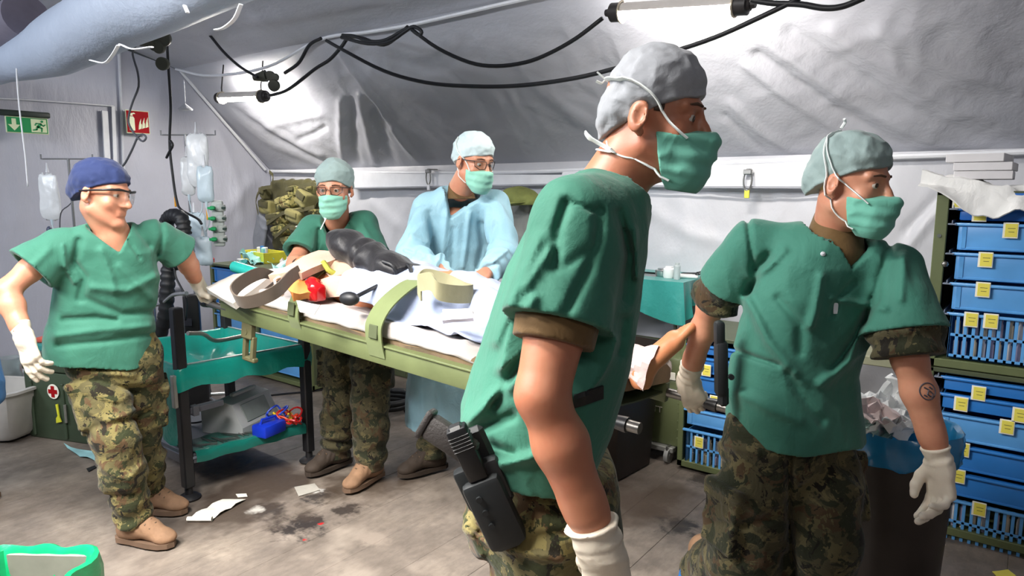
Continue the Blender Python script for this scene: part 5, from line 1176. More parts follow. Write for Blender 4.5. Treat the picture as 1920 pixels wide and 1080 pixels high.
# black padded roll with carrying loop, inflation bulb
BLKB = cloth_mat('black_nylon', '1d1c20', '18171a', .45, 1.0)
br = empty('black_roll', pt(700, 490, 2.75), 'black padded nylon roll with looped handle lying across the patient', 'roll')
a, b = pt(645, 458, 2.85), pt(738, 508, 2.68); ax = (b - a) / L3(a, b); m = rot_to(ax)
def f(p):
    d = fc(p, a, b, .075, .082, m[:, 2] * .9 + m[:, 1] * .2, 1.15); d = smin(d, bx(p, b + ax * .03, (.05, .075, .05), m, .02), .03)
    d = np.maximum(d, plane(p, b + ax * .075, ax)); d = np.maximum(d, plane(p, a - ax * .055, -ax)); t_ = plane(p, a, ax)
    return d - wrinkle(p, (11, 11, 11), .010, 7) + .008 * np.exp(-((t_ - .15) / .012) ** 2) - .004 * np.sin(t_ * 50)
soft('roll_body', f, *bounds([a, b], .2), .006, BLKB, br)
MB().tube(curve_pts([b + ax * .06 + m[:, 2] * .05, pt(768, 500, 2.62), pt(771, 515, 2.6), pt(763, 526, 2.6), pt(755, 528, 2.62)], 18), .008, 8).build('loop', BLK, br); MB().tube(curve_pts([pt(718, 490, 2.6), pt(735, 497, 2.58), pt(742, 512, 2.58), pt(742, 524, 2.6)], 14), .007, 8).build('loop', BLK, br)
t = empty('inflation_bulb', pt(652, 561, 2.45), 'small black rubber inflation bulb with tube on the pale cover', 'bulb')
soft('bulb', lambda p: ell(p, pt(655, 560, 2.45), (.042, .026, .026), rz(.2)), *bounds([pt(655, 560, 2.45)], .07), .004, BLK, t); MB().tube(curve_pts([pt(668, 556, 2.46), pt(690, 545, 2.5), pt(712, 534, 2.56)], 10), [.008] * 40, 8).build('tubing', BLK, t)
t = tag(MB().cyl(pt(744, 533, 2.62), pt(758, 524, 2.62), .016, .012).build('orange_connector', ORNG), 'small orange connector below the black roll', 'connector')
cable_ = tag(MB().tube(curve_pts([pt(672, 500, 2.72), pt(680, 515, 2.66), pt(695, 527, 2.62), pt(708, 537, 2.6)], 12), .005, 6).build('infusion_line', M('line_white', 'e8e8ee', .4)), 'thin white line hanging off the tan pack', 'tube')
slab('orange_strip', [(870, 538), (905, 530), (915, 545), (880, 546)], (2.6, 2.65, 2.6, 2.55), .012, M('orange_strip', 'd9822b', .5), 'flat orange strip under the hands of the gowned helper', 'strip')
slab('paper_note', [(828, 590), (886, 586), (888, 600), (830, 604)], (2.16, 2.13, 2.08, 2.1), .012, M('grey_lilac_pack', 'b9b6c6', .6), 'small grey folded pack on the white sheet', 'pack', wr=.003)
slab('paper_note', [(830, 583), (886, 580), (888, 586), (832, 590)], (2.22, 2.2, 2.18, 2.2), .008, M('beige_slip', 'c9bfa8', .7), 'beige paper slip above the grey folded pack', 'pack', wr=.003)
slab('paper_flap', [(556, 565), (600, 572), (590, 590), (562, 584)], (2.5, 2.45, 2.4, 2.44), .004, M('white_paper', 'f0ece8', .7), 'white paper flap hanging over the sheet edge near the red bag', 'paper', wr=.004)

def band(pts, wdir, wid, th, mat, n=30):
    C_ = curve_pts(pts, n); rows = []
    for i, c in enumerate(C_):
        wd = wdir[min(len(wdir) - 1, int(i / len(C_) * len(wdir)))] if isinstance(wdir, list) else wdir
        rows.append([c + A(wd) * wid * k for k in (-.5, -.17, .17, .5)])
    return MB().grid(rows, th)
# straps are part of the stretcher
x0 = SD
band([S(.33, -.02, .0), S(.33, -.05, .06), S(.328, -.02, .12), S(.325, .1, .2), S(.32, .3, .27)], SD, .07, .005, None).build('strap', WEBO, st); st.children[-1]; _s = [c for c in st.children if c.name.startswith('strap')][-1]; _s['label'] = 'olive strap beside the brown loop'; MB().box(S(.329, -.062, .09), (.04, .006, .055), SR, .002).build('dark_patch', M('dark_olive_patch', '4c5438', .8), _s)
band([pt(520, 520, 2.8), pt(490, 512, 2.72), pt(455, 528, 2.62), pt(437, 548, 2.55), pt(450, 566, 2.5), pt(485, 562, 2.5), pt(520, 545, 2.52), pt(545, 520, 2.62), pt(562, 508, 2.7)], ZZ * .85 + RH * -.2 - FH * .3, .055, .006, None, 44).build('strap', WEBB, st)['label'] = 'brown grey looped strap end'
o = band([S(.55, -.03, -.01), S(.55, -.055, .06), S(.552, -.05, .12), S(.56, .02, .19), S(.575, .15, .26), S(.585, .25, .285)], SD, .085, .006, None).build('strap', WEBO, st); o['label'] = 'wide olive strap with a dark patch'
MB().box(S(.552, -.066, .085), (.045, .006, .05), srot(), .002).build('dark_patch', M('dark_olive_patch', '4c5438', .8), o)
band([pt(790, 548, 2.35), pt(784, 532, 2.38), pt(800, 520, 2.4), pt(840, 530, 2.4), pt(870, 545, 2.36), pt(886, 550, 2.34), pt(860, 552, 2.3), pt(822, 546, 2.26), pt(808, 528, 2.28), pt(786, 530, 2.34)], ZZ, .062, .006, None, 50).build('strap', WEBT, st)['label'] = 'pale olive folded strap loop'
# ================================================================ storage, cart, bins
BLUE = M('blue_plastic', '2f7cc9', .35, .08, 5, coat=.2); BLUEL = M('blue_plastic_light', '5ea3e0', .35, .08, 5, coat=.2); BLUED = M('blue_plastic_deep', '1d63b4', .35, .08, 5); YEL = M('yellow_label', 'e9dc5a', .6, .06); LBW = M('label_edge', 'f2efe0', .6, .03); INK = M('ink', '6b6438', .7); DARKIN = M('dark_inside', '15161a', .8)
ALU = M('grey_runner', '8d97a8', .35, .08, metal=.3)
TF_ = 3.347
def zr(px, py): return pY(px, py, TF_)[2]
def sx(px, py): return pY(px, py, TF_)[0]
def label_card(parent, x, z, y, w=.05, h=.062):
    m = MB().box((x, y, z), (w, .003, h), I3, .001); n = len(m.f); m.box((x + .002, y - .0012, z), (w - .010, .003, h - .010), I3, .0005); n2 = len(m.f)
    for k in range(2): m.box((x + .003, y - .0026, z + .008 - .014 * k), (w * (.5 - .12 * k), .001, .0022), I3, 0)
    o = m.build('label_card', LBW, parent); o.data.materials.append(YEL); o.data.materials.append(INK)
    for i, p in enumerate(o.data.polygons): p.material_index = 0 if i < n else 1 if i < n2 else 2
    return o
def drawer(parent, x0, x1, z0, z1, y, mat, dep=.45, labels=(), open_=0.0):
    """open blue tray: front with raised rim and recessed panel"""
    y = y - open_; h = z1 - z0; m = MB()
    m.box(((x0 + x1) / 2, y + .006, (z0 + z1) / 2), (x1 - x0, .012, h), I3, .004, 2).box(((x0 + x1) / 2, y - .006, z1 - .006), (x1 - x0 + .03, .022, .012), I3, .004, 2)
    m.box2((x0, y, z0), (x0 + .006, y + dep, z1), .002).box2((x1 - .006, y, z0), (x1, y + dep, z1), .002).box2((x0, y, z0), (x1, y + dep, z0 + .006), .002).box2((x0, y + dep - .006, z0), (x1, y + dep, z1), .002)
    if h > .07:
        for b in ((x0 + .012, x0 + .03), (x1 - .03, x1 - .012)): m.box2((b[0], y - .004, z0 + .006), (b[1], y + .004, z1 - .016), .002)
        m.box2((x0 + .03, y - .004, z0 + .002), (x1 - .03, y + .004, z0 + .012), .002)
    o = m.build('drawer', mat, parent)
    for lx, lz in labels:
        c = label_card(o, lx, lz, y - .018); 
    return o
def basket(parent, x0, x1, z0, z1, y, mat, dep=.42, labels=(), rows=2, pitch=.028):
    m = MB(); th = .006
    m.box(((x0 + x1) / 2, y - .004, z1 - .006), (x1 - x0 + .03, .02, .012), I3, .004, 2)
    zs = [z0, z0 + .016] + [z0 + .016 + (z1 - .012 - z0 - .016) * k / rows for k in range(1, rows)]
    for k, z in enumerate(zs[1:]): m.box2((x0, y, z - (.016 if k == 0 else .006)), (x1, y + th, z + (.0 if k == 0 else .006)), .001)
    n = int((x1 - x0) / pitch); 
    for k in range(n + 1): xx = x0 + (x1 - x0) * k / n; m.box2((xx - .006 if k else x0, y, z0), (xx + .006 if k < n else x1, y + th, z1), .001)
    m.box2((x0, y, z0), (x0 + th, y + dep, z1 - .01), .001).box2((x1 - th, y, z0), (x1, y + dep, z1 - .01), .001).box2((x0, y, z0), (x1, y + dep, z0 + th), .001).box2((x0, y + dep - th, z0), (x1, y + dep, z1 - .01), .001)
    o = m.build('basket', mat, parent)
    for lx, lz in labels: label_card(o, lx, lz, y - .017)
    return o
def cab_frame(name, x0, x1, z0, z1, y, dep, label, wid=.045):
    o = empty(name, ((x0 + x1) / 2, y + dep / 2, z0), label, 'cabinet')
    for xx in (x0 + wid / 2, x1 - wid / 2):
        for yy in (y + .0125, y + dep - .0125): MB().box((xx, yy, (z0 + z1) / 2), (wid, .025, z1 - z0), I3, .003).build('upright', OLIVE, o)
    MB().box2((x0, y, z0), (x1, y + dep, z0 + .035), .003).build('bottom_panel', OLIVE, o); MB().box2((x0, y, z1 - .02), (x1, y + dep, z1), .003).build('top_panel', OLIVE2, o)
    MB().box2((x0 + .01, y + dep - .012, z0 + .02), (x1 - .01, y + dep - .004, z1 - .02), .001).build('back_panel', DARKIN, o)
    for xx in (x0 + .006, x1 - .006): MB().box((xx, y + dep / 2, (z0 + z1) / 2), (.006, dep - .04, z1 - z0 - .03), I3, .001).build('side_panel', OLIVE2, o)
    return o
x0, x1 = -.335, .40; xa, xb = x0 + .085, x1 - .085
uz0, uz1 = zr(1750, 686), zr(1765, 358)
up_ = cab_frame('storage_cabinet', x0, x1, uz0, uz1, TF_, .55, 'upper olive cabinet of blue drawers with white boxes on top')
rows = [(zr(1850, 362), zr(1850, 386), BLUED, [(1800, 376)]), (zr(1850, 390), zr(1850, 414), BLUED, [(1837, 401)]), (zr(1850, 419), zr(1850, 471), BLUEL, [(1895, 432)]), (zr(1850, 476), zr(1850, 528), BLUEL, [(1848, 487)]), (zr(1850, 534), zr(1850, 586), BLUEL, [(1843, 543)])]
def runners(cab, z):
    for xx in (xa - .022, xb + .022): MB().box((xx, TF_ + .22, z), (.03, .46, .006), I3, .001).box((xx, TF_ + .22, z + .008), (.004, .46, .016), I3, .001).build('runner', ALU, cab)
for zt, zb, mt, lb in rows:
    drawer(up_, xa, xb, zb, zt, TF_ + .012, mt, .45, [(sx(*q), zr(*q)) for q in lb]); runners(up_, zt - .006)
bz1, bz0 = zr(1850, 592), zr(1850, 680)
basket(up_, xa, xb, bz0, bz1, TF_ + .012, BLUEL, .42, [(sx(1821, 597), zr(1821, 599)), (sx(1858, 600), zr(1858, 602))]); runners(up_, bz1 - .006)
for k in (.3, .75): MB().cyl((x0 + .02, TF_ - .004, uz0 + (uz1 - uz0) * k), (x0 + .02, TF_ + .002, uz0 + (uz1 - uz0) * k), .008, n=10).build('bolt', STEEL, up_)
MB().lathe((sx(1772, 495), TF_ - .002, zr(1772, 495)), [(0, -.014), (.010, -.009), (.014, 0), (.010, .009), (0, .014)], 14).build('knob', STEEL, up_)
VIAL = [M('vial_white', 'e8e4e2', .5), M('vial_cream', 'e6d6b8', .5), M('vial_lilac', 'b9b2d0', .5)]
def vials(x0, x1, z0, y, n, label, group, h=.06):
    proto = None
    for k in range(n):
        xx = x0 + (x1 - x0) * (k + .5) / n + random.uniform(-.004, .004)
        for r in range(2):
            m = MB().lathe((0, 0, 0), [(0, 0), (.0095, 0), (.010, .004), (.010, h * .75), (.006, h * .82), (.006, h * .9), (.008, h * .9), (.008, h), (0, h)], 10)
            o = tag(m.build('medicine_vial', VIAL[(k * 2 + r) % 3]), label, 'vial', group); o.location = (xx, y + random.uniform(0, .02) + r * .0, z0 + r * (h + .004))
vials(xa + .012, xb - .012, bz0 + .0075, TF_ + .034, 18, 'white or cream capped vial inside the blue basket of the upper cabinet', 'vials in the upper cabinet basket', (bz1 - bz0) * .42)
lz0, lz1 = .02, uz0 - .004
lo_ = cab_frame('storage_cabinet', x0, x1, lz0, lz1, TF_, .55, 'lower olive cabinet of blue drawers standing on the floor behind the waste bin')
MB().box2((x0 + .02, TF_ + .02, 0), (x1 - .02, TF_ + .5, .025), .002).build('plinth', OLIVE2, lo_)
rows = [(zr(1850, 716), zr(1850, 742), BLUE, [(1835, 737)]), (zr(1850, 749), zr(1850, 778), BLUE, [(1802, 757), (1912, 778)]), (zr(1850, 787), zr(1850, 838), BLUEL, [(1888, 800)]), (zr(1850, 845), zr(1850, 893), BLUE, [(1805, 842)]), (zr(1850, 899), zr(1850, 944), BLUE, [(1797, 892)])]
for zt, zb, mt, lb in rows:
    drawer(lo_, xa, xb, zb, zt, TF_ + .012, mt, .45, [(sx(*q), zr(*q)) for q in lb]); runners(lo_, zt - .006)
cz1, cz0 = zr(1850, 951), zr(1850, 1040)
basket(lo_, xa, xb, cz0, cz1, TF_ + .012, BLUEL, .42, [(sx(1836, 951), zr(1836, 954))]); runners(lo_, cz1 - .006)
vials(xa + .012, xb - .012, cz0 + .0075, TF_ + .034, 14, 'pale vial inside the blue basket of the lower cabinet', 'vials in the lower cabinet basket', (cz1 - cz0) * .42)
# white boxes and cloth on top
BXW = M('white_carton', 'd8d6d8', .6, .05); BXG = M('grey_carton_side', '8a8a8e', .6, .05)
cl = []
for i in range(48):
    u = i / 47; xx = -.40 + u * .78; sag = .075 * math.sin(math.pi * u) ** .7
    cl.append([A([xx, TF_ + .28 - .33 * v, uz1 + .014 + (.03 * (1 - math.sin(math.pi * u)) + .05 * abs(u - .5) ** 1.5 if v < .8 else 0) - max(0, v - .82) * .5 * math.sin(math.pi * u) + .03 * float(vnoise(A([[u * 9, v * 5, 3.1]], f32), 3)[0]) + .018 * float(vnoise(A([[u * 23, v * 12, 1.7]], f32), 8)[0])])  for v in np.linspace(0, 1.02, 26)])
tag(MB().grid(cl, .006).build('white_cloth', cloth_mat('white_film', 'efefec', 'e4e4e2', .4, 1.2)), 'crumpled white cloth under the flat cartons on the upper cabinet', 'cloth')
for k, (dx, z, l) in enumerate(((.012, .0, 'lowest of the three flat white cartons on the upper cabinet'), (.014, .035, 'middle one of the three flat white cartons on the upper cabinet'), (-.01, .07, 'topmost of the three flat white cartons on the upper cabinet'))):
    o = MB().box((-.2 + dx, TF_ + .2, uz1 + .064 + z), (.2, .3, .033), rz(-.04 * k), .002).build('flat_carton', BXW); tag(o, l, 'box', 'flat white cartons')
# small medicine boxes beside the upright, on the side table
tb = empty('side_table', (-.62, TF_ + .15, 0), 'olive side table with folding legs between the shelf units', 'table')
tz = pY(1660, 672, TF_ - .1)[2]; MB().box((-.61, TF_ + .2, tz - .02), (.52, .6, .04), I3, .004).build('table_top', M('olive_tabletop', '8a8a70', .5), tb)
for xx in (-.84, -.38):
    for yy in (TF_ - .06, TF_ + .46): MB().box((xx, yy, tz / 2 - .02), (.035, .035, tz - .04), I3, .003).build('leg', M('grey_leg', '77756c', .5), tb)
tag(MB().box((-.62, TF_ - .0, tz + .004), (.09, .06, .006), rz(.3), .001).build('paper_slip', M('white_paper', 'f0ece8', .7)), 'white paper slip on the olive side table', 'paper')
q = pY(1738, 590, TF_ + .12); b1 = MB().box((q[0] - .015, TF_ + .15, tz + .075), (.1, .07, .15), I3, .002).build('medicine_box', M('cream_orange_box', 'e9d9a0', .6)); tag(b1, 'cream medicine box with orange corner beside the cabinet upright', 'box'); MB().box((q[0] + .01, TF_ + .1125, tz + .03), (.04, .003, .05), I3, .0005).build('orange_corner', ORNG, b1)
b2 = MB().box((q[0] - .015, TF_ + .15, tz + .225), (.1, .07, .145), I3, .002).build('medicine_box', BXW); tag(b2, 'white medicine box with purple stripe stacked beside the cabinet upright', 'box'); MB().box((q[0] - .012, TF_ + .1125, tz + .22), (.02, .003, .09), I3, .0005).build('purple_stripe', M('purple_print', '5b4a9c', .5), b2)
for xx, hh in ((-.78, .42), (-.71, .5), (-.63, .46)): tag(MB().box((xx, TF_ + .1, hh / 2), (.06, .3, hh), I3, .01).build('flat_case', M('taupe_case', '6d6558', .6) if xx < -.75 else M('grey_case', '4d4a48', .6) if xx < -.7 else M('beige_case', 'a89c84', .6)), {-.78: 'taupe flat case stored upright under the side table', -.71: 'dark grey flat case stored upright under the side table', -.63: 'beige flat case stored upright under the side table'}[xx], 'case')

# unit behind the patient's foot
mx0, mx1 = pY(1268, 880, TF_)[0], pY(1268, 880, TF_)[0] + .5
mu = cab_frame('storage_cabinet', mx0, mx1, .02, zr(1275, 625), TF_, .5, 'olive shelf unit with blue drawers behind the patient foot', .03)
ma, mb = mx0 + .045, mx1 - .045
for (zt, zb, mt, lb) in ((zr(1300, 645), zr(1300, 662), BLUE, []), (zr(1300, 668), zr(1300, 698), BLUE, [(1325, 694)]), (zr(1300, 704), zr(1300, 734), BLUE, []), (zr(1300, 740), zr(1300, 760), BLUE, [(1340, 752)]), (zr(1300, 768), zr(1300, 798), BLUEL, [])):
    drawer(mu, ma, mb, zb, zt, TF_ + .012, mt, .4, [(sx(*q), zr(*q)) for q in lb])
basket(mu, ma, mb, zr(1300, 874), zr(1300, 806), TF_ + .004, BLUEL, .4, [(sx(1312, 828), zr(1312, 828))], 2, .03)
vials(ma + .01, mb - .2, zr(1300, 874) + .0075, TF_ + .03, 6, 'pale vial inside the basket of the low shelf unit', 'vials in the low basket', .07)

# waste bin with blue liner
bc = pz(1684, 793, .72); bc = A([bc[0], bc[1], 0.])
bn = empty('waste_bin', bc, 'tall dark round waste bin with blue liner full of white paper', 'bin')
MB().lathe(bc, [(0, 0), (.145, 0), (.15, .01), (.178, .66), (.182, .70), (.176, .70), (.17, .66), (.14, .02), (0, .02)], 40).build('bin_body', M('dark_bin', '3b332e', .45, .12), bn)
pr = []
for k, (r, z) in enumerate(((.145, .5), (.158, .64), (.174, .712), (.186, .722), (.193, .705), (.192, .66), (.188, .628), (.186, .622))):
    pr.append([bc + A([(r + .004 * math.sin(9 * a + k) + .003 * math.sin(23 * a + k * 2) * (k > 3)) * math.cos(a), (r + .004 * math.sin(9 * a + k) + .003 * math.sin(23 * a + k * 2) * (k > 3)) * math.sin(a), z + (.008 * math.sin(5 * a) + .006 * math.sin(11 * a)) * (k > 4)]) for a in np.linspace(0, 2 * math.pi, 64, endpoint=False)])
MB().rings(pr, False).build('bin_liner', M('blue_liner', '2484ba', .25, .12, 9, .3, 30, coat=.3), bn)['label'] = 'glossy blue plastic liner'
PAPW = M('tissue_white', 'f4f6f6', .6, .06, 20, .4, 40); PAPM = M('tissue_mint', 'bfe2dc', .6, .06, 20, .4, 40); PAPP = M('tissue_pinkish', 'e6d2cf', .6, .06, 20, .4, 40)
def crumple(c, s, mat, label, group, seed, flat=.6, name='tissue'):
    n = 12; rng = np.random.RandomState(seed); P = np.zeros((n, n, 3)); R_ = rz(rng.uniform(0, 6.3)) @ rx(rng.uniform(-.5, .5)) @ ry(rng.uniform(-.5, .5))
    for i in range(n):
        for j in range(n):
            u, v = (i / (n - 1) - .5) * s, (j / (n - 1) - .5) * s; P[i, j] = (u, v, 0)
    q = (P.reshape(-1, 3) * 26 / s * .12 + seed * 3.3).astype(f32); P += np.stack([vnoise(q * f32(2), seed) * s * .12, vnoise(q * f32(2), seed + 1) * s * .12, vnoise(q * f32(1.6), seed + 2) * s * flat * .5], 1).reshape(P.shape)
    return tag(MB().grid(P @ R_.T + A(c), .003).build(name, mat, sharp=30), label, 'tissue', group)
for k, (px, py, z, s, mt) in enumerate(((1648, 760, .78, .17, PAPW), (1622, 792, .74, .14, PAPM), (1672, 782, .77, .15, PAPW), (1632, 772, .80, .12, PAPP), (1702, 792, .74, .15, PAPM), (1668, 752, .80, .16, PAPW), (1608, 782, .73, .1, PAPW), (1727, 782, .73, .13, PAPM), (1657, 804, .745, .12, PAPW))):
    c = pz(px, py, z); c = A([bc[0], bc[1], z]) + (c - A([bc[0], bc[1], z])) * .8; crumple(c, s, mt, {'tissue_white': 'crumpled white tissue heaped in the blue lined waste bin', 'tissue_mint': 'crumpled mint tinted tissue heaped in the blue lined waste bin'}.get(mt.name, 'crumpled pinkish tissue in the blue lined waste bin'), 'tissues in the waste bin', k + 3)

# dark square bin and the olive crate on castors
c = pz(1165, 905); ex = A([1., 0, 0])
db = empty('dark_bin', c, 'tall dark brown square bin standing below the foot end of the stretcher', 'bin')
R_ = rz(-.1); cc = c + A([-.2, .16, 0])
MB().lathe(cc, [(0, 0), (.19, 0), (.2, .01), (.235, .66), (.245, .665), (.245, .69), (.225, .69), (.2, .1), (0, .1)], 36, R_, (1, 1, 8)).build('bin_body', M('dark_brown_bin', '2b221c', .5, .15), db)
def crate(name, c, size, label, R=I3, mat=OLIVE2, ribs=6, lid=.25):
    o = empty(name, c, label, 'case'); w, d, h = size
    MB().box(c + A([0, 0, h * (1 - lid) / 2]), (w, d, h * (1 - lid)), R, .012, 2).build('case_body', mat, o); MB().box(c + A([0, 0, h * (1 - lid / 2) + .003]), (w + .012, d + .012, h * lid), R, .014, 2).build('lid', mat, o)
    for k in range(ribs):
        u = -w / 2 + w * (k + .5) / ribs; MB().box(c + R @ A([u, -d / 2 - .004, 0]) + ZZ * h * .36, (.018, .014, h * .62), R, .004).build('rib', mat, o)
    for u in (-.3, .3): MB().box(c + R @ A([u * w, -d / 2 - .008, 0]) + ZZ * h * (1 - lid), (.04, .018, .05), R, .004).build('latch', M('latch_grey', '8d8d86', .4, metal=.5), o)
    return o
q = pz(1236, 876); cr = crate('transport_case', A([q[0] - .22, q[1] + .32, .09]), (.56, .42, .5), 'olive ribbed transport case on castors under the patient foot', I3, OLIVE, 0)
for k in range(7): MB().box((q[0] + .068, q[1] + .118, .14 + k * .05), (.05, .02, .016), I3, .004).build('corner_ridge', OLIVE, cr)
MB().box((q[0] - .09, q[1] + .105, .075), (.26, .05, .03), I3, .004).build('castor_frame', M('frame_grey', 'a9a9a4', .4, metal=.5), cr)
for dx in (.01, -.4):
    w_ = MB().tube([(q[0] + dx - .012, q[1] + .09, .042), (q[0] + dx + .012, q[1] + .09, .042)], .042, 20).build('castor', M('castor_grey', '8a8a88', .5), cr); MB().cyl((q[0] + dx - .015, q[1] + .09, .042), (q[0] + dx + .015, q[1] + .09, .042), .014, n=12).build('hub', STEEL, w_)
    MB().box((q[0] + dx, q[1] + .1, .075), (.012, .07, .05), I3, .002).build('castor_fork', STEEL, cr)
MB().box((q[0] - .02, q[1] + .106, .49), (.1, .006, .045), I3, .002).build('paper_label', LBW, cr)
def text(s, c, size, R, mat, parent, name='lettering'):
    cu = bpy.data.curves.new(name, 'FONT'); cu.body = s; cu.size = size; cu.extrude = .0008; cu.align_x = 'CENTER'; cu.align_y = 'CENTER'
    o = bpy.data.objects.new(name, cu); COL.objects.link(o); bpy.context.view_layer.update(); me = bpy.data.meshes.new_from_object(o); bpy.data.objects.remove(o)
    me.transform(Matrix.Translation(Vector(c)) @ Matrix(R.tolist()).to_4x4()); me.materials.append(mat); return link(bpy.data.objects.new(name, me), parent)
RW = np.stack([A([1., 0, 0]), A([0, 0, 1.]), A([0, -1., 0])], 1)   # lettering that faces the room from the back wall side
text('ETT', A([q[0] - .085, q[1] + .108, .285]), .05, RW, LBW, cr)

# teal draped instrument table by the wall
tc = pz(1235, 524, .965); tt = empty('instrument_table', A([tc[0] - .25, tc[1] + .25, 0]), 'instrument table under a teal drape beyond the patient foot', 'table')
cx, cy = tc[0] - .25, tc[1] + .22
MB().box((cx, cy, tc[2] - .02), (.8, .46, .02), I3, .004).build('table_top', STEEL, tt)
for a in (-.36, .36):
    for b in (-.2, .2): MB().tube([(cx + a, cy + b, 0), (cx + a, cy + b, tc[2] - .03)], .014, 10).build('leg', STEEL, tt)
def drape(cx, cy, w, d, z, drop, seed, amp=.03, var=.12):
    n = 96; rs = []
    pts = []
    for k in range(n):
        t = 4 * k / n; s_, f_ = int(t), t - int(t); pts.append([(-w / 2 + w * f_, -d / 2), (w / 2, -d / 2 + d * f_), (w / 2 - w * f_, d / 2), (-w / 2, d / 2 - d * f_)][s_])
    pts = A(pts); rings = []
    for i, u in enumerate(np.linspace(0, 1, 9)):
        if i < 2: rings.append([A([cx + x * (.4, 1)[i], cy + y * (.4, 1)[i], z]) for x, y in pts])
        else:
            f_ = (i - 1) / 7; r = []
            for k, (x, y) in enumerate(pts):
                l = math.hypot(x, y); o = f_ * (amp * math.sin(k * 1.1 + seed) + amp * .6 * math.sin(k * .43 + seed * 2)) + .02 * f_; dz = drop * f_ * (1 + var * math.sin(k * .26 + seed) * 2)
                r.append(A([cx + x + x / l * o, cy + y + y / l * o, z - dz]))
            rings.append(r)
    return MB().rings(rings, False)
drape(cx, cy, .84, .5, tc[2] - .002, .2, 2).build('drape', TEAL, tt)['label'] = 'teal plastic drape'
for k, (dx, dy, h, r, mt, nm, lb) in enumerate(((.26, -.1, .07, .035, PAPW, 'white_jar', 'white jar on the teal draped table'), (.33, -.14, .1, .02, M('clear_bottle', 'e4eef0', .2, trans=.5), 'small_bottle', 'clear small bottle on the teal draped table'), (.2, -.05, .05, .05, M('steel_bowl', 'c0c0c0', .25, metal=.9), 'steel_bowl', 'small steel bowl on the teal draped table'))):
    tag(MB().lathe((cx + dx, cy + dy, tc[2] - .0015), [(0, 0), (r * .9, 0), (r, .01), (r, h * .8), (r * .7, h * .88), (r * .7, h), (0, h)], 20).build(nm, mt), lb, nm.split('_')[-1])
tag(MB().box((cx + .35, cy - .02, tc[2] + .009), (.12, .09, .02), rz(.4), .006).build('tissue_pack', PAPW), 'flat white pack at the corner of the teal draped table', 'pack')
sc_ = empty('scissors', (cx + .36, cy, tc[2] + .025), 'dark handled scissors on the flat white pack', 'scissors')
for s_ in (-1, 1):
    MB().tube([(cx + .30, cy + s_ * .012, tc[2] + .022), (cx + .36, cy, tc[2] + .025), (cx + .40, cy - s_ * .014, tc[2] + .027)], [.002, .004, .004], 6).build('blade', DKMET, sc_); MB().tube([A([cx + .415, cy - s_ * .022, tc[2] + .029]) + A([.016 * math.cos(a), .016 * math.sin(a), .006 * math.sin(a)]) for a in np.linspace(0, 6.28, 12, endpoint=False)], .004, 6, True).build('finger_ring', DKMET, sc_)

# ---------------- treatment cart left of the stretcher
cart = empty('treatment_cart', (-3.55, 1.87, 0), 'black steel cart with teal lined tray below the head end of the stretcher', 'cart')
PA, PB = A([-3.177, 1.553, 0]), A([-3.10, 2.196, 0]); PC, PD = PA + A([-.72, .0, 0]), PB + A([-.78, 0, 0]); BLKS = M('black_steel', '1f1f22', .45, .12)
topz = pX(335, 576, -3.177)[2]
for p, h in ((PA, topz), (PB, .84), (PC, .62), (PD, .9)):
    MB().box(p + ZZ * (h / 2 + .03), (.05, .05, h - .06), I3, .006).build('post', BLKS, cart)
    MB().lathe(p, [(0, 0), (.05, 0), (.055, .01), (.04, .022), (.02, .028), (.018, .06), (0, .06)], 18).build('foot_plate', BLKS, cart)
zt = pX(355, 706, -3.17)[2]; zs = pX(360, 858, -3.17)[2]
for z, nm in ((zt + .0, 'tray_rail'), (zs - .005, 'shelf_rail')):
    for a, b in ((PA, PB), (PB, PD), (PD, PC), (PC, PA)):
        MB().box((a + b) / 2 + ZZ * z, (L3(a, b) - .05, .03, .05), rot_to(b - a), .004).build(nm, BLKS if nm == 'tray_rail' else M('grey_rail_metal', '5d5f66', .4, .1, metal=.4), cart)
# teal plastic liner sunk in the tray, folded over the rails
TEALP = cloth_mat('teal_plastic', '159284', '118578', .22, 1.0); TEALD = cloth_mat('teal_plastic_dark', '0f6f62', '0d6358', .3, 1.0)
def liner(z, depth, over, mat, name, inset=.03, amp=.012, seed=1):
    n = 21; base = []
    for k in range(4 * n):
        s_, f_ = divmod(k, n); f_ /= n; a, b = [(PA, PB), (PB, PD), (PD, PC), (PC, PA)][s_]; base.append(a + (b - a) * f_)
    ce = (PA + PB + PC + PD) / 4; rings = []
    def off2(p, o): v = p - ce; return p + A([np.sign(v[0]) * o * min(1, abs(v[0]) / .33) ** 3, np.sign(v[1]) * o * min(1, abs(v[1]) / .3) ** 3, 0]) if o > -.15 else ce + v * (1 + o / .36)
    for off, zz, am in ((.026, z - over, .8), (.03, z - over * .5, .6), (.026, z + .02, .4), (.016, z + .036, .2), (0, z + .038, .1), (-.024, z + .03, .2), (-.04, z - depth * .6, .8), (-.09, z - depth, 1), (-.2, z - depth - .004, .8), (-.31, z - depth - .004, .3)):
        rings.append([A([*off2(p, off)[:2], zz]) + A([0, 0, 1]) * am * amp * math.sin(k * .9 + seed + zz * 30) + (p - ce) / L3(p, ce) * am * amp * .5 * math.sin(k * 1.7 + seed) for k, p in enumerate(base)])
    return MB().rings(rings, False).build(name, mat, cart, sharp=None)
liner(zt + .02, .07, .075, TEALP, 'tray_liner')['label'] = 'glossy teal plastic liner'
for a, b in ((PA, PB), (PB, PD)): MB().tube([a + ZZ * (zt + .062) + (b - a) * .02, b + ZZ * (zt + .062) - (b - a) * .02], .006, 8, flat=.6).build('tray_rim', M('rim_steel', 'b9c0c0', .3, .05, metal=.5), cart)
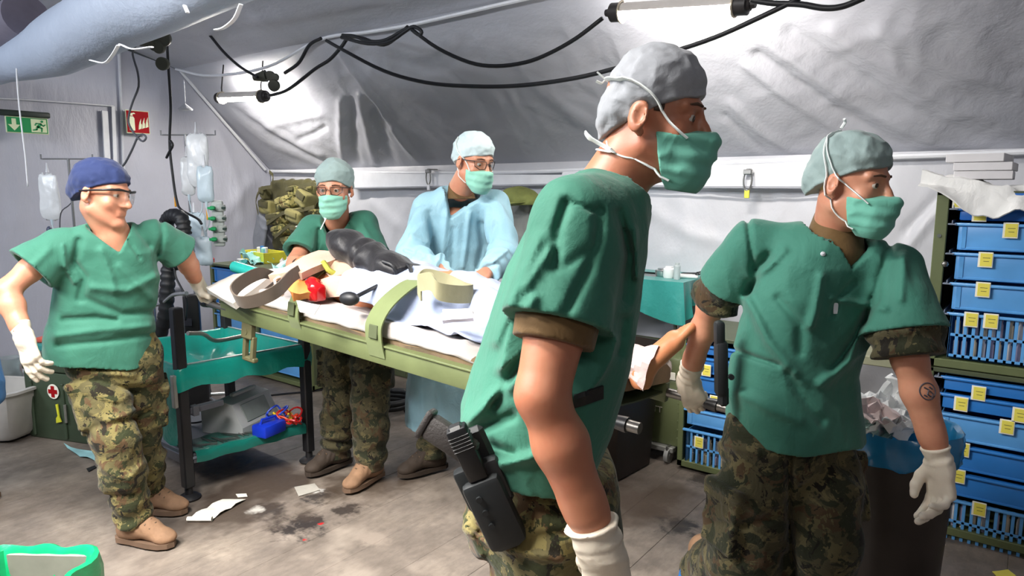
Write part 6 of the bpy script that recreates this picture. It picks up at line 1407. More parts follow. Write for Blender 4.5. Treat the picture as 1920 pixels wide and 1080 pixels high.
MB().tube(curve_pts([pX(352, 625, -3.3), pX(380, 626, -3.32), pX(398, 637, -3.34), pX(415, 638, -3.34), pX(456, 630, -3.34)], 16), .011, 10).build('grab_rail', M('pale_steel_tube', 'b5aea4', .35, .1, metal=.5), cart)
ce = (PA + PB + PC + PD) / 4
MB().box(ce + ZZ * (zs + .0), (.72, .62, .012), I3, .002).build('lower_shelf', M('grey_shelf', '8d93a0', .35, .08, metal=.3), cart)
m = MB(); rows = []
for u in np.linspace(0, 1, 18):
    p = PA + (PB - PA) * (.05 + .9 * u); rows.append([p + A([dx, 0, zs + dz + .004 * math.sin(u * 21 + dx * 90)]) for dx, dz in ((-.2, .018), (-.1, .016), (-.02, .022), (.02, .03), (.03, .022), (.034, .005), (.03, -.022))])
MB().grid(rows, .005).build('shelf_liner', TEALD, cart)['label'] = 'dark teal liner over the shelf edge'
MB().box(PA + A([.0, .1, zt - .17]), (.03, .2, .03), I3, .003).box(PA + A([.012, .05, zt - .17]), (.04, .03, .05), I3, .003).build('slide_bracket', M('grey_rail_metal', '5d5f66', .4), cart)
MB().box(PA + A([-.0, -.035, zt - .06]), (.03, .022, .16), I3, .004).build('clamp', M('frame_grey', 'a9a9a4', .4), cart)
hang = []
for i, u in enumerate(np.linspace(0, 1, 14)):
    p = PC + (PA - PC) * u * .9; hang.append([A([p[0], p[1] + .012 * math.sin(u * 30 + k) + .01, zt - .02 - .30 * k / 6 * (1 + .2 * math.sin(u * 9))]) for k in range(7)])
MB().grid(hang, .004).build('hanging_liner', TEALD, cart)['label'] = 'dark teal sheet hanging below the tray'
# monitor on the lower shelf
mc = pz(455, 805, zs + .01); mc = A([mc[0] - .06, mc[1] + .03, zs + .008]); mo = empty('monitor', mc, 'pale grey angular device standing on the lower cart shelf', 'device'); Rm = rz(.35)
prof = [(-.13, .002), (.13, .002), (.13, .05), (.07, .17), (-.02, .19), (-.13, .12)]
MB().prism(prof, .3, Rm @ np.stack([A([1., 0, 0]), A([0, 0, 1.]), A([0, -1., 0])], 1), mc + Rm @ A([0, .15, 0])).build('housing', M('device_grey', 'b3b5b6', .45, .05), mo, sharp=20)
MB().box(mc + Rm @ A([.101, 0, 0]) + ZZ * .112, (.006, .2, .1), Rm @ ry(-.46), .004).build('screen', M('device_dark_grey', '7c8480', .3), mo); MB().box(mc + Rm @ A([.02, 0, .2]), (.03, .18, .02), Rm, .006).build('carry_handle', M('device_grey', 'b3b5b6', .45), mo)
tag(MB().tube(curve_pts([mc + Rm @ A([-.135, -.05, .05]), mc + A([-.22, -.15, .012]), mc + A([-.35, -.2, .012]), mc + A([-.5, -.22, .02])], 20), .005, 6).build('power_cord', BLK), 'black power cord running from the grey device over the shelf', 'cord')
q = pz(505, 815, zs + .03); bb = empty('blue_case', q, 'small strong blue case on the cart shelf edge', 'case')
MB().box(A([q[0] - .03, q[1] + .02, zs + .055]), (.1, .15, .065), rz(.2), .012, 2).build('case_body', M('strong_blue_plastic', '1736c0', .35), bb); MB().tube([A([q[0] - .03, q[1] - .03, zs + .085]), A([q[0] - .03, q[1] - .02, zs + .11]), A([q[0] - .03, q[1] + .06, zs + .11]), A([q[0] - .03, q[1] + .07, zs + .085])], .007, 8).build('handle', M('strong_blue_plastic', '1736c0', .35), bb)
for k, (col, lb) in enumerate((('c41a1a', 'tangled red lead on the cart shelf behind the blue case'), ('d8431a', 'orange red lead coiled on the cart shelf'), ('e8c32a', 'yellow lead looped beside the blue case'), ('c41a1a', 'second red lead looped at the shelf corner'), ('2a4fd0', 'blue lead standing up behind the blue case'))):
    q = pz(540 - 6 * (k == 2) - 18 * (k == 4), 800, zs + .04); r = .055 - .012 * (k == 2) - .01 * (k == 4)
    P = [A([q[0] - .05 + .02 * math.cos(k * 2) + r * math.cos(a) * (1 + .3 * math.sin(2.3 * a + k)), q[1] + .03 + r * math.sin(a) * (1 + .25 * math.cos(1.7 * a)), zs + .05 + .03 * math.sin(1.4 * a + k) + .012 * k]) for a in np.linspace(0, 11, 34)]
    tag(MB().tube(P, .0055, 6).build('lead', M('lead_' + col, col, .4)), lb, 'lead')
for k in range(9):
    p = PA + (PB - PA) * (.12 + .06 * k) + A([-.07 + .03 * math.sin(k * 2.1), 0, zs + .03]); an = .4 + .5 * math.sin(k * 1.9); d = A([math.cos(an), math.sin(an), 0]) * .06
    o = empty('forceps', p, 'steel instrument scattered on the teal liner of the cart shelf', 'instrument', 'scattered instruments')
    for s_ in (-1, 1): MB().tube([p - d + A([0, 0, .0]), p + A([d[1], -d[0], 0]) * .08 * s_, p + d * .9 + A([d[1], -d[0], 0]) * .2 * s_], [.003, .004, .003], 6).build('blade', STEEL, o)
# ================================================================ infusion stands, hoses, supplies, left corner, floor litter
CHR = M('chrome_pole', 'a9abae', .25, .05, metal=.8); BAGW = M('infusion_bag', 'eef1f4', .25, .06, 14, .3, 40, alpha=.9); BAGB = M('bag_pale_blue', 'cfe0ea', .25, .06, 14, .3, 40, alpha=.9)
def stand(px, py0, y, label, arms, bags, name='infusion_stand'):
    top = pY(px, py0, y); o = empty(name, (top[0], top[1], 0), label, 'stand'); b = A([top[0], top[1], 0])
    MB().tube([b + ZZ * .05, b + ZZ * 1.1], .013, 12).tube([b + ZZ * 1.08, b + ZZ * 1.13], .018, 12).tube([b + ZZ * 1.13, top], .009, 10).build('pole', CHR, o)
    for k in range(5):
        a = 2 * math.pi * k / 5; e = b + A([.28 * math.cos(a), .28 * math.sin(a), .05]); MB().tube([b + ZZ * .08, e], .012, 8).build('base_leg', CHR, o); MB().cyl(e - ZZ * .05 + A([0, .01, .026]), e - ZZ * .05 + A([0, -.01, .026]), .025, n=14).build('castor', BLK, o)
    for dx in arms:
        e = top + RH * dx; MB().tube([top, top + RH * dx * .9, e, e + ZZ * .03], .005, 8).build('hook_arm', CHR, o)
    return o, top
def bag(c, w, h, label, mat, seed=1, tube=.2, group=None, t=.03):
    o = empty('infusion_bag', c + ZZ * (h / 2 + .06), label, 'bag', group); R_ = np.stack([RH, -FH, ZZ], 1)
    def f(p):
        q = (p - c.astype(f32)) @ R_.astype(f32); z = q[:, 2] / (h / 2); th = t * np.clip(1 - np.abs(z) ** 4, .12, 1) * np.clip(.75 - .35 * z, .2, 1)
        k = ((np.abs(q[:, 0]) / (w / 2)) ** 3 + (np.abs(q[:, 1]) / th) ** 2 + np.abs(z) ** 9); return (k ** .3 - 1) * .03 - wrinkle(p, (16, 16, 10), .004, seed)
    soft('bag_body', f, *bounds([c + ZZ * h / 2 + RH * w / 2, c - ZZ * h / 2 - RH * w / 2], .05), .006, mat, o)
    MB().tube([c + ZZ * (h / 2 - .005), c + ZZ * (h / 2 + .03), c + ZZ * (h / 2 + .06)], [.012, .006, .004], 8).build('hanger', WHITE, o)
    if tube: MB().cyl(c - ZZ * (h / 2 - .01), c - ZZ * (h / 2 + .03), .009, .007).tube(curve_pts([c - ZZ * (h / 2 + .03), c - ZZ * (h / 2 + .12) + RH * .01, c - ZZ * (h / 2 + tube) - RH * .015], 12), .004, 6).build('outlet_tube', BAGB, o)
    return o
y1, y2 = 1.86, 2.35
s1, t1 = stand(128, 298, y1, 'thin infusion stand behind the helper with the navy cap', (-.18, .16), 0)
bag(pY(93, 368, y1), .135, .34, 'full white infusion bag on the left infusion stand, cut by the navy cap helper', BAGW, 3)
MB().lathe(pY(93, 437, y1), [(0, -.05), (.016, -.045), (.018, .03), (.01, .045), (0, .05)], 12).build('drip_chamber', M('drip_dark', '3a4460', .4), s1)
MB().tube(curve_pts([pY(112, 440, y1), pY(114, 400, y1), pY(128, 386, y1), pY(134, 380, y1)], 14), .004, 6).build('line', GRC, s1)
s2, t2 = stand(347, 253, y2, 'infusion stand hung with many bags next to the green knobbed manifold', (-.16, .2), 0)
for k, (px, py, w, h, lb, mt) in enumerate(((371, 300, .14, .36, 'largest wrinkled white bag at the top of the right infusion stand', BAGW), (352, 330, .09, .26, 'narrow white bag half behind the pole of the right infusion stand', BAGW), (385, 345, .1, .24, 'small white bag beside the manifold on the right infusion stand', BAGB), (366, 428, .14, .22, 'pale blue soft bag low on the right infusion stand', BAGB), (382, 470, .11, .2, 'lowest pale blue bag of the right infusion stand', BAGB))):
    bag(pY(px, py, y2 - .03 - .02 * (k % 3)), w, h, lb, mt, 7 + k, .18 if k < 3 else 0)
for px, py, lb in ((329, 378, 'orange tag on the black lead at the infusion stand'), (389, 402, 'orange clip beside the green knobbed manifold')):
    MB().box(pY(px, py, y2 - .06), (.022, .012, .07), rz(-.65), .005, 2).build('orange_tag', M('amber_plastic', 'e6a020', .5), s2)
m0, m1 = pY(407, 376, y2 - .02), pY(412, 462, y2 - .02); mf_ = empty('valve_manifold', m1, 'grey plastic manifold with four green knobs on the infusion stand', 'manifold')
mm = np.stack([RH, -FH, ZZ], 1); o = MB().box((m0 + m1) / 2, (.075, .03, L3(m0, m1)), mm, .018, 2).build('body', M('manifold_grey', 'a7ada9', .5), mf_)
for k in range(4):
    c = m0 + (m1 - m0) * (.16 + .225 * k) + RH * -.018 + FH * -.02; MB().cyl(c, c - FH * .03, .014, n=14).box(c - FH * .035, (.045, .008, .016), mm, .003).build('knob', M('knob_green', '1f9a5a', .4), mf_); MB().cyl(c + RH * .045, c + RH * .075 , .008, n=10).build('port', M('port_dark', '2c4038', .5), mf_); MB().lathe(m0 + (m1 - m0) * (.16 + .225 * k) + RH * .02, [(0, -.026), (.028, -.02), (.032, 0), (.028, .02), (0, .026)], 14).build('lobe', M('manifold_grey', 'a7ada9', .5), mf_)
# black corrugated hose and metal arm behind the navy cap helper
def corrugated(ps, r, name, label, mat=BLK):
    P = curve_pts(ps, 110); rr = [r * (1 + .11 * math.sin(k * 2.1)) for k in range(len(P))]; return tag(MB().tube(P, rr, 12).build(name, mat, sharp=None), label, 'hose')
corrugated([pY(346, 440, 2.1), pY(340, 410, 2.1), pY(322, 405, 2.1), pY(312, 420, 2.1), pY(320, 445, 2.08), pY(338, 470, 2.06), pY(340, 490, 2.04), pY(318, 500, 2.0), pY(314, 540, 1.98), pY(310, 590, 1.97), pY(297, 640, 1.96), pY(293, 690, 1.95)], .042, 'breathing_hose', 'thick black ribbed hose hanging behind the navy cap helper')
ft = empty('stool', [*pY(285, 560, 2.6)[:2], 0], 'grey seat of a stool with bent metal tube behind the cart', 'stool'); q = pY(285, 548, 2.6)
MB().box(q, (.34, .34, .05), rz(.3), .02, 2).build('seat', M('seat_grey', '5c5e66', .6), ft); MB().tube([A([q[0], q[1], .0]), A([q[0], q[1], q[2] - .02])], .02, 12).build('column', CHR, ft); MB().tube(curve_pts([pY(285, 573, 1.95), pY(305, 568, 1.95), pY(325, 553, 1.95), pY(350, 550, 1.95)], 14), .012, 10).build('bent_tube', CHR, ft)
MB().lathe((q[0], q[1], 0), [(0, 0), (.2, 0), (.2, .02), (.03, .05), (0, .05)], 20).build('base', DKMET, ft)
cable([(326, 500), (330, 520), (340, 540), (350, 560), (348, 600)], 2.0, .006, 'thin black lead hanging beside the ribbed hose', n=16)
pu = empty('pump', pY(372, 640, 2.3), 'black infusion pump with small warning mark standing behind the cart', 'pump'); q = pY(362, 615, 2.3)
MB().box(A([q[0], q[1], .55]), (.07, .1, .5), rz(-.6), .012, 2).build('housing', BLKP, pu); MB().box(A([q[0], q[1], .15]), (.12, .16, .3), rz(-.6), .01).build('stand_box', DKMET, pu)
MB().box(A([q[0], q[1], .62]) + RH * .0 - FH * .062, (.05, .004, .05), mm, .001).build('display', M('display_dark', '2c2c34', .2), pu); MB().prism([(-.012, 0), (.012, 0), (0, .02)], .002, np.stack([RH, ZZ, -FH], 1), A([q[0], q[1], .53]) - FH * .066 - RH * .0).build('warning_mark', M('warning_yellow', 'e8c22a', .5), pu)

# supplies cabinet behind the stretcher's head end
xs0, xs1 = pY(393, 500, 3.0)[0], pY(560, 500, 3.0)[0]; zt2 = pY(450, 500, 3.0)[2]
sb = cab_frame('storage_cabinet', xs0, xs1 + .1, .02, zt2, 3.0, .5, 'low olive cabinet of blue drawers behind the head end of the stretcher, supplies on top', .035)
zz = np.linspace(zt2 - .03, .08, 7); xm = (xs0 + xs1 + .1) / 2
for k in range(6):
    for a, b in ((xs0 + .045, xm - .02), (xm + .02, xs1 + .055)): drawer(sb, a, b, zz[k + 1] + .006, zz[k] - .004, 3.012, (BLUE, BLUEL)[k % 2], .4)
MB().box((xm, 2.995, zt2 / 2), (.03, .025, zt2 - .05), I3, .003).build('upright', OLIVE, sb)
def on(px, py, z=None): return pz(px, py, zt2 + .0 if z is None else z)
def tray(name, c, size, mat, label, R=I3):
    w, d, h = size; m = MB(); t = .004
    m.box(c + ZZ * t, (w, d, t * 2), R, .001)
    for s in (-1, 1): m.box(c + R @ A([s * (w / 2 - t), 0, h / 2]), (t * 2, d, h), R, .002).box(c + R @ A([0, s * (d / 2 - t), h / 2]), (w, t * 2, h), R, .002)
    return tag(m.build(name, mat), label, 'tray')
YB_ = M('yellow_plastic', 'e6dc3c', .4); WHP = M('white_plastic', 'e9ebee', .35, .04); PURP = M('purple_plastic', '4a44c0', .4); CYAN = M('cyan_plastic', '8fd8d8', .4)
c0 = on(508, 478); c0 = A([np.clip(c0[0], xs0 + .25, xs1 - .12), min(c0[1] + .12, 3.36), c0[2]]); tray('yellow_tray', c0, (.42, .22, .09), YB_, 'yellow open tray of packs on the low cabinet', rz(-.1))
for k, (px, py, sz, mt, nm, lb, r) in enumerate((((484), 478, (.10, .03, .10), WHP, 'dressing_box', 'white pack with blue edge leaning in the yellow tray', .3), ((497), 480, (.03, .03, .11), BLUE, 'blue_pack', 'narrow blue pack leaning in the yellow tray', .5), (515, 480, (.09, .03, .09), CYAN, 'cyan_pack', 'cyan pack standing in the yellow tray', -.2), (540, 484, (.12, .04, .06), PURP, 'purple_pack', 'purple pack behind the tan wrap', .2), (528, 490, (.09, .06, .05), WHP, 'white_pack', 'white pack in front of the yellow tray', .7), (545, 497, (.08, .05, .04), PURP, 'purple_pack', 'small purple pack at the elbow of the bending helper', -.4), (462, 486, (.16, .04, .02), M('mustard_pack', 'd9a92a', .5), 'mustard_pack', 'mustard yellow flat pack lying on the low cabinet', .1), (440, 482, (.12, .07, .03), TAN2, 'beige_pack', 'beige flat pack at the left end of the low cabinet', .3), (420, 490, (.1, .06, .02), WHP, 'white_pack', 'flat white pack at the left end of the low cabinet', -.2))):
    c = on(px, py) + A([0, .1, 0]); c = A([np.clip(c[0], xs0 + .1, xs1 + .03), np.clip(c[1], 3.06, 3.44), c[2]]); o = MB().box(c + ZZ * (sz[2] / 2 + (.010 if k < 3 else .001)), sz, rz(r) @ rx(-.0), .004).build(nm, mt); tag(o, lb, 'pack')
for k, (px, py, s, mt, lb) in enumerate(((478, 494, .2, M('mint_wrap', 'a8e0dc', .5, .06, 20, .3, 40), 'crumpled mint wrap on the low cabinet'), (505, 492, .14, CYAN, 'small cyan wrap beside the white pack on the low cabinet'), (455, 500, .12, TEAL, 'teal wrap hanging at the cabinet edge beside the stretcher'))): crumple(on(px, py) + A([0, 0, .035]), s, mt, lb, None, 31 + k, .5, 'wrap')
tag(MB().lathe(on(398, 492) + ZZ * .001, [(0, 0), (.018, 0), (.02, .03), (.012, .04), (0, .04)], 14).build('red_jar', REDB), 'small red jar on the corner of the low cabinet', 'jar')
q = on(455, 512); hs_ = MB().tube(curve_pts([pt(440, 500, 3.3), pt(460, 506, 3.25), pt(478, 512, 3.2), pt(486, 522, 3.15)], 16), .028, 12).build('teal_tube', M('teal_hose', '2ab0a4', .3)); tag(hs_, 'teal tube lying across the head end of the stretcher', 'tube')
crumple(S(.06, .8, .16), .22, SHEET, 'crumpled white cloth at the head end of the stretcher', None, 61, .5, 'cloth'); crumple(S(.12, .55, .17), .17, M('mint_wrap', 'a8e0dc', .5), 'mint coloured cloth inside the brown strap loop', None, 63, .4, 'cloth')
slab('grey_pad', [(388, 545), (440, 520), (530, 508), (440, 575)], (3.08, 3.2, 3.05, 2.8), .03, cloth_mat('pad_grey', 'c9c4bc', 'bdb7ae', .7), 'pale grey pad under the brown strap at the head end', 'pad', wr=.004)

# load vest hung on the back wall
vst = empty('load_vest', pY(540, 405, YB - .2), 'olive load vest full of pouches hung on the back wall corner', 'vest'); VM = camo_mat('vest_cloth', '97905a', 'b0a66c', '84704a', '585a36', '35331c', 1.5); VO = cloth_mat('vest_olive', '968f5c', '857f50', .85, 1.2); VD = cloth_mat('vest_dark', '5a5636', '4c492d', .85, 1.2)
yv = YB - .17
def vp(px, py, dy=0.0): return pY(px, py, yv + dy)
ctr = vp(545, 405); 
soft('vest_back', lambda p: np.maximum(bx(p, ctr + A([0, .06, 0]), (.38, .045, .36), I3, .04), plane(p, vp(505, 450), A([-1, 0, -.75]))) - wrinkle(p, (7, 7, 7), .02, 3), *bounds([ctr], .55), .012, VD, vst)
for k, (px, py, w, h, t, tl, mt) in enumerate(((505, 388, .2, .15, .07, .1, VO), (540, 380, .22, .13, .08, -.2, VM), (575, 372, .16, .15, .08, .5, VO), (590, 355, .1, .12, .06, .2, VO), (522, 410, .22, .12, .08, -.1, VM), (560, 405, .22, .12, .09, .2, VO), (590, 405, .14, .13, .07, 0, VM), (530, 432, .18, .11, .08, -.2, VM), (565, 432, .16, .1, .08, .1, VD), (545, 452, .16, .09, .07, 0, VO), (575, 456, .15, .1, .07, .1, VM), (498, 362, .1, .12, .05, .3, VD), (552, 358, .14, .1, .05, -.1, VM))):
    c = vp(px, py, -.03 * (k % 3)); R_ = ry(tl)
    o = soft('pouch', lambda p: bx(p, c, (w / 2, t, h / 2), R_, .03) - wrinkle(p, (12, 12, 12), .010, k), *bounds([c], max(w, h) / 2 + .06), .009, mt, vst)
    MB().box(c + R_ @ A([0, -t - .004, h * .2]), (w * .8, .02, h * .42), R_, .008, 2).build('flap', mt if k % 2 else VD, o)
for k, ps in enumerate(([(484, 400), (480, 375), (490, 355), (510, 350)], [(510, 345), (512, 330), (505, 322)], [(560, 350), (585, 345), (600, 352)], [(500, 420), (530, 400), (560, 395), (590, 388)], [(515, 445), (550, 420), (590, 425)])): band([vp(a, b, -.12) for a, b in ps], ZZ, .035, .006, None, 16).build('strap', VD, vst)
MB().box(vp(560, 438, -.13), (.1, .01, .05), ry(.1), .004).build('white_card', LBW, vst)
gf = tag(soft('grey_flap', lambda p: bx(p, vp(488, 440, -.06), (.1, .02, .2), ry(.35), .02) - wrinkle(p, (8, 8, 8), .008, 4), *bounds([vp(488, 440, -.06)], .3), .01, cloth_mat('grey_cloth', '8d919a', '80848d', .8)), 'grey cloth flap hanging below the load vest', 'cloth')
tag(soft('white_pad', lambda p: bx(p, vp(566, 432, -.12), (.08, .02, .05), ry(-.1), .01), *bounds([vp(566, 432, -.12)], .13), .008, WHP), 'white flat pack tucked into the load vest', 'pack')
# field cap on a grey pack by the wall
fcp = empty('field_cap', pY(975, 372, YB - .3), 'olive field cap hung above a grey pack between the two tall helpers', 'cap')
soft('crown', lambda p: np.maximum(ell(p, pY(975, 374, YB - .3), (.16, .12, .085), ry(.15)) - wrinkle(p, (11, 11, 11), .014, 3), -plane(p, pY(975, 384, YB - .3), ZZ)), *bounds([pY(975, 372, YB - .3)], .25), .008, M('cap_olive', '7d8448', .85, .25, 9, .4, 40), fcp)
soft('brim', lambda p: ell(p, pY(962, 382, YB - .36), (.14, .12, .014), ry(-.1)), *bounds([pY(962, 382, YB - .36)], .2), .007, M('cap_olive', '7d8448', .85), fcp)
tag(soft('grey_pack', lambda p: bx(p, pY(985, 420, YB - .1), (.16, .08, .17), I3, .05) - wrinkle(p, (8, 8, 8), .016, 6), *bounds([pY(985, 420, YB - .1)], .3), .01, cloth_mat('grey_pack_cloth', '9a9c98', '8d8f8b', .8)), 'grey pack hung on the back wall under the olive field cap', 'bag')
for px, py, lb in ((803, 328, 'small metal wall hook above the gowned helper'), (1402, 332, 'small metal wall hook left of the helper with the tattoo')):
    o = empty('wall_hook', pY(px, py, YB - .12), lb, 'hook'); c = pY(px, py, YB - .12); MB().tube([c + A([.025 * math.cos(a), 0, .06 * math.sin(a) - .02]) for a in np.linspace(0, 6.28, 16, endpoint=False)], .006, 8, True).build('ring', STEEL, o); MB().box(c + ZZ * .03, (.05, .03, .03), I3, .004).box(c + A([0, .05, .045]), (.02, .11, .012), I3, .002).build('bracket', STEEL, o)
    MB().box(c - ZZ * .1, (.03, .01, .05), I3, .002).build('pull_tab', M('tab_yellow_green', 'd6d64a', .5) if px > 1000 else WHITE, o)
# olive cases along the back wall behind the helpers' legs
for k, (px, w, h, mt, lb) in enumerate(((600, .75, .34, OLIVE, 'olive transport case on the floor behind the bending helper'), (750, .7, .4, OLIVE2, 'dark olive transport case on the floor behind the gowned helper'), (500, .5, .3, M('case_grey_olive', '5c6450', .5), 'grey olive case on the floor below the low cabinet end'))):
    c = pY(px, 640, YB - .35); crate('transport_case', A([c[0], YB - .32, .002]), (w, .45, h), lb, I3, mt, 4)
hq = pz(735, 770); hs2 = MB().tube(curve_pts([A([hq[0] + .14 * math.cos(a) , hq[1] + .14 * math.sin(a), .03 + .03 * a / 6.28]) for a in np.linspace(0, 15, 22)], 90), .022, 8).build('coiled_hose', BLK, sharp=None); tag(hs2, 'black hose coiled on the floor between the legs of the two back helpers', 'hose')
cable_f = tag(MB().tube(curve_pts([pz(470, 745), pz(540, 738), pz(620, 728), pz(700, 728), pz(800, 742)], 30) if False else [p + ZZ * .008 for p in curve_pts([pz(480, 745), pz(560, 738), pz(640, 730), pz(720, 735)], 24)], .007, 6).build('floor_cable', BLK), 'black cable on the floor behind the cart', 'cable')
tag(MB().box(A([pY(742, 690, YB - .52)[0], YB - .555, .36]), (.04, .012, .1), I3, .004).build('blue_clip', M('strong_blue_plastic', '1736c0', .35)), 'small blue clip on the dark olive case', 'clip')

# ---------------- left corner
q = pz(128, 838); lc = crate('medical_case', A([q[0] - .16, q[1] + .22, .0]), (.62, .40, .50), 'dark green medical case with red cross beside the navy cap helper', rz(.35), M('case_dark_green', '3c4a38', .5, .12), 0, .16)
Rl = rz(.35); fc_ = A([q[0] - .16, q[1] + .22, 0]); fm = Rl @ np.stack([A([1., 0, 0]), A([0, 0, 1.]), A([0, -1., 0])], 1)
for k in range(3): MB().box(fc_ + Rl @ A([-.25 + .25 * k, -.205, .19]), (.02, .014, .34), Rl, .004).build('rib', M('case_dark_green', '3c4a38', .5), lc)
d = ray(100, 734); n = fm[:, 2]; p0 = fc_ + fm[:, 2] * .208; cr_ = CAM + d * ((p0 - CAM) @ n / (d @ n))
MB().prism(disc2((0, 0), .045, 24), .003, fm, cr_).build('white_disc', LBW, lc); MB().prism([(-.012, -.034), (.012, -.034), (.012, -.012), (.034, -.012), (.034, .012), (.012, .012), (.012, .034), (-.012, .034), (-.012, .012), (-.034, .012), (-.034, -.012), (-.012, -.012)], .003, fm, cr_ + n * .0032).build('red_cross', SRD, lc)
d = ray(110, 775); yt = CAM + d * ((p0 - CAM) @ n / (d @ n)); MB().prism([(-.012, .055), (.004, .06), (.008, -.02), (.02, -.05), (-.02, -.06), (-.018, -.03), (-.004, -.015)], .006, fm, yt).build('yellow_tag', M('tag_yellow', 'd8d838', .5), lc)
MB().tube([yt + n * .004 + fm @ A([.06, .06, 0]), yt + n * .006 + fm @ A([.062, -.05, 0])], .008, 6).build('latch_bar', M('latch_grey', '8d8d86', .4), lc)
# white tub and clear beaker at the left edge, on a low trolley
q = pz(-14, 842); tb2 = empty('white_tub', q, 'off white angular tub at the left edge of the floor', 'tub'); c = q + A([-.18, .12, 0])
MB().lathe(c, [(0, .02), (.13, .02), (.155, .05), (.195, .30), (.215, .31), (.215, .325), (.185, .325), (.15, .06), (0, .05)], 32, rz(.5), (1.1, .9, 6)).build('tub_body', M('tub_offwhite', 'c9c5bf', .45, .06), tb2); MB().lathe(c, [(0, 0), (.11, 0), (.12, .022), (0, .022)], 24).build('tub_foot', DKMET, tb2)
tl = empty('low_trolley', (-5.58, 1.68, 0), 'low steel trolley behind the white tub at the left edge', 'trolley'); tcx, tcy = -5.58, 1.68
MB().box((tcx, tcy, .21), (.62, .56, .02), I3, .004).build('trolley_top', STEEL, tl)
for a in (-.28, .28):
    for b in (-.25, .25): MB().tube([(tcx + a, tcy + b, 0), (tcx + a, tcy + b, .205)], .012, 8).build('leg', STEEL, tl)
tq = lambda px, py: pz(px, py, .2205)
q = tq(22, 712); tag(MB().lathe(q, [(0, 0), (.062, 0), (.068, .15), (.072, .156), (.062, .156), (.057, .008), (0, .008)], 24).build('clear_beaker', M('clear_plastic', 'dfe8e6', .1, .02, trans=.85)), 'clear plastic beaker at the left edge', 'beaker')
q = tq(78, 690); tag(MB().box(q + A([0, .05, .065]), (.2, .15, .13), rz(.3), .01).build('grey_box', M('box_grey_steel', '8b9296', .4)), 'grey steel box behind the gloved right hand', 'box')
tag(MB().box(q + A([0, .05, .1585]), (.19, .16, .055), rz(.3), .012).build('teal_pack', TEAL), 'teal wrapped pack on the grey steel box', 'pack'); tag(MB().box(q + A([.01, .05, .205]), (.13, .1, .036), rz(.5), .01).build('red_white_pack', M('salmon_pack', 'd0604e', .5)), 'salmon red pack on top of the teal pack', 'pack')
q = tq(60, 700); rl = empty('tape_roll', q, 'white tape roll with red core behind the gloved hand', 'roll'); MB().tube([q + ZZ * .08 - FH * .025, q + ZZ * .08 + FH * .025], .08, 24).build('tape', WHP, rl); MB().tube([q + ZZ * .08 - FH * .028, q + ZZ * .08 - FH * .022], .045, 20).build('core', REDB, rl)
# teal film and litter on the floor
def litter(name, pts, label, mat, cat, curl=.02, seed=1):
    P4 = [pz(*p) for p in pts]; n = 10; P = A([[P4[0] * (1 - u) * (1 - v) + P4[1] * u * (1 - v) + P4[2] * u * v + P4[3] * (1 - u) * v for v in np.linspace(0, 1, n)] for u in np.linspace(0, 1, n)])
    q = P.reshape(-1, 3).astype(f32); P[..., 2] += .004 + np.abs(vnoise(q * f32(9), seed)).reshape(n, n) * curl; return tag(MB().grid(P, .002).build(name, mat, sharp=40), label, cat)
litter('teal_film', [(120, 838), (178, 850), (182, 866), (150, 858)], 'pale teal film lying on the floor beside the medical case', M('film_teal', '9fd0d4', .4), 'film', .03, 2)
litter('white_scrap', [(138, 800), (160, 822), (178, 832), (146, 830)], 'white film scrap on the floor against the medical case', M('film_white', 'd8dfe6', .5), 'scrap', .04, 5)
q0, q1 = pz(352, 978), pz(398, 978); ro = MB(); w_ = q1 - q0; f_ = pz(400, 948) - q0 * .5 - q1 * .5
sp = [q0 + A([0, 0, .012]) + (FH * .012 * math.cos(a) + ZZ * .012 * math.sin(a)) * (.5 + .5 * a / 9) for a in np.linspace(0, 9.4, 26)] + [q0 + FH * (.03 + .03 * k) + ZZ * (.004 + .012 * abs(math.sin(k * 1.1))) + RH * .012 * k for k in range(7)]
tag(ro.grid([[p, p + w_ * .5, p + w_] for p in sp], .002).build('paper_roll', M('paper_cream', 'e6e2d6', .7)), 'half unrolled cream paper roll on the floor in front of the cart', 'paper')
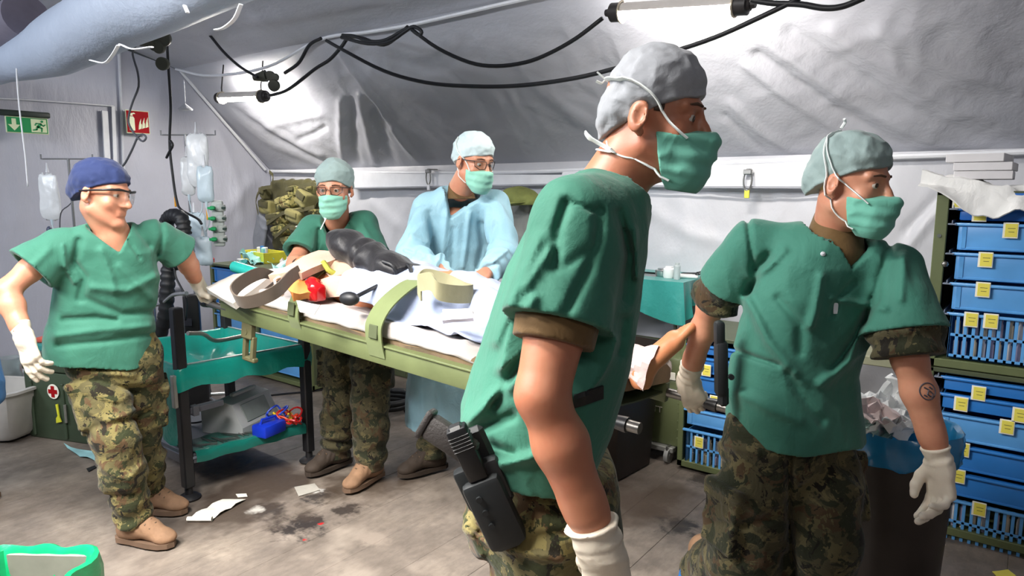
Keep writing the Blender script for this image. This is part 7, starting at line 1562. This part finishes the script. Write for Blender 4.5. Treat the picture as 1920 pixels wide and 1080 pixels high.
litter('paper_scrap', [(442, 928), (462, 928), (464, 933), (446, 934)], 'small white scrap on the floor right of the paper roll', M('paper_cream', 'e6e2d6', .7), 'scrap', .004, 3)
litter('film_patch', [(552, 915), (590, 908), (600, 920), (560, 932)], 'dull translucent film patch stuck to the floor below the stretcher', M('film_dull', 'b9b4aa', .4), 'scrap', .002, 4)
litter('yellow_slip', [(1860, 1074), (1890, 1070), (1905, 1082), (1872, 1088)], 'yellow label slip on the floor below the lower cabinet', YEL, 'paper', .004, 5)
litter('dark_scrap', [(162, 880), (178, 874), (181, 878), (166, 886)], 'small black clip on the floor behind the navy cap helper', BLK, 'scrap', .004, 6)
# green lined box at the lower left corner
q = pz(60, 1085, .30); gb = empty('lined_box', A([q[0], q[1], 0]), 'grey box with a bright green liner at the lower left corner', 'box'); Rg = rz(.62); c = A([*pt(8, 1130, 1.85)[:2], 0]); H = pz(140, 1050, 0.0); hh = pt(120, 1052, 1.98)[2]
m = MB()
for s in (-1, 1): m.box(c + Rg @ A([s * .16, 0, hh / 2]), (.012, .38, hh - .02), Rg, .003).box(c + Rg @ A([0, s * .19, hh / 2]), (.32, .012, hh - .02), Rg, .003)
m.box(c + ZZ * .01, (.32, .38, .02), Rg, .003).build('box_body', M('box_grey_olive', '7a7a70', .5), gb)
n = 60; rings = []
for off, z in ((1.05, hh - .10), (1.075, hh - .04), (1.06, hh + .006), (1.0, hh + .014), (.95, hh - .002), (.93, hh - .08), (.9, hh - .22)):
    r = []
    for k in range(n):
        a = 2 * math.pi * k / n; qd = (abs(math.cos(a)) ** 10 + abs(math.sin(a)) ** 10) ** -.1; wv = 1 + .012 * math.sin(k * 1.3 + z * 20) * (2 if off > 1.04 else 1); r.append(c + Rg @ A([.17 * off * qd * math.cos(a) * wv, .2 * off * qd * math.sin(a) * wv, z + .006 * math.sin(k * .9)]))
    rings.append(r)
MB().rings(rings, False).build('green_liner', M('liner_bright_green', '12a566', .3, .15, 20, .4, 40, coat=.3), gb)['label'] = 'bright green plastic liner folded over the rim'
